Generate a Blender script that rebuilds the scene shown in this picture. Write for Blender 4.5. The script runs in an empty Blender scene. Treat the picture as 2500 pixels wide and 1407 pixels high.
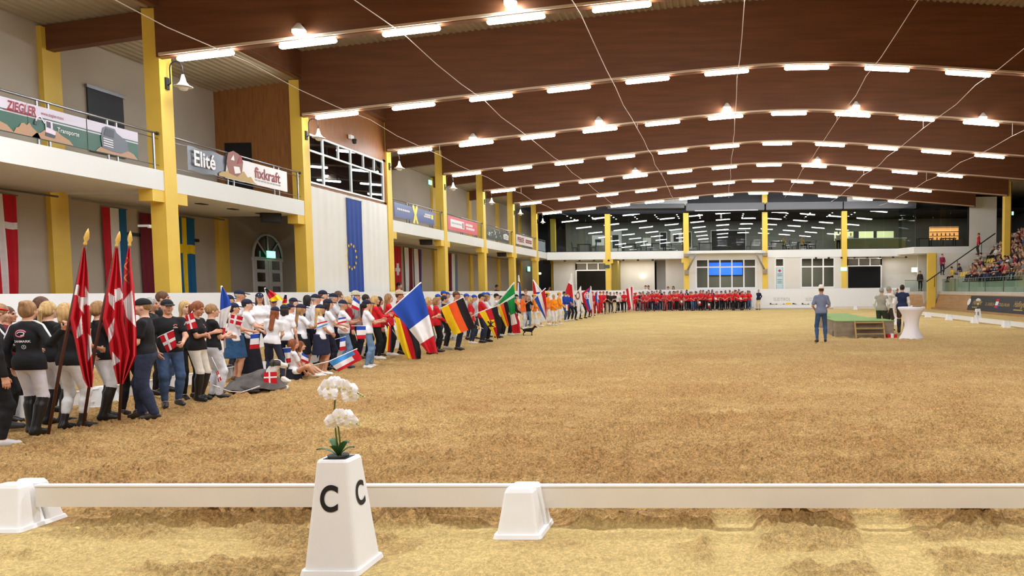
import bpy, bmesh, math, random
import numpy as np
from mathutils import Vector, Matrix
from mathutils.bvhtree import BVHTree

# ---------------------------------------------------------------- camera, world, exposure
SC = bpy.context.scene
COL = SC.collection
PI = math.pi
FPX, CX, CY = 1800.0, 1702.4, 808.15          # focal length and optical centre in pixels of the 2500 x 1407 frame
YAW, PITCH, ROLL, HC = -0.0327, -0.0553, -0.009, 1.75
_f = np.array([math.sin(YAW)*math.cos(PITCH), math.cos(YAW)*math.cos(PITCH), math.sin(PITCH)])
_r = np.array([math.cos(YAW), -math.sin(YAW), 0.0]); _u = np.cross(_r, _f)
CR = _r*math.cos(ROLL) + _u*math.sin(ROLL); CU = -_r*math.sin(ROLL) + _u*math.cos(ROLL); CF = _f
cam = bpy.data.cameras.new('camera'); camo = bpy.data.objects.new('camera', cam); COL.objects.link(camo)
cam.sensor_width = 36.0; cam.sensor_fit = 'HORIZONTAL'; cam.lens = FPX/2500*36
cam.shift_x = -(CX-1250)/2500; cam.shift_y = (CY-703.5)/2500
cam.clip_start = 0.1; cam.clip_end = 300
camo.matrix_world = Matrix(((CR[0],CU[0],-CF[0],0),(CR[1],CU[1],-CF[1],0),(CR[2],CU[2],-CF[2],HC),(0,0,0,1)))
SC.camera = camo
w = bpy.data.worlds.new('night'); SC.world = w; w.use_nodes = True
w.node_tree.nodes['Background'].inputs[0].default_value = (0.02, 0.022, 0.03, 1)
w.node_tree.nodes['Background'].inputs[1].default_value = 0.3
SC.view_settings.view_transform = 'Standard'; SC.view_settings.look = 'None'
SC.view_settings.gamma = 1.0; SC.view_settings.use_curve_mapping = False
SC.view_settings.exposure = 0.84
LAMP_STRENGTH = 42.0

# pixel of the photograph -> point in the hall at a known depth, side plane or height
def ray(x, y): return CF + CR*(x-CX)/FPX - CU*(y-CY)/FPX
def at_z(x, y, z=0.0):
    d = ray(x, y); return Vector(np.array([0,0,HC]) + d*((z-HC)/d[2]))
def at_y(x, y, Y):
    d = ray(x, y); return Vector(np.array([0,0,HC]) + d*(Y/d[1]))
def at_x(x, y, X):
    d = ray(x, y); return Vector(np.array([0,0,HC]) + d*(X/d[0]))

# ---------------------------------------------------------------- helpers
def lin(c):
    if isinstance(c, str):
        c = c.lstrip('#'); c = [int(c[i:i+2], 16) for i in (0,2,4)]
    out = []
    for v in c[:3]:
        v = v/255.0
        out.append(v/12.92 if v <= 0.04045 else ((v+0.055)/1.055)**2.4)
    return (*out, 1.0)
MATS = {}
def mat(name, col=None, rough=0.6, metal=0.0, var=0.0, scale=8.0, bump=0.0, bscale=40.0, emit=None, estr=0.0, spec=0.4, stretch=None, objcol=False, sheen=0.0):
    if name in MATS: return MATS[name]
    m = bpy.data.materials.new(name); m.use_nodes = True; MATS[name] = m
    nt = m.node_tree; b = nt.nodes['Principled BSDF']
    b.inputs['Roughness'].default_value = rough; b.inputs['Metallic'].default_value = metal
    b.inputs['Specular IOR Level'].default_value = spec
    if sheen: b.inputs['Sheen Weight'].default_value = sheen
    src = None
    if objcol:
        oi = nt.nodes.new('ShaderNodeObjectInfo'); src = oi.outputs['Color']
    else:
        b.inputs['Base Color'].default_value = lin(col)
    tc = nt.nodes.new('ShaderNodeTexCoord'); vec = tc.outputs['Object']
    if stretch:
        mp = nt.nodes.new('ShaderNodeMapping'); mp.inputs['Scale'].default_value = stretch
        nt.links.new(vec, mp.inputs['Vector']); vec = mp.outputs['Vector']
    if var:
        n = nt.nodes.new('ShaderNodeTexNoise'); n.inputs['Scale'].default_value = scale; n.inputs['Detail'].default_value = 4
        nt.links.new(vec, n.inputs['Vector'])
        mr = nt.nodes.new('ShaderNodeMapRange'); mr.inputs['From Min'].default_value = 0.3; mr.inputs['From Max'].default_value = 0.7
        mr.inputs['To Min'].default_value = 1-var; mr.inputs['To Max'].default_value = 1+var*0.6
        nt.links.new(n.outputs['Fac'], mr.inputs['Value'])
        mx = nt.nodes.new('ShaderNodeMix'); mx.data_type = 'RGBA'; mx.blend_type = 'MULTIPLY'; mx.inputs[0].default_value = 1.0
        if src: nt.links.new(src, mx.inputs[6])
        else: mx.inputs[6].default_value = lin(col)
        nt.links.new(mr.outputs['Result'], mx.inputs[7]); src = mx.outputs[2]
    if src: nt.links.new(src, b.inputs['Base Color'])
    if bump:
        n2 = nt.nodes.new('ShaderNodeTexNoise'); n2.inputs['Scale'].default_value = bscale; n2.inputs['Detail'].default_value = 3
        nt.links.new(vec, n2.inputs['Vector'])
        bp = nt.nodes.new('ShaderNodeBump'); bp.inputs['Strength'].default_value = bump; bp.inputs['Distance'].default_value = 0.02
        nt.links.new(n2.outputs['Fac'], bp.inputs['Height']); nt.links.new(bp.outputs['Normal'], b.inputs['Normal'])
    if emit:
        b.inputs['Emission Color'].default_value = lin(emit); b.inputs['Emission Strength'].default_value = estr
    return m
def glass_mat(name, tint=(235,245,245), refl=1.0, alpha_rough=0.0, ior=1.5, tmix=0.0):
    m = bpy.data.materials.new(name); m.use_nodes = True; MATS[name] = m
    nt = m.node_tree; nt.nodes.clear()
    o = nt.nodes.new('ShaderNodeOutputMaterial'); mx = nt.nodes.new('ShaderNodeMixShader')
    t = nt.nodes.new('ShaderNodeBsdfTransparent'); t.inputs[0].default_value = lin(tint)
    g = nt.nodes.new('ShaderNodeBsdfGlossy'); g.inputs['Roughness'].default_value = alpha_rough
    fr = nt.nodes.new('ShaderNodeFresnel'); fr.inputs['IOR'].default_value = ior
    gb = nt.nodes.new('ShaderNodeNewGeometry'); iv = nt.nodes.new('ShaderNodeMath'); iv.operation = 'SUBTRACT'; iv.inputs[0].default_value = 1.0; nt.links.new(gb.outputs['Backfacing'], iv.inputs[1]); ml = nt.nodes.new('ShaderNodeMath'); ml.operation = 'MULTIPLY'; nt.links.new(fr.outputs[0], ml.inputs[0]); nt.links.new(iv.outputs[0], ml.inputs[1]); nt.links.new(ml.outputs[0], mx.inputs[0]); nt.links.new(t.outputs[0], mx.inputs[1]); nt.links.new(g.outputs[0], mx.inputs[2])
    nt.links.new(mx.outputs[0], o.inputs[0]); return m

class MB:
    """collects shapes and links them as one mesh object"""
    def __init__(s): s.v = []; s.f = []; s.mi = []; s.sm = []
    def add(s, vs, fs, mi=0, smooth=False):
        o = len(s.v); s.v += [tuple(v) for v in vs]
        s.f += [tuple(i+o for i in f) for f in fs]; s.mi += [mi]*len(fs); s.sm += [smooth]*len(fs); return s
    def box(s, x0, x1, y0, y1, z0, z1, mi=0):
        vs = [(x,y,z) for z in (z0,z1) for y in (y0,y1) for x in (x0,x1)]
        return s.add(vs, [(0,2,3,1),(4,5,7,6),(0,1,5,4),(2,6,7,3),(0,4,6,2),(1,3,7,5)], mi)
    def frustum(s, c0, hx0, hy0, c1, hx1, hy1, mi=0, bev=0.0):
        """tapered block from centre c0 to c1, corners clipped by bev"""
        def ring(c, hx, hy):
            b = bev
            if b <= 0: return [(c[0]-hx,c[1]-hy,c[2]),(c[0]+hx,c[1]-hy,c[2]),(c[0]+hx,c[1]+hy,c[2]),(c[0]-hx,c[1]+hy,c[2])]
            r = []
            for (sx,sy,a0) in ((1,1,0),(-1,1,90),(-1,-1,180),(1,-1,270)):
                for k in range(4):
                    a = math.radians(a0+30*k); r.append((c[0]+sx*(hx-b)+b*math.cos(a), c[1]+sy*(hy-b)+b*math.sin(a), c[2]))
            return r
        return s.loft([ring(c0,hx0,hy0), ring(c1,hx1,hy1)], mi)
    def loft(s, rings, mi=0, cap=True, smooth=False, closed=True):
        n = len(rings[0]); vs = [p for r in rings for p in r]; fs = []
        for k in range(len(rings)-1):
            for i in range(n if closed else n-1):
                j = (i+1) % n; fs.append((k*n+i, k*n+j, (k+1)*n+j, (k+1)*n+i))
        if cap: fs += [tuple(range(n))[::-1], tuple(range((len(rings)-1)*n, len(rings)*n))]
        return s.add(vs, fs, mi, smooth)
    def tube(s, pts, r, n=8, mi=0, cap=True):
        pts = [Vector(p) for p in pts]; rings = []
        rs = r if isinstance(r, (list,tuple)) else [r]*len(pts)
        ref = None
        for i, p in enumerate(pts):
            d = (pts[min(i+1,len(pts)-1)] - pts[max(i-1,0)]).normalized()
            if ref is None: ref = Vector((0,0,1)) if abs(d.z) < 0.9 else Vector((1,0,0))
            a = d.cross(ref).normalized(); b = a.cross(d).normalized(); ref = b
            rings.append([p + (a*math.cos(2*PI*k/n) + b*math.sin(2*PI*k/n))*rs[i] for k in range(n)])
        return s.loft(rings, mi, cap, True)
    def lathe(s, prof, c=(0,0,0), n=20, mi=0, cap=True):
        rings = [[(c[0]+r*math.cos(2*PI*k/n), c[1]+r*math.sin(2*PI*k/n), c[2]+z) for k in range(n)] for r, z in prof]
        return s.loft(rings, mi, cap, True)
    def quad(s, a, b, c, d, mi=0): return s.add([a,b,c,d], [(0,1,2,3)], mi)
    def build(s, name, mats, parent=None, loc=None, kind=None):
        me = bpy.data.meshes.new(name); me.from_pydata(s.v, [], s.f)
        for m in (mats if isinstance(mats, (list,tuple)) else [mats]): me.materials.append(MATS[m] if isinstance(m, str) else m)
        me.polygons.foreach_set('material_index', s.mi); me.polygons.foreach_set('use_smooth', s.sm); me.update()
        bm = bmesh.new(); bm.from_mesh(me); bmesh.ops.recalc_face_normals(bm, faces=bm.faces); bm.to_mesh(me); bm.free()
        return link(name, me, parent, loc, kind)
def link(name, data, parent=None, loc=None, kind=None):
    o = bpy.data.objects.new(name, data); COL.objects.link(o)
    if parent is not None: o.parent = parent
    if loc is not None: o.location = loc
    if kind: o['kind'] = kind
    return o
def tag(o, label, cat, group=None):
    o['label'] = label; o['category'] = cat
    if group: o['group'] = group
    return o
def empty(name, loc=(0,0,0), rz=0.0):
    o = bpy.data.objects.new(name, None); COL.objects.link(o); o.location = loc; o.rotation_euler = (0,0,rz); o.empty_display_size = 0.1; return o
def struct(name, mb, mats, parent=None, loc=None):
    return mb.build(name, mats, parent, loc, None if parent else 'structure')
def dup(root, loc, rz=None, label=None):
    r = root.copy(); COL.objects.link(r); r.location = loc
    if rz is not None: r.rotation_euler = (0,0,rz)
    if label: r['label'] = label
    for ch in root.children:
        c = ch.copy(); COL.objects.link(c); c.parent = r
        for g in ch.children:
            d = g.copy(); COL.objects.link(d); d.parent = c
    return r
_TXT = {}
def text_mesh(txt, size=1.0, align='CENTER', bold=0.0, shear=0.0, spacing=1.0, depth=0.0):
    """lettering as a mesh lying in its own x/z plane, facing -y, centred on its origin"""
    key = (txt,size,align,bold,shear,spacing,depth)
    if key in _TXT: return _TXT[key]
    cu = bpy.data.curves.new('lettering', 'FONT'); cu.body = txt; cu.size = size; cu.align_x = align; cu.align_y = 'CENTER'
    cu.offset = bold; cu.shear = shear; cu.space_character = spacing; cu.resolution_u = 8 if len(txt) < 3 else 3; cu.extrude = depth
    o = bpy.data.objects.new('lettering', cu); COL.objects.link(o)
    dg = bpy.context.evaluated_depsgraph_get(); me = bpy.data.meshes.new_from_object(o.evaluated_get(dg))
    bpy.data.objects.remove(o); bpy.data.curves.remove(cu)
    me.transform(Matrix.Rotation(PI/2, 4, 'X')); _TXT[key] = me
    return me
ORD = ['zeroth','first','second','third','fourth','fifth','sixth','seventh','eighth','ninth','tenth','eleventh','twelfth','thirteenth','fourteenth','fifteenth','sixteenth','seventeenth','eighteenth','nineteenth','twentieth']
def ordn(k):
    if k <= 20: return ORD[k]
    t = {2:'twenty',3:'thirty',4:'forty',5:'fifty',6:'sixty',7:'seventy'}[k//10]
    if k % 10 == 0: return t[:-1] + 'ieth'
    return t + '-' + ORD[k % 10]

# ---------------------------------------------------------------- materials of the hall
mat('yellow_paint', (240,202,84), 0.55, var=0.05, scale=1.5)
mat('white_plaster', (228,224,214), 0.8, var=0.05, scale=0.8)
mat('grey_plaster', (190,178,160), 0.85, var=0.08, scale=0.6)
mat('white_slab', (236,236,232), 0.7, var=0.03, scale=0.7)
mat('barrier_white', (240,242,244), 0.45)
mat('beam_wood', (112,68,40), 0.5, var=0.22, scale=3.0, stretch=(0.15,1,2.2))
mat('panel_wood', (152,98,50), 0.55, var=0.25, scale=6.0, stretch=(3,3,0.25))
mat('deck_metal', (176,160,132), 0.55, metal=0.2, var=0.12, scale=0.5)
mat('trunking', (205,180,150), 0.5)
mat('steel', (150,150,152), 0.3, metal=0.9)
mat('dark_metal', (48,46,46), 0.5, metal=0.3)
mat('white_frame', (238,238,236), 0.4)
mat('dark_grey', (62,62,64), 0.8)
mat('black', (20,20,22), 0.6)
mat('cable', (198,178,160), 0.6)
mat('concrete', (198,190,178), 0.85, var=0.1, scale=1.2)
mat('kick_board', (176,136,92), 0.6, var=0.18, scale=2.0, stretch=(1,0.3,4))
mat('tube_light', (255,255,255), emit=(244,248,255), estr=LAMP_STRENGTH)
mat('tube_cold', (255,255,255), emit=(218,246,255), estr=LAMP_STRENGTH*0.75)
mat('bulb', (255,255,255), emit=(225,242,255), estr=60)
mat('spot', (255,255,255), emit=(255,240,215), estr=14)
mat('glow', (255,255,255), emit=(255,236,205), estr=3.5)
mat('exit_sign', (200,255,225), emit=(150,225,195), estr=1.1)
mat('exit_green', (20,120,70), emit=(20,120,70), estr=0.6)
glass_mat('glass', (225,232,232)); glass_mat('rail_glass', (226,240,234), ior=1.3)
mat('letter_black', (22,22,22), 0.5)
# ---------------------------------------------------------------- the hall: grid of bays
XC, XL, XR, XB = 3.17, -15.21, 20.4, -18.6      # ridge, hall face of the yellow columns, far columns' side, gallery back wall
Y0, BAY = 19.91, 6.82
FAR = 64.3
def col_y(j): return Y0 + BAY*j
def lamp_z(x): return 9.86 - 0.0965*math.sqrt((x-XC)**2 + 9)
def deck_z(x): return 12.25 - 0.0965*math.sqrt((x-XC)**2 + 9)

# ---- sand floor: real relief, finer towards the camera
def vnoise(x, y, seed):
    xi = np.floor(x).astype(np.int64); yi = np.floor(y).astype(np.int64); fx = x-xi; fy = y-yi
    fx = fx*fx*(3-2*fx); fy = fy*fy*(3-2*fy)
    def hsh(a, b):
        n = (a*374761393 + b*668265263 + seed*974634777) & 0x7fffffff
        n = ((n ^ (n >> 13))*1274126177) & 0x7fffffff
        return ((n ^ (n >> 16)) & 0xffff)/65535.0
    return (hsh(xi,yi)*(1-fx)+hsh(xi+1,yi)*fx)*(1-fy) + (hsh(xi,yi+1)*(1-fx)+hsh(xi+1,yi+1)*fx)*fy
def sstep(a, b, x): t = np.clip((x-a)/(b-a), 0, 1); return t*t*(3-2*t)
TR = [(at_z(1795,1330).x, 0.17), (at_z(2175,1330).x, 0.20)]
def sand(X, Y):
    n1 = vnoise(X*9, Y*13, 1); n2 = vnoise(X*22, Y*30, 2); n3 = vnoise(X*2.1, Y*3.0, 3); n4 = vnoise(X*0.7, Y*0.8, 4); n5 = vnoise(X*48, Y*60, 6)
    n6 = vnoise(X*5+n1, Y*9, 8)
    clump = np.abs(n2-0.5)*2; ridge = 1-np.abs(n1-0.5)*2
    smooth = sstep(0.42, 0.62, vnoise(X*1.6, Y*4.2, 5)*0.6 + n4*0.4)      # trodden, dry patches
    near = 1-sstep(5.36, 5.43, Y + 0.10*(n3-0.5) + 0.05*(n1-0.5))
    smooth = np.clip(smooth*(0.35+0.65*near) + 0.35*near, 0, 1)
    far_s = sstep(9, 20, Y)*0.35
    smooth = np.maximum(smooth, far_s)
    press = np.zeros_like(X)
    for a_, b_, r_ in ((-2.435,4.62,.30),(-1.47,5.32,.34),(-5.40,5.44,.34)): press = np.maximum(press, 1-sstep(r_*.8, r_*1.3, np.hypot(X-a_, Y-b_)))
    amp = (1-0.72*smooth)*(1-.85*press)
    clod = sstep(.45,.62,n2)*sstep(.35,.6,n6); z = amp*(0.030*ridge*n6 + 0.038*clod + 0.044*n5*n2 + 0.024*n6 + 0.020*clump) + 0.018*(n3-0.5) + 0.015*(n4-0.5)
    z += 0.052*(1-near)*(1-0.5*sstep(5.5,8,Y))                                # harrowed strip stands a little higher than the path
    tr = np.zeros_like(X)
    for cx, hw in TR:
        t = 1-sstep(hw*0.75, hw*1.1, np.abs(X-cx-(Y-4.8)*0.02 + 0.05*(n3-0.5)))
        tr = np.maximum(tr, t*(1-sstep(5.5,5.8,Y)))
    z = z*(1-0.9*tr) - 0.005*tr; z = z*(1-press)+.018*press
    # long drag marks left by hooves and a harrow, further out
    arc = vnoise(X*0.35+Y*0.12, Y*2.2, 11)
    z += 0.010*(arc-0.5)*sstep(7, 10, Y)
    dry_and_lit = np.clip(0.75*smooth*near + 0.38*smooth*(1-near) + .08 + tr + 0.5*near*n4 + 0.22*sstep(0.5,0.8,arc)*sstep(7,10,Y)*n3 + .75*sstep(12,40,Y), 0, 1)  # dry patches, plus the far end's brighter light painted in as paler sand
    return z, dry_and_lit
ys = [3.0]
while ys[-1] < 63.9: ys.append(ys[-1]*(1.0033 if ys[-1] < 10 else 1.006))
ys = np.array(ys); us = np.arange(-1.32, 0.95, 0.0046)
Yg, Ug = np.meshgrid(ys, us, indexing='ij'); Xg = Ug*(Yg+0.6)
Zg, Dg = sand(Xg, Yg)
fade = (1-sstep(30, 60, Yg)*0.6); Zg = (Zg-0.03)*fade
nr, nc = Xg.shape; keep = (Xg > -15.0) & (Xg < 17.6)
idx = np.arange(nr*nc).reshape(nr, nc)
q = np.stack([idx[:-1,:-1], idx[:-1,1:], idx[1:,1:], idx[1:,:-1]], -1).reshape(-1,4)
q = q[keep[:-1,:-1].reshape(-1)]
def np_mesh(name, V, F, mats, smooth=True):
    me = bpy.data.meshes.new(name)
    me.vertices.add(len(V)); me.vertices.foreach_set('co', np.ascontiguousarray(V, np.float32).ravel())
    k = F.shape[1]; me.loops.add(len(F)*k); me.loops.foreach_set('vertex_index', np.ascontiguousarray(F, np.int32).ravel())
    me.polygons.add(len(F)); me.polygons.foreach_set('loop_start', np.arange(0, len(F)*k, k, dtype=np.int32))
    me.polygons.foreach_set('use_smooth', np.full(len(F), smooth, bool))
    for m in mats: me.materials.append(MATS[m] if isinstance(m, str) else m)
    me.update(calc_edges=True); return me
used = np.unique(q); remap = np.full(nr*nc, -1); remap[used] = np.arange(len(used))
V = np.stack([Xg.ravel(), Yg.ravel(), Zg.ravel()], -1)[used]
sm = bpy.data.materials.new('sand'); sm.use_nodes = True; MATS['sand'] = sm
nt = sm.node_tree; b = nt.nodes['Principled BSDF']; b.inputs['Roughness'].default_value = 0.95; b.inputs['Specular IOR Level'].default_value = 0.1
at = nt.nodes.new('ShaderNodeAttribute'); at.attribute_name = 'dry_and_lit'
ge = nt.nodes.new('ShaderNodeNewGeometry')
def tn(scale, det, rough=.6, vec=None):
    n = nt.nodes.new('ShaderNodeTexNoise'); n.inputs['Scale'].default_value = scale; n.inputs['Detail'].default_value = det; n.inputs['Roughness'].default_value = rough
    nt.links.new(ge.outputs['Position'] if vec is None else vec, n.inputs['Vector']); return n.outputs['Fac']
def mth(op, a, b=None, c=None):
    m = nt.nodes.new('ShaderNodeMath'); m.operation = op
    for i, v in enumerate((a, b, c)):
        if v is None: continue
        if isinstance(v, (int, float)): m.inputs[i].default_value = v
        else: nt.links.new(v, m.inputs[i])
    return m.outputs[0]
def rng(v, a, b_, c, d):
    m = nt.nodes.new('ShaderNodeMapRange'); nt.links.new(v, m.inputs['Value'])
    for k, q in zip(('From Min','From Max','To Min','To Max'), (a,b_,c,d)): m.inputs[k].default_value = q
    return m.outputs[0]
fine = tn(40, 6, .72); mid = tn(13, 4, .6); big = tn(.45, 3); fib = tn(100, 3, .7)
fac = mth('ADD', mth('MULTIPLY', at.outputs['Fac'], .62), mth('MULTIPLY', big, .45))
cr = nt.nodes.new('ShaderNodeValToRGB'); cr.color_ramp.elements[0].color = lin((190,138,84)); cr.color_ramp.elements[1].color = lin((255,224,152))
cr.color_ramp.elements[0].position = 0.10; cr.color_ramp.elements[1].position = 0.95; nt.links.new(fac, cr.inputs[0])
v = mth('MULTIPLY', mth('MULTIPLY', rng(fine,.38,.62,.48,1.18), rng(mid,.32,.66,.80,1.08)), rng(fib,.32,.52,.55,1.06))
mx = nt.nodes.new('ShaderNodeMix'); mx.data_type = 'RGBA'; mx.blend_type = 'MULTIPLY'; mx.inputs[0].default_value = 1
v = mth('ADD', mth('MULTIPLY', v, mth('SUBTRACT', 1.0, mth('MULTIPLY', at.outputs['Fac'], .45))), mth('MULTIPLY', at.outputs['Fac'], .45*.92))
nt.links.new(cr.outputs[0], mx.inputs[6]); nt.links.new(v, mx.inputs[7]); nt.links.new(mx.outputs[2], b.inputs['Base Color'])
bp = nt.nodes.new('ShaderNodeBump'); bp.inputs['Strength'].default_value = 1.0; bp.inputs['Distance'].default_value = 0.03
nt.links.new(mth('ADD', fine, mth('MULTIPLY', mid, .8)), bp.inputs['Height']); nt.links.new(bp.outputs['Normal'], b.inputs['Normal'])
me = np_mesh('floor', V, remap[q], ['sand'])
a = me.attributes.new('dry_and_lit', 'FLOAT', 'POINT'); a.data.foreach_set('value', np.ascontiguousarray(Dg.ravel()[used], np.float32))
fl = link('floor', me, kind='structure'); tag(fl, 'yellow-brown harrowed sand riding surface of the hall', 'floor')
def ground_z(x, y):
    z, _ = sand(np.array([float(x)]), np.array([float(y)])); f = 1-float(sstep(30,60,np.array([float(y)]))[0])*0.6
    return (float(z[0])-0.03)*f
tag(struct('floor_base', MB().box(-19,28,-9,76,-0.4,-0.09), 'sand'), 'flat sandy subfloor under and around the riding surface', 'floor')

# ---- roof deck with real corrugation, beams, longitudinal edge fascia
def corrugated(x0, x1, zf, y0, y1, pitch=0.23, h=0.045):
    xs = []; zs = []; x = x0
    while x < x1:
        for fx, hz in ((0,0),(0.18,h),(0.5,h),(0.68,0)):
            xs.append(x+fx*pitch); zs.append(zf(x+fx*pitch)+hz)
        x += pitch
    m = MB(); n = len(xs)
    m.add([(xs[i],y0,zs[i]) for i in range(n)] + [(xs[i],y1,zs[i]) for i in range(n)], [(i,i+1,n+i+1,n+i) for i in range(n-1)])
    return m
tag(struct('ceiling', corrugated(-15.2, 27.8, deck_z, -9.2, 76), 'deck_metal'), 'corrugated metal roof deck above the curved wooden beams', 'ceiling')
gal_z = lambda x: 9.55 + (x+15.2)*0.115
tag(struct('ceiling_gallery', corrugated(-18.9, -15.2, gal_z, -9.2, FAR+2), 'deck_metal'), 'low corrugated metal deck above the side gallery', 'ceiling')
tag(struct('trim_1', MB().box(-15.32,-15.1,-9,FAR,9.5,10.65), 'beam_wood'), 'long brown edge board between gallery deck and main roof', 'trim')
def beam(j):
    y = col_y(j); n = 48; bot = []; top = []
    for i in range(n+1):
        x = -15.2 + (XR+15.4)*i/n; bot.append((x, lamp_z(x)+0.10)); top.append((x, deck_z(x)+0.02))
    m = MB(); vs = []
    for (x,z),(x2,z2) in zip(bot, top): vs += [(x,y-0.11,z),(x,y+0.11,z),(x2,y+0.11,z2),(x2,y-0.11,z2)]
    fs = []
    for i in range(n):
        a = 4*i; c = a+4
        for k in range(4): fs.append((a+k, a+(k+1)%4, c+(k+1)%4, c+k))
    fs += [(0,1,2,3), (4*n,4*n+1,4*n+2,4*n+3)]
    m.add(vs, fs); o = m.build('ceiling_beam', 'beam_wood', kind='structure')
    tag(o, 'curved dark brown laminated roof beam, %s from the camera' % ordn(j+1) if j >= 0 else 'curved brown roof beam above the camera side', 'beam')
    t = MB(); vs = []
    for i in range(n+1):
        x = -15.1 + (XR+15.2)*i/n; z = lamp_z(x)+0.10
        vs += [(x,y-0.16,z+0.02),(x,y-0.105,z+0.02),(x,y-0.105,z+0.09),(x,y-0.16,z+0.09)]
    t.add(vs, fs); t.build('cable_trunking', 'trunking', o)
    return o
for j in range(0, 7): beam(j)

# gallery beams from the columns to the back wall
for j in (0, 2, 3, 4, 5):
    y = col_y(j)+0.25; m = MB()
    m.add([(XB,y-.12,8.48),(XB,y-.12,9.14),(-15.5,y-.12,9.5),(-15.5,y-.12,8.85),(XB,y+.12,8.48),(XB,y+.12,9.14),(-15.5,y+.12,9.5),(-15.5,y+.12,8.85)],
          [(0,1,2,3),(4,5,6,7),(0,1,5,4),(1,2,6,5),(2,3,7,6),(3,0,4,7)])
    tag(m.build('gallery_beam', 'beam_wood', kind='structure'), 'short brown beam tying the %s yellow column to the gallery wall' % ordn(j+1), 'beam')

# ---- yellow columns along the gallery
for j in range(0, 8):
    y = col_y(j); m = MB()
    top = 9.5 if j < 7 else 8.4
    m.box(-15.64, XL, y, y+0.46, 0, top)
    c = m.build('column', 'yellow_paint', kind='structure')
    tag(c, 'square yellow hall column carrying the gallery, %s from the camera' % ordn(j+1), 'column')
    if j != 1 and j != 2:
        MB().box(-15.62,-15.24,y-0.42,y+0.88,4.28,4.60).build('corbel', 'yellow_paint', c)
    elif j == 1: MB().box(-15.62,-15.24,y-0.42,y,4.28,4.60).build('corbel', 'yellow_paint', c)
    else: MB().box(-15.62,-15.24,y+.46,y+.88,4.28,4.60).build('corbel', 'yellow_paint', c)
# gallery back wall with pilasters
bw = struct('wall_gallery', MB().box(-18.9, XB, -9, FAR+8, -0.1, 9.5), 'grey_plaster'); tag(bw, 'pale plastered back wall of the side gallery', 'wall')
for j in range(0, 8):
    if j == 1: continue
    y = col_y(j); MB().box(XB-0.02, XB+0.14, y, y+0.56, 0, 9.1).build('pilaster', 'yellow_paint', bw)
MB().box(XB-.01,XB+.05,21.9,25.8,3.62,3.72).build('wall_rail', 'dark_metal', bw)
MB().box(XB-.01,XB+.05,21.9,21.98,0.0,3.62).build('wall_post', 'dark_metal', bw)
# gallery floor slabs per bay (bay 1 is closed)
SL0, SL1 = 4.60, 5.14
for j in range(-1, 7):
    if j == 1: continue
    ya = col_y(j)+0.46 if j >= 0 else 10.0; yb = col_y(j+1)
    m = MB().box(XB, -15.23, ya, yb, SL0, SL1)
    s = m.build('gallery_slab', 'white_slab', kind='structure')
    tag(s, ('white gallery floor slab above the riders in black' if j == -1 else 'white gallery floor slab in the %s bay past the first yellow column' % ordn(j+1)), 'slab')
    if j in (-1,0):
        for k in range(4): MB().box(-16.4,-16.2,ya+0.8+1.5*k,ya+1.15+1.5*k,SL0-.02,SL0+.01).build('recessed_fitting', 'dark_metal', s)
    t = MB().tube([(XB+0.35,ya,SL0-0.12),(XB+0.35,yb,SL0-0.12)], 0.03, 6); t.build('ceiling_pipe', 'steel', s)

# ---- closed bay: wood return wall, wood front with strip window, white cloth
wr = struct('wall_wood_return', MB().box(XB,-15.64,26.95,27.1,5.14,9.5), 'panel_wood'); tag(wr, 'brown boarded cabin wall standing across the gallery', 'wall')
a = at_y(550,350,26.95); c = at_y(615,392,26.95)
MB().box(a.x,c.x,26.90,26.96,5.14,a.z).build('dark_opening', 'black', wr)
wf = struct('wall_wood_front', MB().box(-15.36,-15.28,27.19,33.55,7.7,9.5).box(-15.36,-15.28,27.19,33.55,5.72,5.86).box(-15.36,-15.28,33.3,33.55,5.8,7.8), 'panel_wood')
tag(wf, 'brown vertical board front of the cabin above the white cloth', 'wall')
wn = empty('window_1', (-15.30, 30.3, 5.86)); wn['kind'] = 'structure'; tag(wn, 'wide white framed cabin window above the hanging blue flag', 'window')
def bar(y0,y1,z0,z1,par,th=0.05): MB().box(-th,th,y0,y1,z0,z1).build('window_bar', 'white_frame', par)
ya, yb = 27.2-30.3, 33.28-30.3; H2 = 1.84; T = 1.22
bar(ya,yb,0,0.07,wn); bar(ya,yb,H2-.07,H2,wn); bar(ya,yb,T-.035,T+.035,wn,0.04)
ups = [0,.17,.36,.52,.70,.86,1.0]; lows = [0,.17,.52,.80,1.0]
for f in (0,1): bar(ya+(yb-ya-.07)*f, ya+(yb-ya-.07)*f+.07, 0.07, H2-.07, wn)
for f in lows[1:-1]: bar(ya+(yb-ya)*f-.04, ya+(yb-ya)*f+.04, .07, T-.035, wn, .045)
for f in ups[1:-1]: bar(ya+(yb-ya)*f-.03, ya+(yb-ya)*f+.03, T+.035, H2-.07, wn, .045)
for L, z0, z1 in ((lows,.07,T-.035),(ups,T+.035,H2-.07)):
    for f0, f1 in zip(L[:-1], L[1:]): MB().box(-.008,.008,ya+(yb-ya)*f0+.04,ya+(yb-ya)*f1-.04,z0,z1).build('pane', 'glass', wn)
tag(struct('wall_cabin_inside', MB().box(-17.6,-17.5,27.1,33.5,5.2,9.4).box(-17.5,-15.4,33.45,33.52,5.2,9.4).box(-17.5,-15.4,27.1,33.5,5.3,5.4), 'dark_grey'), 'dim grey inside of the cabin behind the strip window', 'wall')
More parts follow.
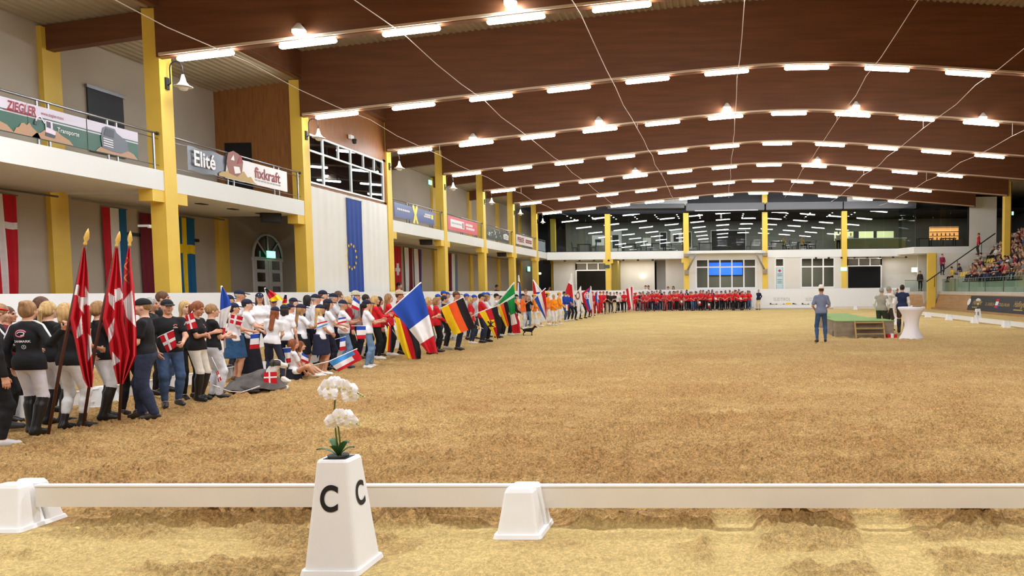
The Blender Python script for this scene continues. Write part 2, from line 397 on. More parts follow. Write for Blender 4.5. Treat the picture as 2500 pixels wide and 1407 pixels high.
# white cloth with soft folds
n = 90; rows = []
for k, z in enumerate(np.linspace(1.0, 5.75, 12)):
    rows.append([(-15.238+0.015*math.sin(i*0.9)+0.012*math.sin(i*0.37+1+k*.1), 27.2+6.33*i/n, z) for i in range(n+1)])
m = MB(); m.loft(rows, cap=False, smooth=True, closed=False)
mat('white_cloth', (240,238,232), 0.8, var=0.03, scale=1.0)
tag(m.build('wall_cloth', 'white_cloth'), 'large white cloth filling the bay behind the blue starred flag', 'cloth')

# ---- barriers round the arena
tag(struct('wall_barrier_side', MB().box(-15.05,-14.9,-6,FAR-.2,-0.1,1.80), 'barrier_white'), 'long white smooth barrier behind the line of people', 'barrier')
fb = struct('wall_barrier_far', MB().box(-15.05,16.2,FAR-.35,FAR-.2,-0.1,1.80), 'barrier_white'); tag(fb, 'white barrier closing the far end of the arena', 'barrier')
MB().box(-9,16.0,FAR-.50,FAR-.36,-0.1,0.14).build('base_ledge', 'concrete', fb)

# ---- far end: slab, columns, glazing, restaurant inside
RB = FAR + 8.0
tag(struct('far_slab', MB().box(-15.2,16.3,FAR,FAR+8,4.50,5.16), 'white_slab'), 'long white floor slab under the glazed restaurant', 'slab')
for i, x in enumerate((-9.84,-3.01,3.82,10.65)):
    c = MB().box(x-0.23,x+0.23,FAR-.06,FAR+.4,0,8.42).build('column', 'yellow_paint', kind='structure')
    tag(c, 'yellow column in the far glazed front, %s from the dark doorway side' % ordn(i+1), 'column')
    if i < 2: MB().box(x-0.42,x+0.42,FAR-.04,FAR+.3,4.14,4.48).build('corbel', 'yellow_paint', c)
for i, x in ((2,3.82),):
    tag(MB().box(x-.23,x+.23,FAR+.02,FAR+.4,9.1,11).build('column_stub', 'yellow_paint', kind='structure'), 'short yellow column piece above the grey ventilation duct', 'column')
fw = struct('wall_far_upper', MB().box(-15.2,20.4,FAR+.5,FAR+.7,8.42,12.2), 'dark_grey'); tag(fw, 'dark grey fascia wall above the restaurant glazing', 'wall')
for nm, px0, px1, y0p, y1p in (('a',1480,1678,497,505),('b',2068,2120,478,497)):
    a = at_y(px0,y1p,FAR+.45); c = at_y(px1,y0p,FAR+.45)
    MB().box(a.x,c.x,FAR+.42,FAR+.5,a.z,11.5).build('pale_panel', 'white_plaster', fw)
d = empty('ventilation_duct', (0,FAR-.6,8.55)); tag(d, 'long dark grey rectangular ventilation duct above the restaurant glass', 'duct')
mat('duct_grey', (98,98,100), 0.6)
for i, (a_, b_) in enumerate(((-2.95,3.75),(3.9,10.4),(10.5,16.6),(-9.7,-3.1))):
    MB().box(a_,b_,-.1,.7,0.0 if i < 3 else .25,0.62).build('duct_section', 'duct_grey', d)
MB().box(-2.2,3.2,-.2,-.1,-.05,0.0).build('blind_rail', 'white_frame', d)
# glass front panes
gw = empty('window_2', (0,FAR+.1,5.16)); gw['kind'] = 'structure'; tag(gw, 'full height restaurant glazing between the far yellow columns', 'window')
mul = mat('mullion', (70,78,76), 0.5, metal=0.4)
for a_, b_ in ((-15.1,-10.1),(-9.6,-3.25),(-2.75,3.58),(4.06,10.41),(10.9,15.6)):
    npn = max(3, round((b_-a_)/1.6)); wd = (b_-a_)/npn
    for k in range(npn):
        MB().box(a_+wd*k+.008,a_+wd*(k+1)-.008,-.008,.008,0,3.26).build('pane', 'glass', gw)
    MB().box(a_,b_,-.03,.03,-.02,.05).build('bottom_rail', 'mullion', gw)
# restaurant interior
mat('room_wall', (128,126,120), 0.9); mat('room_floor', (70,66,60), 0.6); mat('room_ceiling', (34,34,38), 0.8)
ri = struct('wall_restaurant', MB().box(-15.2,27.5,RB,RB+.15,5.1,8.8), 'room_wall'); tag(ri, 'grey back wall inside the restaurant', 'wall')
tag(struct('floor_restaurant', MB().box(-15.2,27.5,FAR+.5,RB,5.10,5.17), 'room_floor'), 'dark floor inside the glazed restaurant', 'floor')
rc = struct('ceiling_restaurant', MB().box(-15.2,27.5,FAR+.2,RB,8.42,8.55), 'room_ceiling'); tag(rc, 'black restaurant ceiling dotted with small spotlights', 'ceiling')
random.seed(4)
for i in range(14):
    for k in range(3):
        x = -13.6+1.95*i; y = FAR+1.2+1.6*k; MB().lathe([(.0,-.03),(.055,-.03),(.06,0)], (x,y,8.42), 8).build('spotlight', 'spot', rc)
for k, (x0,x1,z0,z1) in enumerate(((-5.9,-5.3,5.9,7.4),(-3.6,-2.9,5.9,7.4),(-.9,2.4,5.2,7.5))):
    MB().box(x0-.06,x1+.06,RB-.04,RB,z0-.06,z1+.06).build('dark_window', 'white_frame', ri); MB().box(x0,x1,RB-.06,RB-.03,z0,z1).build('dark_window', 'black', ri)
for x0,x1,z0,z1,cn in ((-12.6,-11.4,6.2,7.2,'white_frame'),(-10.9,-9.7,5.6,7.6,'white_plaster'),(-4.9,-3.8,6.2,7.6,'white_plaster'),(-7.6,-6.8,6.1,6.9,'white_plaster')):
    o = MB().box(x0,x1,RB-.05,RB,z0,z1).build('wall_print', cn, ri); MB().box(x0+.3,x1-.3,RB-.06,RB-.05,z0+.3,z1-.4).build('print_figure', 'dark_grey', o)
# bar counter at the far corner of the restaurant
mat('bar_front', (150,138,84), 0.6); mat('warm_shelf', (255,190,120), emit=(255,176,96), estr=0.7); mat('kitchen_lit', (220,226,180), emit=(214,220,160), estr=0.5)
bc = empty('bar_counter', (13.0,FAR+3.2,5.17)); tag(bc, 'long olive bar counter behind the glass at the far corner', 'counter')
MB().box(-2.6,3.6,-.3,.3,0,1.05).build('counter_front', 'bar_front', bc); MB().box(-2.7,3.7,-.36,.36,1.05,1.12).build('counter_top', 'white_frame', bc)
MB().box(-2.2,3.4,3.4,3.5,1.15,2.0).build('lit_hatch', 'kitchen_lit', bc); MB().box(-.4,0.1,3.36,3.4,1.15,2.0).build('hatch_post', 'dark_grey', bc); MB().box(1.5,1.8,3.36,3.4,1.15,2.0).build('hatch_post', 'dark_grey', bc)
bs = empty('bottle_shelf', (20.3,FAR+3.0,5.17)); tag(bs, 'warmly lit bottle shelf inside the corner of the restaurant', 'shelf')
MB().box(-1.4,1.2,.5,.6,.9,2.1).build('lit_back', 'warm_shelf', bs)
for k in range(4): MB().box(-1.4,1.2,.15,.5,.86+.38*k,.90+.38*k).build('shelf_board', 'panel_wood', bs)
MB().box(-1.5,1.3,-.3,.5,0,.86).build('cabinet_base', 'dark_grey', bs)

# ---- projecting corner box of the restaurant and white end wall
PB = 61.9
pb = struct('far_slab_corner', MB().add([(15.2,FAR,4.62),(16.0,PB,4.62),(23.4,PB,4.62),(23.4,FAR+6,4.62),(15.2,FAR+6,4.62),(15.2,FAR,5.16),(16.0,PB,5.16),(23.4,PB,5.16),(23.4,FAR+6,5.16),(15.2,FAR+6,5.16)],
    [(0,1,2,3,4),(5,6,7,8,9),(0,1,6,5),(1,2,7,6),(2,3,8,7),(3,4,9,8),(4,0,5,9)]), 'white_slab'); tag(pb, 'white slab of the restaurant corner stepping forward over the stand', 'slab')
g3 = empty('window_3', (0,PB,5.16)); g3['kind'] = 'structure'; tag(g3, 'large corner window of the restaurant beside the seating stand', 'window')
for k in range(3): MB().box(16.1+1.43*k+.01,16.1+1.43*(k+1)-.01,.0,.016,0,3.4).build('pane', 'glass', g3)
MB().add([(15.3,2.4,0),(15.32,2.4,0),(16.07,.05,0),(16.05,.05,0),(15.3,2.4,3.4),(15.32,2.4,3.4),(16.07,.05,3.4),(16.05,.05,3.4)],[(0,1,5,4),(1,2,6,5),(2,3,7,6),(3,0,4,7),(0,1,2,3),(4,5,6,7)]).build('pane', 'glass', g3)
MB().box(20.38,20.48,-.03,.06,0,3.4).build('window_frame', 'dark_metal', g3)
ew = struct('wall_end', MB().box(20.48,22.7,PB-.05,PB+.2,5.0,9.2).box(17.7,22.7,PB-.03,PB+.2,0,4.62), 'white_plaster'); tag(ew, 'white wall beside the stand stairs under the restaurant corner', 'wall')
c = MB().box(17.05,17.72,PB-.30,PB-.04,0,4.62).build('column', 'yellow_paint', kind='structure'); tag(c, 'yellow column at the foot of the stand under the restaurant corner', 'column')
c = MB().box(XR,XR+.42,col_y(5),col_y(5)+.46,0,9.3).build('column', 'yellow_paint', kind='structure'); tag(c, 'tall yellow column rising out of the seated spectators', 'column')
MB().box(XR+.43,XR+.52,col_y(5)+.1,col_y(5)+.3,3,9.3).build('down_pipe', 'beam_wood', c)
tag(struct('wall_stand_back', MB().box(27.4,27.6,-9,76,-.1,12.3), 'dark_grey'), 'dark wall behind the top of the spectator stand', 'wall')
tag(struct('wall_behind_camera', MB().box(-19,27.6,-9.3,-9.0,-.1,12.5), 'white_plaster'), 'plain plaster end wall of the hall', 'wall')
tag(struct('wall_far_back', MB().box(-19,27.6,75.6,75.9,-.1,12.5), 'dark_grey'), 'dark outer wall behind the restaurant', 'wall')
for nm, px, py, X_, sz in (('a',2375,435,0,0),):
    pass

# ---- far end, lower storey
lf = struct('wall_far_lower', MB(), 'white_plaster') if False else None
def facade(name, x0, x1, z0, z1, y, holes, label, m='white_plaster', th=.2):
    """wall with rectangular openings cut by strips"""
    mb = MB(); xs = sorted({x0,x1,*[h[0] for h in holes],*[h[1] for h in holes]})
    for a_, b_ in zip(xs[:-1], xs[1:]):
        hs = sorted([h for h in holes if h[0] <= a_+1e-6 and h[1] >= b_-1e-6], key=lambda h: h[2]); z = z0
        for h in hs:
            if h[2] > z: mb.box(a_,b_,y,y+th,z,h[2])
            z = h[3]
        if z < z1: mb.box(a_,b_,y,y+th,z,z1)
    o = struct(name, mb, m); tag(o, label, 'wall'); return o
W1 = (-2.15,3.02,1.9,4.40); D1 = (4.72,5.45,1.0,4.42); W2 = (6.95,9.80,1.9,4.44)
facade('wall_far_front', -2.78, 10.42, 0, 4.5, FAR+.05, [W1,D1,W2], 'white front wall with windows below the far restaurant')
mat('office_dim', (120,116,104), 0.9)
tag(struct('wall_office', MB().box(-2.8,10.4,FAR+3.5,FAR+3.6,0,4.5), 'office_dim'), 'grey office wall seen through the lower far windows', 'wall')
def win_grid(name, label, x0, x1, z0, z1, cols, tz, y, pane='glass'):
    wn = empty(name, (x0,y,z0)); wn['kind'] = 'structure'; tag(wn, label, 'window'); W = x1-x0; Hh = z1-z0; cw = W/cols; t = .06
    for k in range(cols+1): MB().box(cw*k-t,cw*k+t,-.04,.06,0,Hh).build('window_bar', 'white_frame', wn)
    for zz in (0, tz, Hh): MB().box(0,W,-.035,.055,zz-t,zz+t).build('window_bar', 'white_frame', wn)
    for k in range(cols):
        MB().box(cw*k+t,cw*(k+1)-t,.0,.012,t,tz-t).build('pane', pane, wn); MB().box(cw*k+t,cw*(k+1)-t,.0,.012,tz+t,Hh-t).build('pane', pane, wn)
    return wn
win_grid('window_4', 'five part white window under the curved balcony with blue screen behind', *W1[:2], *W1[2:], 5, 1.83, FAR+.08)
win_grid('window_5', 'three part white window beside the man in the white hat', *W2[:2], *W2[2:], 3, 1.78, FAR+.08)
win_grid('door_1', 'narrow white glazed door with a first aid sheet', *D1[:2], *D1[2:], 1, 2.72, FAR+.08)
mat('screen_blue', (40,110,230), emit=(36,104,235), estr=0.75)
sc = empty('video_screen', (0.4,FAR+3.33,3.1)); tag(sc, 'large bright blue video screen behind the five part window', 'screen')
MB().box(-1.55,1.55,0,.08,0,1.15).build('screen_face', 'screen_blue', sc); MB().box(-1.62,1.62,.08,.16,-.06,1.22).build('screen_case', 'black', sc)
fa = empty('first_aid_sheet', (5.085,FAR+.04,1.55)); tag(fa, 'pale blue first aid notice with red cross on the narrow door', 'notice')
mat('pale_blue', (196,222,226), 0.5); mat('red_mark', (196,34,40), 0.6)
MB().box(-.28,.28,0,.02,0,2.1).build('sheet', 'pale_blue', fa); MB().box(-.05,.05,-.01,0,1.68,1.94).box(-.13,.13,-.012,-.002,1.76,1.86).build('cross_mark', 'red_mark', fa)
for k in range(5): MB().box(-.2,.2,-.01,0,1.5-.14*k-(.2 if k>1 else 0),1.54-.14*k-(.2 if k>1 else 0)).build('print_line', 'dark_grey', fa)
MB().box(-.28,.28,-.012,0,0,.12).build('red_strip', 'red_mark', fa)
def room_light(x, y, z, e, sx=3.0, sy=1.0, c=(1,.93,.82)):  # unseen area lights without fixtures, added to brighten the inner rooms and recesses
    l = bpy.data.lights.new('room_fill_light', 'AREA'); l.shape = 'RECTANGLE'; l.size = sx; l.size_y = sy; l.energy = e; l.color = c
    o = bpy.data.objects.new('room_fill_light', l); COL.objects.link(o); o.location = (x,y,z)
room_light(0.5,FAR+1.8,4.4,70); room_light(7.5,FAR+1.8,4.4,70); room_light(14.6,FAR+.1,4.4,9,2,.5); room_light(-9.5,FAR+1.2,4.4,60,8,.6)
for x in (-12,-6,0,6): room_light(x,FAR+4.5,8.3,110,4,1.5)
room_light(13,FAR+4.5,8.2,120,6,1.5,(1,.88,.66)); room_light(19.5,FAR+1.0,8.2,70,3,1,(1,.85,.62))
mat('bottle_glass',(70,40,20),.2)
for k in range(12):
    o = MB().lathe([(.05,0),(.055,.02),(.055,.16),(.02,.22),(.02,.28),(.0,.28)],n=8).build('bottle','bottle_glass',loc=(19.15+.38*(k%6),FAR+3.32,6.07+.38*(k//6))); tag(o,'dark bottle on the %s lit shelf board, %s from the pillar side' % (['lower','upper'][k//6],ordn(k%6+1)),'bottle','bottles on the lit shelf')
# curved balcony canopy with struts
cp = empty('balcony_canopy', (0.43,FAR-.1,4.6)); tag(cp, 'shallow curved white balcony on grey struts over the far window', 'canopy')
pr = [(-3.45,0)]+[(-3.45+6.9*k/16, -1.1*math.sin(PI*k/16)**0.45) for k in range(1,16)]+[(3.45,0)]
MB().loft([[(x,y,.28) for x,y in pr],[(x,y,.50) for x,y in pr]]).build('balcony_plate', 'white_slab', cp)
mat('strut_grey', (150,140,126), 0.6)
for s in (-1,1):
    MB().tube([(3.4*s,.0,-1.25),(2.55*s,-.7,.28)], .075, 8).build('strut', 'strut_grey', cp); MB().box(3.4*s-.18,3.4*s+.18,-.16,.02,-1.5,-1.1).build('strut_foot', 'strut_grey', cp)
    MB().box(3.4*s-.2,3.4*s+.2,-.3,.02,.02,.3).build('bracket', 'strut_grey', cp)
# dark doorways with white frames and transoms
def dark_door(name, label, x0, x1, z1, y):
    wn = empty(name, (x0,y,0)); wn['kind'] = 'structure'; tag(wn, label, 'door'); W = x1-x0
    MB().box(0,W,.1,.16,0,z1-.75).build('door_glass', 'black_glass', wn)
    for k in range(3): MB().box(W/3*k+.06,W/3*(k+1)-.06,.1,.14,z1-.6,z1-.08).build('pane', 'dim_pane', wn)
    for k in range(4): MB().box(W/3*k-.05,W/3*k+.05,-.02,.1,z1-.68,z1).build('window_bar', 'white_frame', wn)
    for zz in (z1-.7,z1-.04): MB().box(0,W,-.03,.1,zz-.05,zz+.05).build('window_bar', 'white_frame', wn)
    for xx in (0,W): MB().box(xx-.05,xx+.05,-.02,.1,0,z1).build('door_post', 'white_frame', wn)
mat('black_glass', (14,16,18), 0.12, spec=0.5); mat('dim_pane', (110,104,92), 0.3)
dark_door('door_2', 'wide dark glass doorway with white transom behind the slanted flags', -13.1,-10.08,4.32,FAR+2.2)
dark_door('door_3', 'wide dark glass doorway with white transom beside the green exit sign', 11.0,13.92,4.42,FAR+.4)
mat('shaded_yellow', (150,132,56), 0.7)  # the pillar's yellow with its shade put into the colour
tag(struct('wall_far_recess', MB().box(-15.2,-6.0,FAR+2.4,FAR+2.6,0,4.5).box(-5.0,-2.8,FAR+2.4,FAR+2.6,0,4.5).box(-6.0,-5.0,FAR+4.4,FAR+4.5,0,4.5), 'white_plaster'), 'pale recessed wall behind the riders in red', 'wall')
tag(struct('wall_olive_return', MB().box(-9.58,-9.1,FAR+.4,FAR+2.4,0,4.5), 'shaded_yellow'), 'olive shaded side of the pillar beside the dark doorway', 'wall')
tag(struct('wall_far_passage', MB().box(13.95,17.4,FAR+1.2,FAR+1.4,0,4.6).box(17.0,21.5,FAR+.2,FAR+.4,0,4.6), 'white_plaster'), 'pale wall of the passage beside the far dark doorway', 'wall')
for k in range(7):
    x = -13.6+1.28*k; c = MB().tube([(0,0,0),(0,-.12,-.02)],.05,8).lathe([(.03,-.16),(.09,-.14),(.1,-.06),(.03,0)],(0,-.14,.04),10).build('spot_lamp', 'dark_metal', loc=(x,FAR-.02,4.44)); tag(c, 'small dark spot lamp under the far slab, %s from the gallery corner' % ordn(k+1), 'lamp', 'spot lamps under the far slab')
for k in range(8):
    x = 8.2+1.1*k; c = MB().tube([(0,0,0),(0,-.12,-.02)],.05,8).lathe([(.03,-.16),(.09,-.14),(.1,-.06),(.03,0)],(0,-.14,.04),10).build('spot_lamp', 'dark_metal', loc=(x,FAR-.02,4.46)); tag(c, 'small dark spot lamp under the far slab, %s along from the three part window' % ordn(k+1), 'lamp', 'spot lamps under the far slab')

# ---- ceiling lamps
L0, DL, NL = -13.87, 2.825, 11
COLD = {(0,1),(0,3),(1,1),(2,1),(3,1),(3,3),(4,1),(4,3),(5,9),(6,3)}
def cap_tube(L, r, n=10):
    m = MB(); pr = [(0.0,-L/2),(r*.6,-L/2+r*.15),(r*.95,-L/2+r*.6),(r,-L/2+r),(r,L/2-r),(r*.95,L/2-r*.6),(r*.6,L/2-r*.15),(0.0,L/2)]
    m.loft([[(z, rr*math.cos(2*PI*k/n), rr*0.8*math.sin(2*PI*k/n)) for k in range(n)] for rr, z in pr], smooth=True, cap=False); return m
def lamp_proto(mname):
    r = empty('ceiling_lamp'); MB().box(-.74,.74,-.07,.07,.055,.10).build('housing', 'white_frame', r)
    cap_tube(1.58,.082).build('tube', mname, r); return r
warm = lamp_proto('tube_light'); cold = lamp_proto('tube_cold'); first = {0:True,1:True}
for j in range(7):
    for i in range(NL if j else 6):
        x = L0 + DL*i
        if j == 1 and i > 9: continue
        c = (j,i) in COLD; src = cold if c else warm
        sl = -0.0965*(x-XC)/math.sqrt((x-XC)**2+9)
        if first[int(c)]: o = src; first[int(c)] = False; o.location = (x,col_y(j)-.05,lamp_z(x))
        else: o = dup(src, (x,col_y(j)-.05,lamp_z(x)))
        o.rotation_euler = (0,-math.atan(sl),0)
        tag(o, '%s tube lamp, %s from the gallery on the %s roof beam' % ('cold white' if c else 'white', ordn(i+1), ordn(j+1)), 'lamp', 'tube lamps under the roof beams')
for j in (-1,-2,-3):                     # the same lamp rows continue over and behind the camera
    for i in range(NL):
        x = L0 + DL*i; l = bpy.data.lights.new('lamp_row_light', 'AREA'); l.shape = 'RECTANGLE'; l.size = 1.5; l.size_y = .15
        l.energy = LAMP_STRENGTH*2.0; l.color = (.93,.96,1); o = bpy.data.objects.new('lamp_row_light', l); COL.objects.link(o); o.location = (x,col_y(j),lamp_z(x))
# round floodlights mounted on beams
k = 0
for px, py, j in ((730,76,0),(1246,6,0),(1155,337,2),(1462,296,2),(1775,263,2),(2090,259,2),(2400,287,2),(1551,417,4),(1996,390,4)):
    p = at_y(px,py,col_y(j)-.35); k += 1
    r = empty('floodlight', p); tag(r, 'round cold floodlight on the %s roof beam, %s such light counted from the gallery end' % (ordn(j+1), ordn(k)), 'lamp', 'round floodlights on the beams')
    MB().lathe([(.0,-.15),(.10,-.13),(.165,-.06),(.17,.0)],n=14).build('bulb_glass', 'bulb', r)
    MB().lathe([(.175,.0),(.18,.03),(.10,.13),(.05,.2),(.0,.21)],n=14).build('reflector', 'white_frame', r)
    MB().tube([(0,0,.19),(0,.2,.22)],.02,6).build('bracket', 'dark_metal', r)
# long cables slung under the beams
for k, (x, dz) in enumerate(((-12.7,8.0),(-8.5,8.66),(-3.7,9.05),(.66,9.3),(5.2,9.25),(9.0,8.85),(12.9,8.45))):
    pts = []
    for j in range(0, 7):
        y = col_y(j); pts.append((x+0.04*math.sin(j*1.7+k), y, dz+.03*math.sin(j*2.3+k)))
        if j < 6: pts.append((x+.05*math.sin(j*3+k), y+BAY*.33, dz-.09)); pts.append((x, y+BAY*.66, dz-.07))
    y0 = col_y(0); pts = [(x,y0-6.8,dz+.05),(x,y0-3,dz-.1)]+pts
    r = empty('slung_cable', pts[0]); tag(r, 'thin pale cable slung lengthwise under the beams, %s from the gallery' % ordn(k+1), 'cable', 'cables slung under the roof')
    MB().tube([Vector(p)-Vector(pts[0]) for p in pts], .013, 5).build('cable_line', 'cable', r)
    for j in (2,4):
        y = col_y(j); h = lamp_z(x)+.1-dz
        MB().tube([Vector((x,y-.14,dz))-Vector(pts[0]), Vector((x,y-.14,dz+h))-Vector(pts[0])], .015, 5).build('hanger', 'cable', r)
# ---------------------------------------------------------------- gallery railings, banners, flags and fittings
def flat(parent, pts, mname, name='print_shape', d=0.004, z=0.0):
    """flat printed shape: pts in (u, v) of a panel that faces local -y"""
    m = MB(); n = len(pts)
    m.loft([[(u,-z,v) for u,v in pts],[(u,-z-d,v) for u,v in pts]]); return m.build(name, mname, parent)
def put_text(parent, txt, u, v, size, mname, bold=0.0, shear=0.0, spacing=1.0, d=0.012, sx=1.0, name='lettering', rot=0.0):
    o = link(name, text_mesh(txt, size, bold=bold, shear=shear, spacing=spacing).copy(), parent, (u,-d,v)); o.data.materials.clear(); o.data.materials.append(MATS[mname]); o.scale = (sx,1,1); o.rotation_euler = (0,rot,0); return o
def side_panel(name, label, cat, y0, z0, X=-15.262):
    r = empty(name, (X,y0,z0), PI/2); tag(r, label, cat); return r         # local x runs along the hall, panel faces the arena
for nm, c, rg in (('green_field',(28,82,60),.35),('lilac_strip',(205,196,208),.35),('ziegler_red',(150,24,44),.5),('sand_print',(176,134,98),.4),('digger_pink',(226,208,222),.4),('truck_grey',(88,92,100),.35),('truck_dark',(46,48,54),.35),
      ('elite_grey',(96,98,104),.3),('banner_cream',(238,232,228),.35),('fix_red',(150,30,36),.5),('horse_brown',(150,88,70),.5),('straw',(200,170,110),.6),('bank_blue',(38,56,128),.35),('bank_yellow',(255,230,20),.4),('pink_red',(222,92,104),.45),
      ('pale_text',(246,240,240),.5),('dark_green_grey',(74,82,72),.35),('silver_foil',(140,152,160),.25),('banner_dark',(46,46,50),.6),('gold_text',(206,172,96),.5),('grey_text',(170,172,176),.6),('flag_red',(200,16,36),.75),('flag_white',(240,238,238),.75),
      ('flag_blue',(34,76,176),.75),('flag_lightblue',(70,150,224),.75),('flag_yellow',(250,208,20),.75),('flag_black',(26,24,26),.75),('flag_green',(20,150,70),.75),('flag_orange',(240,88,24),.75),('flag_darkred',(116,20,40),.75),('flag_teal',(24,100,150),.75),('eu_blue',(44,74,152),.75),('flag_greyblue',(110,130,150),.75),('gold',(220,180,90),.3),('pole_wood',(74,38,28),.5),('pole_white',(232,228,226),.5)):
    mat(nm, c, rg, var=.06 if 'flag' in nm else 0)
RAILX = -15.30
def railing(j, ya, yb, posts, label):
    r = empty('gallery_railing', (RAILX,ya,5.14)); tag(r, label, 'railing', 'steel railings of the gallery'); L = yb-ya
    MB().tube([(0,0,1.0),(0,L-.05,1.0)],.03,8).build('top_rail', 'steel', r); MB().tube([(0,0,.14),(0,L-.05,.14)],.012,6).build('lower_wire', 'steel', r); MB().tube([(0,0,.86),(0,L-.05,.86)],.012,6).build('upper_wire', 'steel', r)
    for p in posts:
        for dd in (-.14,.14): MB().box(-.02,.02,p*L+dd-.018,p*L+dd+.018,0,1.0).build('post', 'steel', r)
    MB().box(-.02,.02,L-.24,L-.20,0,1.0).build('post', 'steel', r); MB().lathe([(0,-.05),(.05,-.03),(.05,.03),(0,.05)],(0,L-.08,1.0),10).build('rail_end', 'dark_metal', r)
railing(-1, 12.0, 19.9, (.12,.56,.80), 'steel gallery railing carrying the green digger banner')
railing(0, 20.4, 26.7, (.38,.76), 'steel gallery railing carrying the grey and cream horse feed banner')
railing(2, 34.0, 40.35, (.3,.75), 'steel gallery railing carrying the dark blue bank banner')
railing(3, 40.85, 47.17, (.4,.8), 'steel gallery railing carrying the pink banner')
railing(4, 47.66, 53.99, (.4,.8), 'steel gallery railing carrying the dark green banner')
railing(5, 54.48, 60.81, (.4,.8), 'steel gallery railing carrying the white banner with red lettering')
railing(6, 61.3, 64.2, (.5,), 'short steel gallery railing carrying the crumpled silver sheet')
def ext(pxl, ytl, ybl, pxr, ytr, ybr, X=-15.2):
    a, b, c, d = at_x(pxl,ytl,X), at_x(pxl,ybl,X), at_x(pxr,ytr,X), at_x(pxr,ybr,X)
    return (a.y+b.y)/2, (c.y+d.y)/2, (b.z+d.z)/2, (a.z+c.z)/2
# green banner in three panels
y0, y1, z0, z1 = ext(0,233,318,343,324,391); y0 = 13.2; Wd = y1-y0; Hh = z1-z0
r = side_panel('advertising_banner', 'green and lilac banner with digger and truck on the gallery railing', 'banner', y0, z0)
P = lambda px, py: ((lambda q: (q.y-y0, q.z-z0))(at_x(px,py,-15.2)))
cut1 = P(73,270)[0]; cut2 = P(217,300)[0]
for a, b in ((0,cut1-.01),(cut1+.0,cut2-.015),(cut2+.015,Wd)):
    s = MB().box(a,b,0,.012,0,Hh).build('banner_sheet', 'green_field', r); flat(s, [(a,Hh-.24),(b,Hh-.24),(b,Hh),(a,Hh)], 'lilac_strip'); flat(s, [(a,Hh-.30),(b,Hh-.30),(b,Hh-.27),(a,Hh-.27)], 'lilac_strip')
u0 = P(18,250)[0]; u1 = P(96,270)[0]
put_text(r, 'ZIEGLER', (u0+u1)/2, Hh-.155, .27, 'ziegler_red', bold=.006, shear=.2, sx=(u1-u0)/1.12)
flat(r, [(u0-.05,Hh-.275),(u1,Hh-.275),(u1,Hh-.255),(u0-.05,Hh-.255)], 'ziegler_red', z=.006)
ua = P(102,272)[0]; ub = P(163,287)[0]; put_text(r, 'www.ziegler-trans', (ua+ub)/2, Hh-.14, .11, 'ziegler_red', sx=(ub-ua)/.9, shear=.1)
ua = P(131,295)[0]; ub = P(165,303)[0]; put_text(r, 'Transporte', (ua+ub)/2+.25, Hh-.43, .15, 'pale_text', sx=.85)
c = P(150,350)[0]
def hill(a, b, h, par): flat(par, [(a,.01)]+[(a+(b-a)*k/10, .02+h*math.sin(PI*k/10)**.8*(.85+.15*math.sin(k*2.3))) for k in range(11)]+[(b,.01)], 'sand_print', 'sand_heap', z=.006)
hill(P(40,330)[0], P(105,350)[0], .30, r); hill(P(85,340)[0], P(185,370)[0], .26, r); hill(P(240,370)[0], P(341,388)[0], .30, r); hill(1.0, P(40,330)[0], .33, r)
e = empty('printed_digger'); e.parent = r; e.scale = (.56,1,.52); e.location = (P(120,320)[0]-.02,-.012,.03)
flat(e, [(-.02,.30),(.40,.24),(.43,.42),(.30,.47),(.30,.78),(.26,.82),(.0,.82),(-.03,.76)], 'digger_pink', 'digger_body'); flat(e, [(.02,.52),(.20,.50),(.20,.76),(.02,.77)], 'truck_dark', 'digger_window', z=.006)
flat(e, [(-.03,.70),(-.22,.96),(-.40,.86),(-.46,.66),(-.40,.66),(-.36,.82),(-.23,.89),(-.06,.64)], 'digger_pink', 'digger_arm'); flat(e, [(-.52,.52),(-.40,.50),(-.38,.66),(-.48,.70)], 'truck_dark', 'digger_bucket')
flat(e, [(-.06,.14),(.36,.10),(.42,.24),(-.04,.28)], 'truck_dark', 'digger_track')
e = empty('printed_truck'); e.parent = r; e.scale = (.80,1,.72); e.location = (P(282,360)[0],-.012,.0)
flat(e, [(-.42,.18),(-.46,.50),(-.38,.86),(-.26,.94),(.08,.92),(.14,.80),(.55,.58),(.58,.26),(.30,.12),(-.05,.12)], 'truck_grey', 'truck_body'); flat(e, [(-.36,.62),(.02,.60),(.04,.86),(-.27,.88)], 'truck_dark', 'truck_window', z=.006)
for k in range(4): flat(e, [(-.38,.26+.08*k),(-.02,.24+.08*k),(-.02,.27+.08*k),(-.38,.29+.08*k)], 'pale_text', 'truck_grille', z=.006)
# horse feed banner, slightly wavy
def wavy(y0, y1, z0, z1, name, label, mname, amp=.02, k=3.0):
    r = side_panel(name, label, 'banner', y0, z0); W = y1-y0; n = 40; rows = []
    for i in range(7):
        z = (z1-z0)*i/6; rows.append([(W*q/n, amp*math.sin(q*k/6.0)*(.4+abs(i-3)/3), z+(.02*math.sin(q*.9) if i in (0,6) else 0)) for q in range(n+1)])
    m = MB(); m.loft(rows, cap=False, smooth=True, closed=False); m.build('banner_sheet', mname, r); return r, W, z1-z0
y0, y1, z0, z1 = ext(463,357,414,703,419,469)
r, Wd, Hh = wavy(y0,y1,z0,z1,'advertising_banner','grey and cream horse feed banner with a laughing horse head','elite_grey',.015)
P = lambda px, py: ((lambda q: (q.y-y0, q.z-z0))(at_x(px,py,-15.2)))
ub = P(597,420)[0]
flat(r, [(ub-.9,.0),(Wd,0.0),(Wd,Hh),(ub-.75,Hh)], 'banner_cream', 'cream_half', z=.03)
put_text(r, 'Elité', P(502,397)[0], Hh*.52, .62, 'pale_text', bold=.012, sx=.86, d=.04)
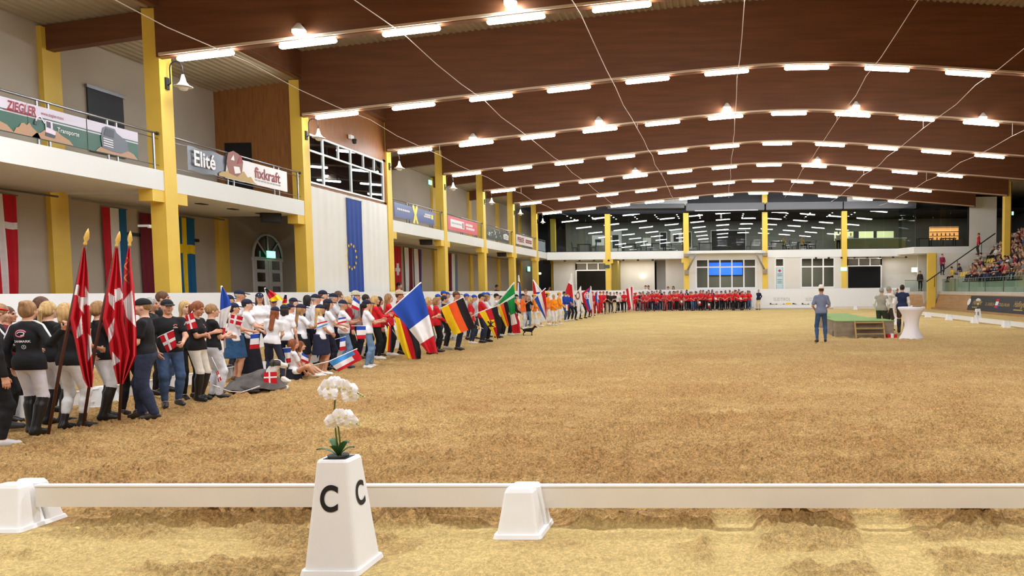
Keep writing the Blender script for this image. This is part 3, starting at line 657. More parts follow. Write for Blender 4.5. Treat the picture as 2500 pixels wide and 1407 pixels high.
put_text(r, 'fixkraft', P(655,425)[0], Hh*.55, .50, 'fix_red', bold=.008, sx=.98, d=.045)
for k in range(9): flat(r, [(P(625,445)[0]+k*.16,.14),(P(625,445)[0]+k*.16+.11,.14),(P(625,445)[0]+k*.16+.11,.18),(P(625,445)[0]+k*.16,.18)], 'grey_text', z=.04)
hx = P(575,410)[0]
flat(r, [(hx-.75,.02)]+[(hx-.75+k*.17,.10+.22*math.sin(PI*k/10)+.06*math.sin(k*2.9)) for k in range(11)]+[(hx+1.1,.02)], 'straw', 'straw_heap', z=.04)
flat(r, [(hx-.28,.18),(hx-.40,.50),(hx-.30,.80),(hx-.05,.90),(hx+.22,.84),(hx+.40,.62),(hx+.34,.30),(hx+.1,.12)], 'horse_brown', 'horse_head', z=.045)
flat(r, [(hx-.02,.20),(hx-.08,.42),(hx+.20,.44),(hx+.26,.26)], 'banner_cream', 'horse_teeth', z=.051); flat(r, [(hx-.2,.6),(hx-.05,.78),(hx-.02,.6)], 'banner_cream', 'horse_blaze', z=.051); flat(r, [(hx+.1,.52),(hx+.3,.84),(hx+.4,.6)], 'fix_red', 'horse_mane', z=.051)
# blue bank banner with crossed yellow gable sign
y0, y1, z0, z1 = ext(966,494,529,1063,519,550)
r = side_panel('advertising_banner', 'dark blue bank banner with a crossed yellow sign', 'banner', y0, z0); Wd = y1-y0; Hh = z1-z0; MB().box(0,Wd,0,.012,0,Hh).build('banner_sheet', 'bank_blue', r)
cxu, cv, s = Wd*.49, Hh*.53, .46
for q in (-1,1): flat(r, [(cxu-q*.50*s-.07,cv-s),(cxu-q*.50*s+.14,cv-s*1.05),(cxu+q*.42*s+.12,cv+s*.75),(cxu+q*.50*s,cv+s),(cxu+q*.42*s-.14,cv+s*.7)], 'bank_yellow', 'gable_cross', z=.002*(q+2))
for a, b, v in ((.06,.36,.52),(.74,.90,.62),(.71,.90,.46)):
    for k in range(7): u = Wd*(a+(b-a)*k/7); flat(r, [(u,Hh*v),(u+Wd*(b-a)/9,Hh*v),(u+Wd*(b-a)/9,Hh*v+.09),(u,Hh*v+.09)], 'pale_text', 'small_print', z=.004)
flat(r, [(Wd*.91,Hh*.42),(Wd*.965,Hh*.42),(Wd*.965,Hh*.76),(Wd*.91,Hh*.76)], 'bank_yellow', 'small_emblem', z=.004)
# pink banner
y0, y1, z0, z1 = ext(1096,526,562,1167,545,574)
r = side_panel('advertising_banner', 'pink red banner with a white label box on the gallery railing', 'banner', y0, z0); Wd = y1-y0; Hh = z1-z0; MB().box(0,Wd,0,.012,0,Hh).build('banner_sheet', 'pink_red', r)
flat(r, [(Wd*.08,Hh*.25),(Wd*.53,Hh*.25),(Wd*.53,Hh*.80),(Wd*.08,Hh*.80)], 'pale_text', 'label_box', z=.003)
for k in range(8): u = Wd*(.12+.042*k); flat(r, [(u,Hh*.48),(u+.13,Hh*.48),(u+.13,Hh*.60),(u,Hh*.60)], 'grey_text', 'small_print', z=.008)
flat(r, [(Wd*.47,Hh*.3),(Wd*.5,Hh*.3),(Wd*.5,Hh*.66),(Wd*.485,Hh*.74),(Wd*.47,Hh*.66)], 'fix_red', 'bottle_print', z=.008)
for row, a, b in ((.56,.58,.84),(.30,.60,.90)):
    for k in range(8): u = Wd*(a+(b-a)*k/8); flat(r, [(u,Hh*row),(u+Wd*(b-a)/10,Hh*row),(u+Wd*(b-a)/10,Hh*(row+.18)),(u,Hh*(row+.18))], 'pale_text', 'block_letter', z=.004)
# dark green banner with white scribbles
y0, y1, z0, z1 = ext(1189,554,581,1245,571,595)
r = side_panel('advertising_banner', 'dark green banner with white sketch pattern on the gallery railing', 'banner', y0, z0); Wd = y1-y0; Hh = z1-z0; MB().box(0,Wd,0,.012,0,Hh).build('banner_sheet', 'dark_green_grey', r)
random.seed(9)
for k in range(16):
    u = Wd*random.uniform(.03,.62); v = Hh*random.uniform(.15,.8); a = random.uniform(.1,.42); flat(r, [(u,v),(u+a,v+random.uniform(-.1,.2)),(u+a*.6,v+random.uniform(.1,.26))], 'pale_text', 'sketch_mark', z=.003)
flat(r, [(Wd*.74,Hh*.3),(Wd*.96,Hh*.26),(Wd*.97,Hh*.72),(Wd*.86,Hh*.86),(Wd*.73,Hh*.74)], 'pale_text', 'white_badge', z=.003)
for k in range(4): flat(r, [(Wd*.77,Hh*(.38+.09*k)),(Wd*.93,Hh*(.38+.09*k)),(Wd*.93,Hh*(.41+.09*k)),(Wd*.77,Hh*(.41+.09*k))], 'dark_green_grey', 'small_print', z=.008)
# white banner with red letters
y0, y1, z0, z1 = ext(1262,572,595,1302,582,604)
r = side_panel('advertising_banner', 'white banner with red lettering on the gallery railing', 'banner', y0, z0); Wd = y1-y0; Hh = z1-z0; MB().box(0,Wd,0,.012,0,Hh).build('banner_sheet', 'banner_cream', r)
put_text(r, 'PFERDE', Wd*.26, Hh*.48, .52, 'fix_red', bold=.01, sx=1.05, d=.01)
for k in range(5): u = Wd*(.56+.078*k); flat(r, [(u,Hh*.3),(u+.3,Hh*.3),(u+.3,Hh*.68),(u,Hh*.68)], 'fix_red', 'block_letter', z=.004); flat(r, [(u+.1,Hh*.4),(u+.2,Hh*.4),(u+.2,Hh*.56),(u+.1,Hh*.56)], 'banner_cream', 'letter_gap', z=.008)
r, _, _ = wavy(61.35,64.0,5.2,6.0,'foil_sheet','crumpled silver sheet tied to the last gallery railing','silver_foil',.05,9.0); r['category'] = 'sheet'

# hanging flags
def hang(name, label, ya, yb, zb, zt, X, cols, fold=.03, facing=PI/2, seed=0):
    """hanging flag: cols(u,v)->material name over a folded cloth, with a bar above"""
    r = empty(name, (X,ya,zb), facing); tag(r, label, 'flag'); W = yb-ya; H = zt-zb; nu, nv = 28, 30
    names = []; m = MB(); g = []
    for k in range(nv+1):
        v = k/nv
        g.append([((W*i/nu)*(1-.06*(1-v))+.03*math.sin(3*v+seed)*(1-v), fold*math.sin(i*.75+seed+1.2*v)*(1.2-v), H*v+.03*math.sin(i*.5+seed)*(1-v)) for i in range(nu+1)])
    vs = [p for row in g for p in row]
    for k in range(nv):
        for i in range(nu):
            c = cols((i+.5)/nu,(k+.5)/nv)
            if c not in names: names.append(c)
            m.add([], [], 0); m.f.append((k*(nu+1)+i,k*(nu+1)+i+1,(k+1)*(nu+1)+i+1,(k+1)*(nu+1)+i)); m.mi.append(names.index(c)); m.sm.append(True)
    m.v = vs; m.build('flag_cloth', names, r); MB().tube([(-.05,0,H),(W+.05,0,H)],.015,6).build('hanging_bar', 'steel', r); return r
stripe = lambda *c: (lambda u, v: c[min(int(u*len(c)), len(c)-1)])
XH = XB+.075
def hy(px, py=600): return at_x(px,py,XH).y
hang('hanging_flag', 'red flag with white cross hanging on the gallery wall above the riders in black', hy(-22), hy(46), 1.7, 4.40, XH, lambda u,v: 'flag_white' if (.33<u<.50 or .66<v<.74) else 'flag_red', .05)
hang('hanging_flag', 'red, white and blue striped flag hanging beside the first yellow column', hy(254), hy(312), 1.3, 4.42, XH, stripe('flag_red','flag_white','flag_teal'), .02, seed=1)
hang('hanging_flag', 'narrow red and white flag half hidden by the first yellow column', hy(345), hy(392), 1.3, 4.40, XH, stripe('flag_darkred','flag_darkred','flag_white'), .015, seed=2)
hang('hanging_flag', 'blue flag with yellow cross hanging past the first yellow column', hy(425), hy(477), 1.3, 4.42, XH, lambda u,v: 'flag_yellow' if (.38<u<.60 or .60<v<.70) else 'flag_teal', .02, seed=3)
hang('hanging_flag', 'red flag with small white cross behind the large tricolour', hy(961,650), hy(981,650), 1.5, 4.42, XH, lambda u,v: 'flag_white' if ((.40<u<.64 and .42<v<.66) or (.22<u<.82 and .49<v<.57)) else 'flag_red', .03, seed=4)
hang('hanging_flag', 'white flag with dark wine red stripe hanging behind the large tricolour', hy(988,650), hy(1008,650), 1.5, 4.42, XH, stripe('flag_white','flag_white','flag_darkred','flag_darkred'), .05, seed=5)
hang('hanging_flag', 'white flag with dark violet edge, nearest the boarded pilaster', hy(1012,650), hy(1030,650), 1.5, 4.42, XH, stripe('flag_white','flag_white','flag_darkred','eu_blue'), .05, seed=6)
hang('hanging_flag', 'red, white and grey blue flag hanging behind the fourth yellow column', hy(1097,650), hy(1117,650), 1.5, 4.42, XH, stripe('flag_darkred','flag_white','flag_greyblue'), .03, seed=7)
r = hang('hanging_flag', 'tall blue flag with a ring of yellow stars on the white cloth', 29.72, 30.95, 1.2, 5.62, -15.175, lambda u,v: 'eu_blue', .02, seed=8)
sm_ = MB(); sm_.add([(math.sin(PI*k/5)*(.085 if k%2==0 else .035),0,math.cos(PI*k/5)*(.085 if k%2==0 else .035)) for k in range(10)], [tuple(range(10))])
sc_ = at_x(860,627,-15.1); st = None
for k in range(12):
    a = 2*PI*k/12; loc = (sc_.y-29.72+.40*math.sin(a), -.05, sc_.z-1.2+.50*math.cos(a))
    if st is None: st = sm_.build('star', 'flag_yellow', r, loc)
    else: o = st.copy(); COL.objects.link(o); o.location = loc

# gooseneck lamps on the columns
def wall_lamp(j):
    y = col_y(j)+.23; r = empty('wall_lamp', (XL,y,7.55)); tag(r, 'gooseneck lamp with white bell shade on the %s yellow column' % ordn(j+1), 'lamp', 'gooseneck lamps on the columns')
    MB().box(0,.05,-.06,.06,-.16,.16).build('back_plate', 'dark_metal', r)
    pts = [(.05,0,-.05),(.12,0,0),(.12,0,.42)]+[(.30-.18*math.cos(PI*k/8),0,.42+.18*math.sin(PI*k/8)) for k in range(1,9)]+[(.48,0,.22)]
    MB().tube(pts,.017,8).build('gooseneck', 'dark_metal', r)
    MB().lathe([(.03,.24),(.045,.18),(.08,.04),(.15,-.05),(.23,-.085),(.225,-.10)],(.48,0,0),18,cap=False).build('shade', 'white_frame', r)
    MB().lathe([(.115,-.07),(.12,-.12),(.09,-.18),(.0,-.21)],(.48,0,0),14,cap=False).build('globe', 'white_plaster', r)
for j in range(0,7): wall_lamp(j)
# loudspeakers under the slab
for k, (px,py,rz) in enumerate(((663,533,.5),(1040,591,.4),(1225,621,.3),(1335,640,.2))):
    p = at_x(px,py,-15.9); r = empty('loudspeaker', p, rz); tag(r, 'black wedge loudspeaker hung under the gallery slab, %s from the camera' % ordn(k+1), 'speaker', 'loudspeakers under the gallery')
    MB().add([(-.32,-.2,-.16),(.32,-.2,-.16),(.2,.2,-.16),(-.2,.2,-.16),(-.32,-.2,.16),(.32,-.2,.16),(.2,.2,.16),(-.2,.2,.16)],[(0,1,2,3),(4,5,6,7),(0,1,5,4),(1,2,6,5),(2,3,7,6),(3,0,4,7)]).build('cabinet', 'black', r)
    MB().box(-.28,.28,-.215,-.2,-.13,.13).build('grille', 'dark_metal', r)
    MB().tube([(-.34,0,0),(-.34,0,4.58-p.z+.02)],.015,6).build('bracket', 'dark_metal', r)
# arched double door at the back of the gallery
ad = empty('door_4', (XB+.02,29.75,0)); ad['kind'] = 'structure'; tag(ad, 'white arched double door with fanlight under the gallery', 'door')
for s in (-1,1):
    dl = MB().box(-.02,.04,(.03 if s>0 else -.95),(.95 if s>0 else -.03),0,3.1).build('door_leaf', 'white_frame', ad)
    for z in (1.7,2.25,2.75): MB().box(.04,.05,.25*1 if s>0 else -.75,.75 if s>0 else -.25,z,z+.36).build('pane', 'black_glass', dl)
arch = [(math.cos(PI*k/12)*.95, 3.2+.95*math.sin(PI*k/12)) for k in range(13)]
MB().loft([[(-.02,y,z) for y,z in arch],[(.02,y,z) for y,z in arch]]).build('fanlight', 'black_glass', ad)
for k in range(5):
    a = PI*(k)/4; MB().tube([(.04,0,3.2),(.04,math.cos(a)*.95,3.2+.95*math.sin(a))],.035,6).build('fan_bar', 'white_frame', ad)
MB().box(-.02,.06,-1.0,1.0,3.1,3.24).build('transom', 'white_frame', ad); MB().tube([(.04,y*1.03,3.2+(z-3.2)*1.03) for y,z in arch],.05,6).build('arch_frame', 'white_frame', ad)
MB().box(XB-.02,XB+.14,26.7,27.26,0,4.58).build('pilaster', 'yellow_paint', bw)
def exit_light(p, rz, label, s=.3, m='exit_sign'):
    r = empty('exit_sign', p, rz); tag(r, label, 'sign'); MB().box(-s/2,s/2,0,.06,-s*.28,s*.28).build('lit_face', m, r); MB().box(-s/2-.02,s/2+.02,.06,.08,-s*.3,s*.3).build('case', 'exit_green', r)
exit_light((XB+.22,29.75,3.36), PI/2, 'glowing exit lamp over the arched door under the gallery', .5)
exit_light(at_x(1052,446,XB+.1), PI/2, 'glowing exit sign high on the gallery wall past the boarded cabin', .5)
exit_light(at_x(1292,657,XB+.2), PI/2, 'glowing exit sign under the far part of the gallery', .8)
exit_light(at_y(2060,657,FAR-.12), 0, 'green exit sign on the yellow column beside the dark doorway', .55)
exit_light(at_y(2467,521,60.), 0, 'glowing exit sign in the dark corner above the stand', .5); p_ = at_y(2467,521,60.); MB().tube([(0,.03,.1),(0,.03,deck_z(p_.x)-p_.z)],.015,6).build('hanger','dark_metal',[q for q in COL.objects if q.get('label') == 'glowing exit sign in the dark corner above the stand'][0])
exit_light(at_y(1481,651,FAR-.12), 0, 'small grey green sign on the yellow column beside the far dark doorway', .5, 'dark_green_grey')
# window with dark blind, camera, junction bits on the gallery wall
wd = empty('window_6', (XB+.03,21.4,6.0)); wd['kind'] = 'structure'; tag(wd, 'gallery window closed by a dark blind', 'window')
MB().box(0,.03,0,1.3,0,1.85).build('blind', 'banner_dark', wd); MB().box(0,.07,-.05,1.35,1.85,1.95).build('blind_box', 'steel', wd)
p = at_x(857,340,-15.2); r = empty('security_camera', p); tag(r, 'small white dome camera on the boarded cabin front', 'camera')
MB().box(-.04,.06,-.14,.14,.0,.16).build('mount', 'white_frame', r); MB().lathe([(0,-.2),(.07,-.18),(.09,-.1),(.09,0)],(.14,0,0),14).build('dome', 'dark_metal', r)
p = at_x(604,191,-17.2); r = empty('wall_luminaire', p); tag(r, 'small pale spotlight box under the gallery deck', 'lamp'); MB().box(-.08,.08,-.25,.25,-.06,.06).build('lamp_box', 'white_frame', r); MB().box(-.02,.02,-.02,.02,.06,.35).build('stem', 'white_frame', r)
p = at_y(372,552,19.95); r = empty('small_luminaire', p); tag(r, 'small white strip lamp on the side of the first yellow column', 'lamp'); MB().box(-.32,.0,-.12,-.0,-.03,.03).build('lamp_strip', 'white_frame', r); MB().box(-.06,.0,-.1,0,-.06,-.03).build('bracket', 'white_frame', r)
# wall glow lamp at the far recess
p = at_y(1569,675,FAR+2.3); r = empty('wall_glow_lamp', p); tag(r, 'round glowing wall lamp on the pale wall behind the riders in red', 'lamp'); MB().lathe([(0,-.12),(.12,-.08),(.15,0),(.12,.08),(0,.12)],n=14).build('lamp_globe', 'glow', r); MB().box(-.05,.05,.05,.12,-.05,.05).build('wall_mount', 'white_frame', r)
p = at_y(2236,659,FAR+.6); r = empty('wall_glow_lamp', p); tag(r, 'bright rectangular wall lamp in the passage below the restaurant corner', 'lamp'); MB().box(-.35,.35,-.06,.02,-.18,.18).build('lamp_glass', 'glow', r); MB().box(-.38,.38,.02,.06,-.2,.2).build('lamp_case', 'white_frame', r)
p = at_x(1318,668,XB+.2); r = empty('wall_glow_lamp', p); tag(r, 'small round glowing lamp on the wall under the far gallery', 'lamp'); MB().lathe([(0,-.12),(.12,-.08),(.15,0),(.12,.08),(0,.12)],n=12).build('lamp_globe', 'glow', r); MB().box(-.12,-.05,-.05,.05,-.05,.05).build('wall_mount', 'white_frame', r)
# lettering printed on the far barrier
for k, px in enumerate((1909,1987)):
    p = at_y(px,731.5,FAR-.37); r = empty('barrier_lettering', p); tag(r, 'grey lettering on the far white barrier, %s' % ('fully readable' if k == 0 else 'half hidden by the hatted man'), 'lettering')
    put_text(r, 'SÜDTIROL', 0,0,.40,'grey_text',sx=.72,d=.0,spacing=1.1)
    q = empty('barrier_emblem', at_y(px+1,743.5,FAR-.37)); tag(q, 'small yellow and black emblem under the barrier lettering, %s' % ('fully visible' if k == 0 else 'beside the hatted man'), 'emblem')
    flat(q, [(-1.1,0),(-1.05,.16),(-.9,.04),(-.6,.02),(-.5,.08),(-.4,0)], 'letter_black', 'mountain_print'); flat(q, [(.2,0),(.35,.12),(.7,.13),(.85,0)], 'flag_yellow', 'yellow_print'); flat(q, [(.85,0),(.9,.12),(1.2,.03),(1.3,0)], 'letter_black', 'mountain_print'); flat(q, [(0,0),(.15,.08),(.2,0)], 'letter_black', 'mountain_print')
# ---------------------------------------------------------------- people: posed skeleton -> smooth skin surface, clothes as surfaces of their own
mat('skin', rough=0.5, objcol=True, var=.08, scale=14, spec=.35); mat('cloth', rough=0.85, objcol=True, var=.10, scale=9, bump=.55, bscale=9)
mat('denim', rough=0.9, objcol=True, var=.32, scale=5, bump=.8, bscale=13); mat('leather', rough=0.35, objcol=True, var=.05, scale=9)
mat('hair', rough=0.55, objcol=True, var=.5, scale=34, stretch=(1,1,.14), bump=.9, bscale=50); mat('eye', (36,26,22), .2); mat('lip', (170,96,88), .45); mat('brow', (70,50,36), .8)
V3 = lambda *a: np.array(a, np.float64)
class Field:
    """union of soft primitives sampled on a grid and turned into a surface"""
    def __init__(s): s.p = []; s.cut = []; s.sub = []
    def cone(s, a, b, r1, r2, k=.03, flat=None): s.p.append(('c', V3(*a), V3(*b), r1, r2, k, flat)); return s
    def ell(s, c, r, R=None, k=.03): s.p.append(('e', V3(*c), V3(*r), np.eye(3) if R is None else R, None, k, None)); return s
    def plane(s, p, n): n = V3(*n); s.cut.append((V3(*p), n/np.linalg.norm(n))); return s      # keeps the side opposite to n
    def minus(s, c, r, R=None, k=.012): s.sub.append((V3(*c), V3(*r), np.eye(3) if R is None else R, k)); return s
    def bounds(s):
        lo = []; hi = []
        for t in s.p:
            if t[0] == 'c':
                r = max(t[3], t[4]); lo.append(np.minimum(t[1],t[2])-r); hi.append(np.maximum(t[1],t[2])+r)
            else: r = np.abs(t[3]).T @ t[2]; lo.append(t[1]-r); hi.append(t[1]+r)
        return np.min(lo,0), np.max(hi,0)
    def mesh(s, h):
        lo, hi = s.bounds(); lo = lo-2.5*h; n = np.ceil((hi+2.5*h-lo)/h).astype(int)+1
        ax = [lo[i]+h*np.arange(n[i]) for i in range(3)]; D = np.full(n, 1.0, np.float32)
        for t in s.p:
            if t[0] == 'c': r = max(t[3],t[4]); a, b = np.minimum(t[1],t[2])-r, np.maximum(t[1],t[2])+r
            else: r = np.abs(t[3]).T @ t[2]; a, b = t[1]-r, t[1]+r
            m = t[5]+2.5*h; i0 = np.clip(((a-m-lo)/h).astype(int),0,n); i1 = np.clip(np.ceil((b+m-lo)/h).astype(int)+1,0,n)
            sl = tuple(slice(i0[q],i1[q]) for q in range(3))
            X, Y, Z = [ax[q][i0[q]:i1[q]].astype(np.float32).reshape([-1 if q==w_ else 1 for w_ in range(3)]) for q in range(3)]
            if t[0] == 'c':
                A, B = t[1], t[2]; d = B-A; L = max(d@d, 1e-9); px, py, pz = X-A[0], Y-A[1], Z-A[2]
                tt = np.clip((px*d[0]+py*d[1]+pz*d[2])/L, 0, 1)
                ex, ey, ez = px-tt*d[0], py-tt*d[1], pz-tt*d[2]
                if t[6] is not None:
                    f, sc = t[6]; q_ = ex*f[0]+ey*f[1]+ez*f[2]; g = q_*(sc-1); ex = ex+g*f[0]; ey = ey+g*f[1]; ez = ez+g*f[2]
                v = np.sqrt(ex*ex+ey*ey+ez*ez)-(t[3]+(t[4]-t[3])*tt)
            else:
                C, r, R = t[1], t[2], t[3]; px, py, pz = X-C[0], Y-C[1], Z-C[2]
                u = [(R[q][0]*px+R[q][1]*py+R[q][2]*pz) for q in range(3)]
                k0 = np.sqrt(sum((u[q]/r[q])**2 for q in range(3))); k1 = np.sqrt(sum((u[q]/r[q]**2)**2 for q in range(3)))+1e-6
                v = k0*(k0-1)/k1
            k = t[5]; o = D[sl]; hh = np.clip(.5+.5*(o-v)/k,0,1); D[sl] = o*(1-hh)+v*hh-k*hh*(1-hh)
        G = [ax[q].astype(np.float32).reshape([-1 if q==w_ else 1 for w_ in range(3)]) for q in range(3)]
        for C, r, R, k in s.sub:
            px, py, pz = G[0]-C[0], G[1]-C[1], G[2]-C[2]; u = [(R[q][0]*px+R[q][1]*py+R[q][2]*pz) for q in range(3)]
            k0 = np.sqrt(sum((u[q]/r[q])**2 for q in range(3))); k1 = np.sqrt(sum((u[q]/r[q]**2)**2 for q in range(3)))+1e-6
            v = -(k0*(k0-1)/k1); hh = np.clip(.5-.5*(D-v)/k,0,1); D = D*(1-hh)+v*hh+k*hh*(1-hh)
        for p, nrm in s.cut: D = np.maximum(D, (G[0]-p[0])*nrm[0]+(G[1]-p[1])*nrm[1]+(G[2]-p[2])*nrm[2])
        return nets(D, lo, h)
def nets(D, lo, h):
    ins = D < 0; n = np.array(D.shape)-1; c = [D[i:n[0]+i, j:n[1]+j, k:n[2]+k] for i in (0,1) for j in (0,1) for k in (0,1)]
    cnt = sum((q < 0).astype(np.int8) for q in c); I, J, K = np.nonzero((cnt > 0) & (cnt < 8)); N = len(I)
    vid = np.full(n, -1, np.int32); vid[I,J,K] = np.arange(N); acc = np.zeros((N,3)); num = np.zeros(N); off = [(i,j,k) for i in (0,1) for j in (0,1) for k in (0,1)]
    vals = [q[I,J,K] for q in c]
    for a in range(8):
        for b in range(a+1,8):
            oa, ob = np.array(off[a]), np.array(off[b])
            if np.abs(oa-ob).sum() != 1: continue
            m = (vals[a] < 0) != (vals[b] < 0); t = np.where(m, vals[a]/np.where(m, vals[a]-vals[b], 1), 0)
            acc += m[:,None]*(oa+(ob-oa)*t[:,None]); num += m
    V = lo+h*(np.stack([I,J,K],1)+acc/num[:,None]); F = []
    for d in range(3):
        e1, e2 = [(1,2),(2,0),(0,1)][d]; sl0 = [slice(None)]*3; sl1 = [slice(None)]*3; sl0[d] = slice(0,-1); sl1[d] = slice(1,None)
        s0, s1 = ins[tuple(sl0)], ins[tuple(sl1)]; x = s0 != s1; P = np.array(np.nonzero(x)).T
        ok = (P[:,e1] > 0) & (P[:,e2] > 0) & (P[:,e1] < n[e1]) & (P[:,e2] < n[e2]) & (P[:,d] < n[d]); P = P[ok]
        if not len(P): continue
        u = np.zeros(3,int); v = np.zeros(3,int); u[e1] = 1; v[e2] = 1
        g = lambda Q: vid[Q[:,0],Q[:,1],Q[:,2]]
        q = np.stack([g(P-u-v), g(P-v), g(P), g(P-u)],1); fl = ~s0[P[:,0],P[:,1],P[:,2]]; q[fl] = q[fl][:,::-1]; F.append(q)
    return V, (np.concatenate(F) if F else np.zeros((0,4),int))
def rotz(a): c, s = math.cos(a), math.sin(a); return np.array([[c,-s,0],[s,c,0],[0,0,1]])
def rotx(a): c, s = math.cos(a), math.sin(a); return np.array([[1,0,0],[0,c,-s],[0,s,c]])
def roty(a): c, s = math.cos(a), math.sin(a); return np.array([[c,0,s],[0,1,0],[-s,0,c]])
def unit(v): return v/(np.linalg.norm(v)+1e-9)
def ik(a, t, l1, l2, pole):
    d = t-a; L = np.linalg.norm(d); L = min(L, (l1+l2)*.995); d = unit(d); x = (l1*l1-l2*l2+L*L)/(2*L); y = math.sqrt(max(l1*l1-x*x,0)); p = pole-d*(pole@d); p = unit(p)
    return a+d*x+p*y, a+d*L
ARMS = {'down':((.25,.04,.87),(.25,.04,.87)),'clasp':((.07,.25,1.00),(.07,.25,1.02)),'crossed':((-.05,.27,1.20),(-.06,.26,1.14)),'clap':((.05,.36,1.20),(.05,.36,1.24)),'behind':((.07,-.20,.93),(.07,-.19,.95)),
        'phone':((.05,.30,1.46),(.07,.30,1.44)),'hold':((.16,.38,1.14),(.24,.05,.88)),'holdl':((.25,.05,.88),(.16,.38,1.14)),'both':((.10,.36,1.10),(.12,.32,1.02)),'pocket':((.23,.10,.93),(.23,.10,.93)),'up':((.18,.30,1.36),(.25,.04,.87)),
        'lap':((.10,.36,.66),(.10,.36,.66)),'chin':((.05,.28,1.0),(.12,.36,.66)),'lean':((.22,.36,1.20),(.22,.36,1.20)),'point':((.30,.52,1.24),(.24,.05,.88)),'photo':((.05,.30,1.38),(.24,.12,1.0))}
def skeleton(P):
    J = {}; lean, side = P.get('lean',0.), P.get('side',0.); sit = P.get('sit',False); st = P.get('stance',.10); stag = P.get('stag',.03); g = P.get('g',1.0)*(.90 if P.get('fem') else .95)
    hipz = .93
    if sit == 'floor': hipz = .14
    elif sit: hipz = .50
    pel = V3(0,0,hipz+.03); T = rotx(-lean) @ roty(side)
    up = lambda x,y,z: pel+T @ V3(x,y,z-.96)
    J['pel'] = pel; J['T'] = T
    for s, k in ((1,'R'),(-1,'L')):
        hip = pel+V3(.092*s*g,0,-.03); J['hip'+k] = hip
        if sit == 'floor': ank = V3(.16*s,.42+.1*(s<0),.07); pole = V3(.9*s,.2,.5)
        elif sit: ank = V3(.11*s,.46+.05*s,.08); pole = V3(.2*s,1,.6)
        else: ank = V3((st+.0)*s, stag*s, .085); pole = V3(.25*s,1,0)
        if P.get('kick') == k: ank = V3(.30*s,-.18,.12)
        J['knee'+k], J['ank'+k] = ik(hip, ank, .43, .44, pole)
        fy = P.get('toe',.18)*s; J['toe'+k] = J['ank'+k]+V3(.155*math.sin(fy),.155*math.cos(fy),-.045) if P.get('kick') != k else J['ank'+k]+V3(.15,-.02,-.08)
        J['sho'+k] = up((.160 if P.get('fem') else .176)*s*(.5+.5*g),-.005,1.405)
    arms = ARMS[P['arms']] if isinstance(P.get('arms','down'), str) else P['arms']
    dz = hipz-.93
    for (t, s, k) in ((arms[0],1,'R'),(arms[1],-1,'L')):
        t = V3(t[0]*s, t[1], t[2]+(dz if sit and P['arms'] not in ('lap','chin') else 0)-(0 if not (sit and P['arms'] in ('lap','chin')) else (.0 if sit is True else .32)))
        if isinstance(P.get('arms','down'), str) and not sit: t = up(*t)
        pole = V3(.7*s,-.6,-.55) if not P.get('pole') else V3(P['pole'][0]*s,*P['pole'][1:])
        J['elb'+k], J['wri'+k] = ik(J['sho'+k], t, .285, .255, pole)
    J['chest'] = up(0,.0,1.28); J['waist'] = up(0,.01,1.08); J['neck'] = up(0,-.01,1.47)
    J['HR'] = (T if abs(lean) < .35 else rotx(-lean*.6)) @ rotz(-P.get('hyaw',0.)) @ rotx(P.get('hpitch',0.)); J['head'] = J['neck']+T @ V3(0,.012,.045)+J['HR'] @ V3(0,.012,.118)
    return J
def torso(F, J, g, d, fem, belly, k=.06):
    T = J['T']; R = T.T; c = J['chest']; w_ = J['waist']; p = J['pel']
    F.ell(c+T@V3(0,0,.0), V3((.148 if fem else .162)*(.5+.5*g)+d,.104*g+d,.185+d), R, k); F.ell(w_, V3(.138*g+d,.100*g*(1+.25*belly)+d,.16+d), R, k); F.ell(p, V3((.165 if fem else .158)*g+d*1.7,.118*g+d*1.7,.125+d*1.7), R, k)
    if belly: F.ell(w_+T@V3(0,.06*belly,-.03), V3(.125*g+d,.095*g+d,.13+d), R, k)
    if fem: F.ell(c+T@V3(0,.075,-.02), V3(.115*g+d,.06+d,.07+d), R, .05)
    else: F.ell(c+T@V3(0,.05,.03), V3(.13*g+d,.065+d,.09+d), R, .05)
    for k_ in 'RL': F.cone(J['neck']+T@V3(0,-.01,-.02), J['sho'+k_]-T@V3(0,0,.012), .044+d*.8, .046+d*.7, .04)
def arm(F, J, k, d, g, upto=2.0, k_=.03):
    a, b, c = J['sho'+k], J['elb'+k], J['wri'+k]
    if upto <= 1: F.cone(a, a+(b-a)*upto, .048*g+d*.8, .046*g+d*1.15, k_)
    else: F.cone(a, b, .047*g+d*.8, .038*g+d, k_); F.cone(b, b+(c-b)*(upto-1), .038*g+d, (.038-(.038-.026)*(upto-1))*g+d, k_)
def leg(F, J, k, d, g, upto=2.0, k_=.04):
    a, b, c = J['hip'+k], J['knee'+k], J['ank'+k]
    if upto <= 1: F.cone(a, a+(b-a)*upto, .090*g+d, (.090-(.03)*upto)*g+d, k_)
    else:
        F.cone(a, b, .090*g+d, .058*g+d, k_); m = b+(c-b)*.3; back = unit(np.cross(c-b, V3(1,0,0)))*-.012
        e = b+(c-b)*(upto-1); F.cone(b, e, .056*g+d, (.056-.018*(upto-1))*g+d, k_)
        if upto > 1.5: F.cone(m+V3(0,-.012,0), b+(c-b)*.55, .055*g+d, .040*g+d, k_)
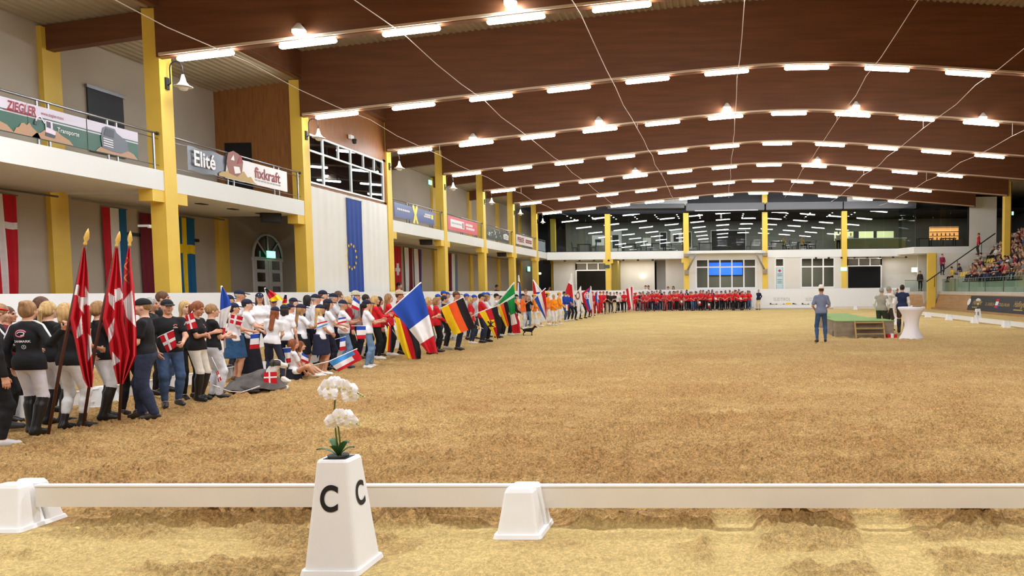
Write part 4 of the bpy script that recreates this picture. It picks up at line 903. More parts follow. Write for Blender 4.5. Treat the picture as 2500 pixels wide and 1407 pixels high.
def hand_field(J, k, P):
    s = 1 if k == 'R' else -1; w_ = J['wri'+k]; d = unit(J['wri'+k]-J['elb'+k]); grip = P.get('grip','')
    curl = 1.05 if k in grip else P.get('curl',.35)
    ref = V3(0,0,1) if abs(d[2]) < .8 else V3(0,1,0)
    side = unit(np.cross(d, ref)); nrm = unit(np.cross(side, d))                        # side ~ horizontal across the hand
    # the palm faces the body's middle
    pn = V3(-s,0.1,-.2); pn = unit(pn-d*(pn@d)); ac = unit(np.cross(d, pn)) ; ac = ac if ac[2] > -.2 else -ac   # ac: towards the thumb
    F = Field(); F.cone(w_-d*.05, w_+d*.01, .027, .025, .02); F.cone(w_+d*.015+ac*.014, w_+d*.085+ac*.026, .017, .014, .02, (pn,1.5)); F.cone(w_+d*.015-ac*.014, w_+d*.08-ac*.026, .016, .013, .02, (pn,1.5)); F.cone(w_+d*.02, w_+d*.085, .018, .015, .02, (pn,1.4))
    for i, (o, L) in enumerate(((.030,.072),(.010,.080),(-.011,.074),(-.030,.058))):
        b = w_+d*(.086-.004*abs(i-1.3))+ac*o; a = curl*(1+.12*i); d1 = d*math.cos(a*.7)+pn*math.sin(a*.7); d2 = d*math.cos(a*1.7)+pn*math.sin(a*1.7)
        m = b+d1*L*.52; F.cone(b, m, .0098, .0088, .004); F.cone(m, m+d2*L*.48, .0088, .0074, .004)
    b = w_+d*.03+ac*.028; d1 = unit(d*.75+ac*.55+pn*.35); m = b+d1*.040; F.cone(b, m, .0125, .0105, .008); F.cone(m, m+unit(d1*.5+d*.6+pn*(.3+.5*curl))*.032, .0102, .0085, .004)
    return F
HEADC = {}
def head_field(J, P):
    R = J['HR']; c = J['head']; q = lambda *a: c+R@V3(*a); RT = R.T; F = Field()
    F.ell(q(0,-.008,.012), (.073,.092,.100), RT, .02); F.ell(q(0,.030,-.042), (.056,.064,.076), RT, .03); F.cone(q(0,.094,.004), q(0,.113,-.030), .0085, .0135, .012)
    F.ell(q(0,.083,.026), (.048,.014,.010), RT, .015); F.ell(q(0,.093,-.062), (.023,.010,.009), RT, .010); F.ell(q(0,.078,-.096), (.024,.018,.017), RT, .02)
    for s in (1,-1): F.ell(q(.074*s,-.008,-.014), (.010,.021,.031), RT, .008); F.ell(q(.040*s,.062,-.030), (.022,.020,.022), RT, .02); F.minus(q(.031*s,.105,.008), (.017,.015,.011), RT, .010)
    F.cone(J['neck']-J['T']@V3(0,0,.02), c+R@V3(0,-.015,-.05), .056, .052, .03); return F
def hair_field(J, P):
    R = J['HR']; c = J['head']; q = lambda *a: c+R@V3(*a); RT = R.T; F = Field(); t = P['hair']; d = 0 if not P.get('cap') else -.004
    v_ = 0 if P.get('cap') else .006; F.ell(q(0,-.018,.020+v_), (.081+d+v_*.6,.100+d+v_*.5,.104+d+v_), RT, .02)
    if t in ('long','bob','pony','bun','wavy'): F.ell(q(0,-.045,-.02), (.076,.066,.085), RT, .03)
    if t in ('long','wavy'):
        L = .33 if t == 'long' else .26; F.cone(q(0,-.075,-.03), J['neck']+J['T']@V3(0,-.105,-L+.1), .062, .050, .03, (J['T']@V3(0,1,0),1.5))
        for s in (1,-1): F.cone(q(.062*s,-.01,-.02), J['neck']+J['T']@V3(.085*s,-.02+.05*(t=='wavy'),-.13), .030, .026, .03)
    if t == 'bob':
        for s in (1,-1): F.cone(q(.060*s,-.015,.0), q(.062*s,-.01,-.10), .030, .032, .03)
        F.cone(q(0,-.06,-.02), q(0,-.07,-.11), .06, .05, .03)
    if t == 'pony': F.cone(q(0,-.105,.02), q(0,-.135,-.01), .030, .034, .02); F.cone(q(0,-.135,-.01), J['neck']+J['T']@V3(0,-.12,-.16), .034, .016, .02)
    if t == 'bun': F.ell(q(0,-.085,.085), (.045,.045,.040), RT, .015)
    F.minus(q(0,.118,-.060), (.066,.080,.108), RT, .012)
    if t == 'short': F.plane(q(0,0,-.055), R@V3(0,.45,-1)); 
    else: F.minus(q(0,.125,-.02), (.070,.075,.085), RT, .012)
    return F
def cap_field(J, P):
    R = J['HR']; c = J['head']; q = lambda *a: c+R@V3(*a); RT = R.T; t = P['cap']; out = []
    F = Field()
    if t == 'cap': F.ell(q(0,-.012,.036), (.089,.108,.094), RT, .01); F.plane(q(0,0,.030), R@V3(0,-.08,-1))
    elif t == 'hat': F.ell(q(0,-.01,.085), (.084,.102,.098), RT, .02); F.plane(q(0,0,.045), R@V3(0,0,-1)); F.minus(q(0,0,.20), (.02,.09,.045), RT, .03)
    B = Field()
    if t == 'cap': B.ell(q(0,.125,.034), (.074,.080,.011), (R@rotx(-.22)).T, .01); B.minus(q(0,0,.03), (.080,.098,.09), RT, .004)
    else: B.cone(q(-.05,0,.056), q(.05,0,.056), .095, .095, .02, (R@V3(0,0,1),9.0)); B.cone(q(0,-.06,.05), q(0,.07,.05), .10, .10, .03, (R@V3(0,0,1),9.0))
    return F, B
QUAL = {0:(.021,.0092,.0060,.0175),1:(.028,.0130,.0088,.024),2:(.040,.0185,.0130,.035)}
GEO = {}
def person_geo(P, q):
    key = repr(sorted((k,str(v)) for k,v in P.items()))+str(q)
    if key in GEO: return GEO[key]
    rb, rh, rf, rc = QUAL[q]; J = skeleton(P); g = P.get('g',1.0); fem = P.get('fem',False); g *= (.87 if fem else .94); belly = P.get('belly',0.); out = {'J':J}
    F = Field(); torso(F,J,g,0,fem,belly)
    for k in 'RL': arm(F,J,k,0,g); leg(F,J,k,0,g); F.cone(J['ank'+k],J['toe'+k],.036,.028,.03)
    F.cone(J['neck']-J['T']@V3(0,0,.05), J['head']+J['HR']@V3(0,-.015,-.06), .056, .05, .04)
    parts = [F.mesh(rb), head_field(J,P).mesh(rh)]+[hand_field(J,k,P).mesh(rf) for k in 'RL']
    V = []; Q = []; mi = []; o = 0
    for n_, (v, f) in enumerate(parts):
        V.append(v); Q.append(f+o); m = np.zeros(len(f), np.int32)
        if n_ == 1:
            cen = (v[f].mean(1)-J['head']) @ J['HR']
            ex = np.minimum(np.linalg.norm((cen-V3(.031,.088,.007))/V3(.014,.03,.0065),axis=1), np.linalg.norm((cen-V3(-.031,.088,.007))/V3(.014,.03,.0065),axis=1)); m[ex < 1] = 1
            m[np.linalg.norm((cen-V3(0,.098,-.062))/V3(.026,.02,.010),axis=1) < 1] = 2
            eb = np.minimum(np.linalg.norm((cen-V3(.032,.09,.028))/V3(.022,.03,.006),axis=1), np.linalg.norm((cen-V3(-.032,.09,.028))/V3(.022,.03,.006),axis=1)); m[eb < 1] = 3
        mi.append(m); o += len(v)
    me = np_mesh('person', np.concatenate(V), np.concatenate(Q), ['skin','eye','lip','brow']); me.polygons.foreach_set('material_index', np.concatenate(mi)); out['body'] = me
    def surf(nm, F, m, r=rc): v, f = F.mesh(r); out[nm] = np_mesh(nm, v, f, [m])
    T = J['T']; tp = P.get('top','tee')
    F = Field(); d = {'tee':.009,'polo':.011,'jacket':.015,'vest':.014,'shirt':.012}[tp]; torso(F,J,g,d,fem,belly)
    up = {'tee':.62,'polo':.60,'jacket':1.94,'vest':.16,'shirt':1.9}[tp]
    if P.get('sleeve'): up = P['sleeve']
    for k in 'RL': arm(F,J,k,d+.004,g,up)
    for k in 'RL': F.cone(J['hip'+k]+V3(0,0,.05), J['hip'+k]+unit(J['knee'+k]-J['hip'+k])*.08, .088*g+d*1.6, .090*g+d*1.9, .05)
    hem = P.get('hem', .90 if tp != 'jacket' else .86); pz = J['pel']+T@V3(0,0,hem-.96)
    F.plane(pz, T@V3(0,0,-1)); F.plane(J['neck']+T@V3(0,.0,.030), T@V3(0,.35,1)); surf({'tee':'t_shirt','polo':'polo_shirt','jacket':'jacket','vest':'vest','shirt':'shirt'}[tp], F, 'cloth'); out['topname'] = {'tee':'t_shirt','polo':'polo_shirt','jacket':'jacket','vest':'vest','shirt':'shirt'}[tp]
    bt = P.get('bottom','jeans'); F = Field()
    if bt in ('skirt','longskirt'):
        L = .46 if bt == 'skirt' else .82; p = J['pel']
        F.ell(p, (.192*g,.150*g,.15), None, .05); F.cone(p+V3(0,0,.02), p+V3(0,0,-L-.1), .188*g, (.265 if bt == 'skirt' else .31)*g, .03, (V3(0,1,0),1.0)); F.plane(p+V3(0,0,.07), (0,0,1)); F.plane(p+V3(0,0,-L+.02), (0,0,-1)); surf('skirt', F, 'denim' if P.get('denim') else 'cloth'); out['botname'] = 'skirt'
    else:
        d = {'jeans':.009,'breeches':.010,'wide':.020,'shorts':.020}[bt]; up = {'jeans':1.90,'breeches':1.16 if P.get('shoes') == 'boot' else 1.62,'wide':1.95,'shorts':.72}[bt]
        F.ell(J['pel']+V3(0,0,-.005), ((.165 if fem else .158)*g+d,.118*g+d,.125+d), None, .05)
        for k in 'RL': leg(F,J,k,d,g,up)
        F.plane(J['pel']+T@V3(0,0,.075), T@V3(0,0,1)); nm = 'breeches' if bt == 'breeches' else 'shorts' if bt == 'shorts' else 'trousers'; surf(nm, F, 'denim' if bt in ('jeans','wide') else 'cloth'); out['botname'] = nm
    sh = P.get('shoes','shoe')
    for k in 'RL':
        F = Field(); a, t = J['ank'+k], J['toe'+k]; dd = unit(t-a); low = min(t[2],a[2]-.045)
        heel = V3(a[0],a[1],low)-V3(dd[0],dd[1],0)*.035; F.cone(heel+V3(0,0,.012), t+V3(0,0,-.0), .040, .038, .03); F.cone(a+V3(0,0,-.005), a+(t-a)*.55, .046, .036, .03)
        if sh == 'boot':
            b_ = J['knee'+k]; F.cone(b_+(a-b_)*.05, a, .056*g+.020, .040*g+.014, .03); F.cone(b_+(a-b_)*.3+V3(0,-.012,0), b_+(a-b_)*.55, .055*g+.018, .042*g+.016, .03)
        if sh == 'short': F.cone(a, J['knee'+k]+(a-J['knee'+k])*.68, .048*g, .052*g, .03)
        if P.get('kick') != k: F.plane((0,0,.006), (0,0,-1))
        v, f = F.mesh(rc*.8); out['shoe'+k] = np_mesh('boot' if sh in ('boot','short') else 'shoe', v, f, ['leather'])
    if P.get('hair','short') != 'bald': surf('hair', hair_field(J, P), 'hair', rh*1.45)
    if P.get('cap'):
        A, B = cap_field(J, P); v, f = A.mesh(rh*1.15); v2, f2 = B.mesh(min(rh*.8,.0095)); out['cap'] = np_mesh('cap' if P['cap'] == 'cap' else 'hat', v, f, ['cloth']); out['brim'] = np_mesh('brim', v2, f2, ['cloth'])
    GEO[key] = out; return out
SKINS = [(214,160,130),(226,178,150),(198,142,112),(220,168,140)]
HAIRC = {'blond':(206,168,110),'dblond':(164,124,80),'brown':(96,64,42),'dark':(44,32,28),'grey':(170,166,160),'red':(150,84,50),'black':(28,24,24)}
PCOUNT = [0]; SPOTS = []
def free_spot(x, y, step, need=.46):
    """moves along the line of sight until nobody stands on the same spot"""
    for n in range(60):
        if all((x-a)**2+(y-b)**2 > need*need for a, b in SPOTS): break
        L = math.hypot(x,y); x += x/L*step; y += y/L*step
    SPOTS.append((x,y)); return x, y
def person(x, y, h, rz, P, label, q=1, topc=(20,20,22), botc=(40,44,60), shoec=(30,28,28), hairc='brown', capc=(24,28,48), skin=None, group=None, z=None, brimc=None, sc=None):
    geo = person_geo(P, q); s = h/1.75; i = PCOUNT[0]; PCOUNT[0] += 1
    zz = ground_z(x, y) if z is None else z
    o = bpy.data.objects.new('person', geo['body']); COL.objects.link(o); o.location = (x,y,zz); o.rotation_euler = (0,0,rz); o.scale = (s,s,s) if sc is None else (s*sc,s*sc,s)
    o.color = lin(skin or SKINS[i % 4]); tag(o, label, 'person', group)
    def ch(key, col, nm=None):
        if key not in geo: return None
        c = bpy.data.objects.new(nm or geo[key].name.split('.')[0], geo[key]); COL.objects.link(c); c.parent = o; c.color = lin(col); return c
    ch(geo['topname'], topc, geo['topname']); ch(geo['botname'], botc, geo['botname'])
    nm = 'boot' if P.get('shoes') in ('boot','short') else 'shoe'; ch('shoeR', shoec, nm); ch('shoeL', shoec, nm); ch('hair', HAIRC[hairc] if isinstance(hairc,str) else hairc, 'hair')
    c = ch('cap', capc, 'hat' if P.get('cap') == 'hat' else 'cap')
    if c:
        b = bpy.data.objects.new('brim', geo['brim']); COL.objects.link(b); b.parent = c; b.color = lin(brimc or capc)
    return o
def local(o, J, k):
    """world position of a joint"""
    p = Vector(J[k]); s = o.scale; m = Matrix.Rotation(o.rotation_euler.z, 4, 'Z'); return Vector(o.location)+m @ Vector((p.x*s[0],p.y*s[1],p.z*s[2]))
# ---------------------------------------------------------------- who stands where
def rz_rel(x, y, rel): return math.atan2(-x, y) - math.radians(rel)      # rel 0 = back to the camera, 90 = turned to the stage, 180 = facing the camera
WHITE = (236,236,240); BLK = (22,22,25); NAVY = (26,32,58); DENIM = (62,84,118); LDEN = (112,142,178); DDEN = (44,52,76); REDC = (212,26,38); ORANGE = (244,138,24); BLUEC = (28,64,168); BEIGE = (214,196,160); GREYC = (150,150,152)
def F_(**k): d = dict(fem=True, hair='long', top='tee', bottom='jeans', arms='down'); d.update(k); return d
def M_(**k): d = dict(hair='short', top='tee', bottom='jeans', arms='down'); d.update(k); return d
PEOPLE = {}
def stand(key, px, yf, yt, rel, P, label, q=1, hat=0.0, group=None, Yd=None, **k):
    """px, foot row and crown row in the photograph give the place on the sand and the height"""
    p = at_z(px, yf) if Yd is None else at_y(px, yf, Yd)
    if not k.pop('fixed', q == 0): nx, ny = free_spot(p.x, p.y, .06, .42); p = Vector((nx, ny, 0))
    else: SPOTS.append((p.x, p.y))
    h = at_y(px, yt, p.y).z - hat; o = person(p.x, p.y, max(h,1.0), rz_rel(p.x,p.y,rel), P, label, q, group=group, **k)
    if key: PEOPLE[key] = (o, person_geo(P, q)['J'])
    return o
GD = 'riders and helpers in black'; GF = 'team in white shirts and navy caps'; GG = 'supporters in red'; GN = 'group in orange'; GA = 'people in red along the far barrier'
# --- group in black
stand('d2',-14,1098,742,70,M_(cap='cap',top='jacket',arms='down'),'person in red cap with pale shoes at the picture edge, closest of the black group',0,capc=REDC,topc=BLK,botc=BLK,shoec=(200,198,196),group=GD)
stand('d1',10,1062,757,85,F_(top='jacket',hair='bun',arms='both',hpitch=-.2),'young woman in black tracksuit bowing her head, half cut by the picture edge',0,topc=BLK,botc=BLK,shoec=(60,60,64),hairc='dblond',group=GD)
stand('d3',33,1035,754,120,F_(top='jacket',hair='pony',arms='clasp'),'woman with brown hair and dark red scarf behind the blond woman with a bun',0,topc=(120,24,40),botc=BLK,hairc='brown',group=GD)
_J = None
def reach(px, py, Yd, o_px, yf, yt, rel):
    """a point of the photo at depth Yd in the body frame (unit height 1.75) of a person standing at o_px, yf"""
    p = at_z(o_px,yf); h = at_y(o_px,yt,p.y).z; rz = rz_rel(p.x,p.y,rel); d = Matrix.Rotation(-rz,3,'Z') @ (at_y(px,py,Yd)-p); d *= 1.75/h; return (d.x,d.y,d.z)
r = reach(155,815,8.62,82,1073,746,38)
stand('d4',82,1073,746,38,F_(top='jacket',bottom='breeches',shoes='boot',hair='bun',arms=((r[0],r[1],r[2]),(.25,.05,.9)),grip='R',stance=.07,lean=.04,stag=-.06,pole=(.5,-.3,-.9)),'blond woman with bun in black jacket and white breeches holding a flagpole',0,topc=BLK,botc=(222,222,232),hairc='dblond',group=GD)
stand('d5',117,1015,732,70,F_(top='jacket',hair='pony'),'tall dark haired woman in black behind the blond ponytail',0,topc=BLK,botc=BLK,hairc='brown',group=GD)
stand('d6',134,1040,740,50,F_(bottom='breeches',shoes='boot',hair='pony',arms='clasp'),'woman with blond ponytail in black shirt and white breeches',0,botc=(224,224,230),hairc='blond',group=GD)
stand('d7',178,1051,742,55,F_(bottom='breeches',shoes='short',hair='bob',arms='both',grip='R',stag=.05),'woman with short blond hair and white breeches beside the red flag drape',0,botc=(226,226,226),hairc='blond',group=GD)
stand('d8',256,1033,744,70,F_(bottom='breeches',shoes='boot',hair='pony',arms='both',grip='R',stag=-.06),'blond woman in tall black boots holding the middle of three flagpoles',0,botc=(226,226,230),hairc='dblond',group=GD)
stand('d9b',318,1018,748,40,F_(hair='bob'),'person in black hidden behind the two hanging red flags',1,botc=BLK,topc=BLK,group=GD)
stand('d9',364,1028,734,-78,M_(cap='cap',hair='short',bottom='wide',belly=.7,g=1.1,arms='clasp',stag=.10,stance=.12),'stout man in black cap and jeans turned to the red flags',0,botc=DDEN,capc=BLK,shoec=(54,46,40),hairc='dblond',group=GD)
stand('d12',380,980,742,110,F_(hair='bob',top='jacket'),'grey haired woman half hidden between the two men in black caps',1,hairc='grey',botc=BLK,group=GD)
stand('d11',408,962,719,110,M_(),'tall brown haired man looking over the black capped man',1,hairc='brown',group=GD,botc=DENIM)
stand('d10',420,1003,742,165,M_(cap='cap',belly=.5,g=1.06,arms=((.20,.16,.92),(.10,.33,1.05)),grip='L'),'man in black cap and jeans facing us with a small red flag',0,botc=DENIM,capc=BLK,shoec=(54,52,56),hairc='grey',group=GD)
stand('d13',462,978,738,150,F_(hair='long'),'woman with long blond hair behind the bowed rider',1,hairc='blond',group=GD,botc=BLK)
stand('d14',487,990,746,125,F_(bottom='breeches',shoes='boot',hair='pony',arms='crossed',hpitch=-.35,stance=.08),'bowed brown haired rider with crossed arms, cream breeches and boots',0,botc=(214,208,196),hairc='red',group=GD)
stand('d15',526,979,748,75,F_(bottom='wide',hair='short',arms='crossed',g=1.06),'cropped haired person in black shirt and white trousers with folded arms',0,botc=(216,218,226),hairc='dblond',group=GD)
# --- white shirts and navy caps
cap = dict(cap='cap')
stand('f16',578,938,748,85,F_(bottom='skirt',denim=True,hair='pony',arms='both',top='polo',g=1.08,**cap),'woman in navy cap, white polo and blue denim skirt',0,topc=WHITE,botc=(44,82,122),hairc='dark',capc=NAVY,shoec=(120,90,70),group=GF)
stand('f17',610,930,734,85,F_(bottom='longskirt',hair='short',arms='both',top='polo',g=1.08,**cap),'woman in navy cap, white polo and long black skirt',0,topc=WHITE,botc=(24,24,34),hairc='dark',capc=NAVY,group=GF)
stand('f18',592,905,711,95,M_(top='polo',**cap),'tall man in navy cap behind the two women in skirts',1,topc=WHITE,hairc='grey',capc=NAVY,group=GF)
stand('f19',566,908,722,90,M_(top='polo',**cap),'man in navy cap behind the half furled tricolour',1,topc=WHITE,hairc='brown',capc=NAVY,group=GF)
stand('f20',641,905,726,175,F_(hair='wavy',top='polo',arms='clasp',**cap),'smiling long haired woman in navy cap facing the camera',1,topc=WHITE,hairc='brown',capc=NAVY,botc=NAVY,group=GF)
stand('f21',668,940,755,25,F_(hair='long',top='tee',arms='clasp',side=.14,stance=.09,kick='R',**cap),'woman with long brown hair in printed white shirt and navy jeans, foot turned up',0,topc=WHITE,botc=(34,38,60),hairc='red',capc=NAVY,shoec=(226,222,214),group=GF)
stand('f22',674,900,733,175,M_(top='polo',**cap),'man in navy cap under the small black and red flag',1,topc=WHITE,capc=NAVY,group=GF)
stand('f23',701,928,749,20,F_(hair='bob',top='polo',**cap),'person in navy cap and white polo seen from behind beside the crouching children',0,topc=WHITE,botc=NAVY,hairc='dark',capc=NAVY,group=GF)
stand('f24',714,905,744,60,M_(top='polo',**cap),'person in navy cap, second behind the crouching children',1,topc=WHITE,capc=NAVY,botc=NAVY,group=GF)
stand('f25',722,896,733,70,M_(top='polo',**cap),'person in navy cap, third row behind the crouching children',1,topc=WHITE,capc=NAVY,botc=NAVY,group=GF)
stand('f26',740,918,744,70,F_(hair='long',bottom='skirt',arms='hold',grip='R',**cap),'girl with long blond hair in white shirt and black skirt beside the crouching children',0,topc=WHITE,botc=(26,26,32),hairc='dblond',capc=NAVY,shoec=(230,230,230),group=GF)
stand('f27',757,893,724,60,F_(hair='long',top='polo'),'bareheaded woman with long black hair in the white shirted group',1,topc=WHITE,hairc='black',botc=NAVY,group=GF)
stand('f28',776,895,722,70,M_(top='polo',**cap),'man in navy cap beside the black haired woman',1,topc=WHITE,capc=NAVY,botc=NAVY,hairc='grey',group=GF)
stand('f29',794,893,713,80,M_(top='polo',arms='clasp',**cap),'tall man in navy cap and white polo between two girls',1,topc=WHITE,capc=NAVY,botc=NAVY,group=GF)
stand('f30',787,918,745,75,F_(hair='long',bottom='skirt',arms='clasp',grip='RL',**cap),'girl in navy cap and short navy skirt holding a paper flag',0,topc=WHITE,botc=(28,32,58),hairc='blond',capc=NAVY,shoec=(236,236,236),group=GF)
stand('f31',806,909,733,80,F_(hair='long',arms='both',grip='R',**cap),'woman in navy cap with long dark hair and navy trousers',0,topc=WHITE,botc=(28,30,48),hairc='dark',capc=NAVY,shoec=(30,30,36),group=GF)
stand('f32',819,889,717,85,M_(top='polo',arms='clap',**cap),'older man in navy cap clapping behind the dark haired woman',1,topc=WHITE,capc=NAVY,hairc='grey',botc=NAVY,group=GF)
stand('f33',832,885,713,90,M_(top='polo'),'tall bareheaded man at the back of the white shirted group',1,topc=WHITE,hairc='brown',botc=NAVY,group=GF)
stand('f34',842,903,736,80,M_(top='polo',arms='clap',belly=.4,g=1.05,**cap),'man in navy cap, white polo and pale jeans clapping',0,topc=WHITE,capc=NAVY,botc=LDEN,shoec=(60,64,80),hairc='grey',group=GF)
stand('f35',855,886,727,80,F_(hair='wavy',top='jacket'),'blond woman in dark red jacket behind the small tricolour',1,topc=(150,20,34),hairc='blond',botc=BLK,group=GG)
stand('f36',900,901,733,80,F_(hair='pony',top='polo',arms='clap',g=1.1,stag=-.08,**cap),'woman in navy cap, white polo and light jeans clapping in front',0,topc=WHITE,capc=NAVY,botc=LDEN,shoec=(232,230,228),hairc='black',group=GF)
# --- red supporters
stand('g42',873,880,715,90,M_(top='jacket',cap='hat'),'person in pale felt hat and grey top behind the white shirted women',1,topc=GREYC,capc=(206,196,170),group=GG,hairc='grey')
stand('g41',898,878,724,85,M_(top='jacket'),'dark haired man in red behind the clapping woman in light jeans',1,topc=REDC,hairc='dark',group=GG)
stand('g38',920,884,728,80,F_(hair='long',top='vest',sleeve=1.9,arms='clap'),'woman with long blond hair and black scarf in red top',1,topc=REDC,hairc='blond',botc=BLK,shoec=(226,226,224),group=GG)
stand('g41b',930,874,726,85,F_(hair='long',top='jacket'),'dark haired woman in red behind the long blond hair',1,topc=(170,16,30),hairc='dark',botc=BLK,group=GG)
stand('g39',953,878,726,85,F_(hair='long',top='jacket',arms='both',grip='R'),'brown haired woman in red jacket holding the big tricolour pole',1,topc=REDC,hairc='dblond',botc=BLK,shoec=(234,232,230),group=GG)
stand('g40',979,868,714,90,M_(top='jacket',cap='hat'),'man in pale cowboy hat behind the big tricolour',1,topc=(160,18,30),capc=(208,184,150),botc=BLK,group=GG)
stand('g43',1050,868,728,85,F_(hair='bob',top='jacket',sleeve=.7,arms='crossed'),'grey blond woman in red with folded arms beside the big tricolour',1,topc=REDC,hairc='blond',botc=(110,110,112),group=GG)
stand('g44',1068,862,728,80,F_(hair='bob',top='jacket',arms='clasp'),'woman with blond bob in red and black trousers',1,topc=REDC,hairc='dblond',botc=BLK,shoec=(36,36,40),group=GG)
stand('g45',1088,856,725,90,M_(top='jacket',arms='clasp'),'dark haired man in black jacket among the red supporters',1,topc=BLK,hairc='dark',botc=(40,40,46),shoec=(190,186,180),group=GG)
stand('g46',1117,858,714,95,M_(top='tee',g=1.12,belly=.5,arms='both',grip='R',cap='cap'),'broad man in brown cap and red shirt with the wide striped flag',1,topc=REDC,hairc='brown',capc=(110,70,50),botc=DDEN,shoec=(36,36,44),group=GG)
for k, (px,yt) in enumerate(((1072,722),(1086,714),(1094,718),(1141,720),(1160,722),(1184,716),(1192,717))):
    stand('b%d'%k,px,836-k,yt,100,M_(top='polo',**cap),'person in bright blue cap behind the red supporters, %s from the big tricolour' % ordn(k+1),2,topc=(190,190,200),capc=(36,84,190),botc=DDEN,group='people in blue caps')
stand('g48',1151,842,727,80,F_(hair='bob',top='jacket',arms='down'),'blond woman in red jacket and dark jeans with a tiny hand flag',1,topc=REDC,hairc='blond',botc=DDEN,shoec=(222,216,210),group=GG)
stand('g49',1177,842,719,80,M_(top='polo',arms='both',grip='R',cap='cap'),'man in navy cap and red polo holding the eagle flag pole',1,topc=REDC,hairc='dark',capc=NAVY,botc=DDEN,shoec=(40,40,48),group=GG)
stand('g50',1190,838,722,95,F_(hair='bob',top='jacket',arms='clap'),'woman in white clapping beside the man with the eagle flag',1,topc=WHITE,hairc='dblond',botc=BLK,group=GG)
stand('g51',1214,828,719,80,M_(top='tee',arms='up',grip='R',cap='cap'),'man in black cap and white shirt raising the big green flag',1,topc=WHITE,capc=BLK,botc=BLK,group=GG)
for k, (px,yf) in enumerate(((1226,823),(1244,822),(1258,819))):
    stand('i%d'%k,px,yf,724+k,80,M_(top='jacket',arms='clasp'),'person in black trousers behind the green flags, %s from the eagle flag' % ordn(k+1),1,topc=(40,40,48) if k else WHITE,botc=BLK,shoec=(228,226,224),group='flag bearers behind the green flags')
# --- orange group
stand('n1',1262,812,722,100,M_(top='jacket',cap='cap'),'person in orange with dark cap behind the red and green flag',1,topc=ORANGE,capc=BLK,botc=WHITE,shoec=WHITE,group=GN)
stand('n2',1278,806,719,110,F_(top='jacket',hair='short',cap='cap'),'person in orange and navy cap behind the photographing woman',1,topc=(240,110,30),capc=NAVY,botc=(214,214,222),shoec=WHITE,group=GN)
stand('n3',1289,804,722,170,F_(hair='bob',arms='photo',top='tee'),'woman in black shirt and blue jeans taking a picture',1,topc=BLK,botc=LDEN,hairc='dblond',shoec=(220,216,210),group=GN)
stand('n4',1285,796,708,170,M_(top='jacket'),'tall man with red beard behind the photographing woman',1,topc=(150,150,156),hairc='red',group=GN)
stand('n5',1305,803,718,95,M_(top='jacket',cap='cap',bottom='breeches',arms='clasp'),'person in orange cap and white trousers beside the photographing woman',1,topc=ORANGE,capc=(250,170,30),botc=WHITE,shoec=WHITE,group=GN)
stand('n6',1320,799,721,100,F_(top='jacket',hair='bob',bottom='breeches',arms='both',grip='R'),'person in orange hidden behind the red, white and blue flag',1,topc=(240,120,30),botc=WHITE,shoec=WHITE,group=GN)
stand('n7',1338,797,716,110,F_(top='jacket',cap='cap',hair='long',bottom='breeches'),'person in orange with yellow cap past the red, white and blue flag',1,topc=ORANGE,capc=(250,190,40),botc=WHITE,shoec=WHITE,group=GN)
stand('n8',1353,796,720,150,F_(top='jacket',hair='short',bottom='breeches',arms='clasp',g=1.08),'person in plain orange top and white trousers with joined hands',1,topc=(248,150,20),botc=(240,240,244),shoec=WHITE,hairc='blond',group=GN)
stand('n9',1366,794,715,100,M_(top='jacket',cap='cap',bottom='breeches',arms='clasp'),'person in orange cap nearest the people in blue jackets',1,topc=(244,150,30),capc=(250,170,20),botc=WHITE,shoec=WHITE,group=GN)
for k, (px,yf,yt) in enumerate(((1379,787,713),(1387,785,714),(1396,784,717))):
    stand('u%d'%k,px,yf,yt,110,(M_ if k != 2 else F_)(top='jacket',arms='clasp' if k else 'both'),'person in royal blue jacket, %s from the orange group' % ordn(k+1),1,topc=BLUEC,botc=(36,38,46) if k else DENIM,shoec=(220,216,210),hairc='dark',group='people in blue jackets')
for k, (px,yf,yt,c,b) in enumerate(((1404,783,720,BLK,BLK),(1416,781,722,BLK,BLK),(1428,778,720,(60,50,90),BLK),(1438,776,720,(150,24,36),BLK))):
    stand('s%d'%k,px,yf,yt,100,M_(top='jacket',arms='both',grip='R'),'person in dark clothes under the raised flags, %s from the blue jackets' % ordn(k+1),2,topc=c,botc=b,hairc='dark',group='people under the raised flags')
# --- along the far barrier: red team
FARP = [(1447,773,713,'rt'),(1456,770,715,'r'),(1466,769,713,'rt'),(1474,768,712,'r'),(1483,767,712,'bb'),(1491,767,714,'dk'),(1500,765,714,'bb'),(1507,764,713,'wb'),(1515,763,715,'wb'),(1524,763,712,'r'),(1534,762,714,'rt'),(1549,762,716,'rt'),(1553,760,715,'r'),
  (1565,761,715,'nv'),(1570,761,717,'rw'),(1579,761,717,'rw'),(1585,761,714,'rn'),(1593,760,716,'rn'),(1598,760,712,'rn'),(1602,760,724,'kr'),(1611,760,713,'rn'),(1622,760,713,'rw'),(1629,760,722,'kw'),(1634,760,714,'r'),(1645,760,722,'kw'),(1648,759,712,'r'),(1652,759,712,'r'),
  (1663,759,714,'rb'),(1676,759,714,'rb'),(1685,758,713,'rb'),(1690,758,713,'rj'),(1701,758,713,'rj'),(1707,758,719,'rb'),(1711,757,709,'rb'),(1716,757,713,'rb'),(1726,757,712,'rb'),(1734,757,716,'rb'),(1739,757,711,'rb'),(1749,757,712,'rb'),(1762,756,712,'rb'),(1771,756,714,'rb'),(1782,756,711,'rb'),(1789,756,712,'rb'),(1797,755.5,709,'rb'),(1802,755.5,713,'rb'),(1810,755.5,712,'rb'),(1820,755,714,'rb'),(1830,755.5,711,'rj')]
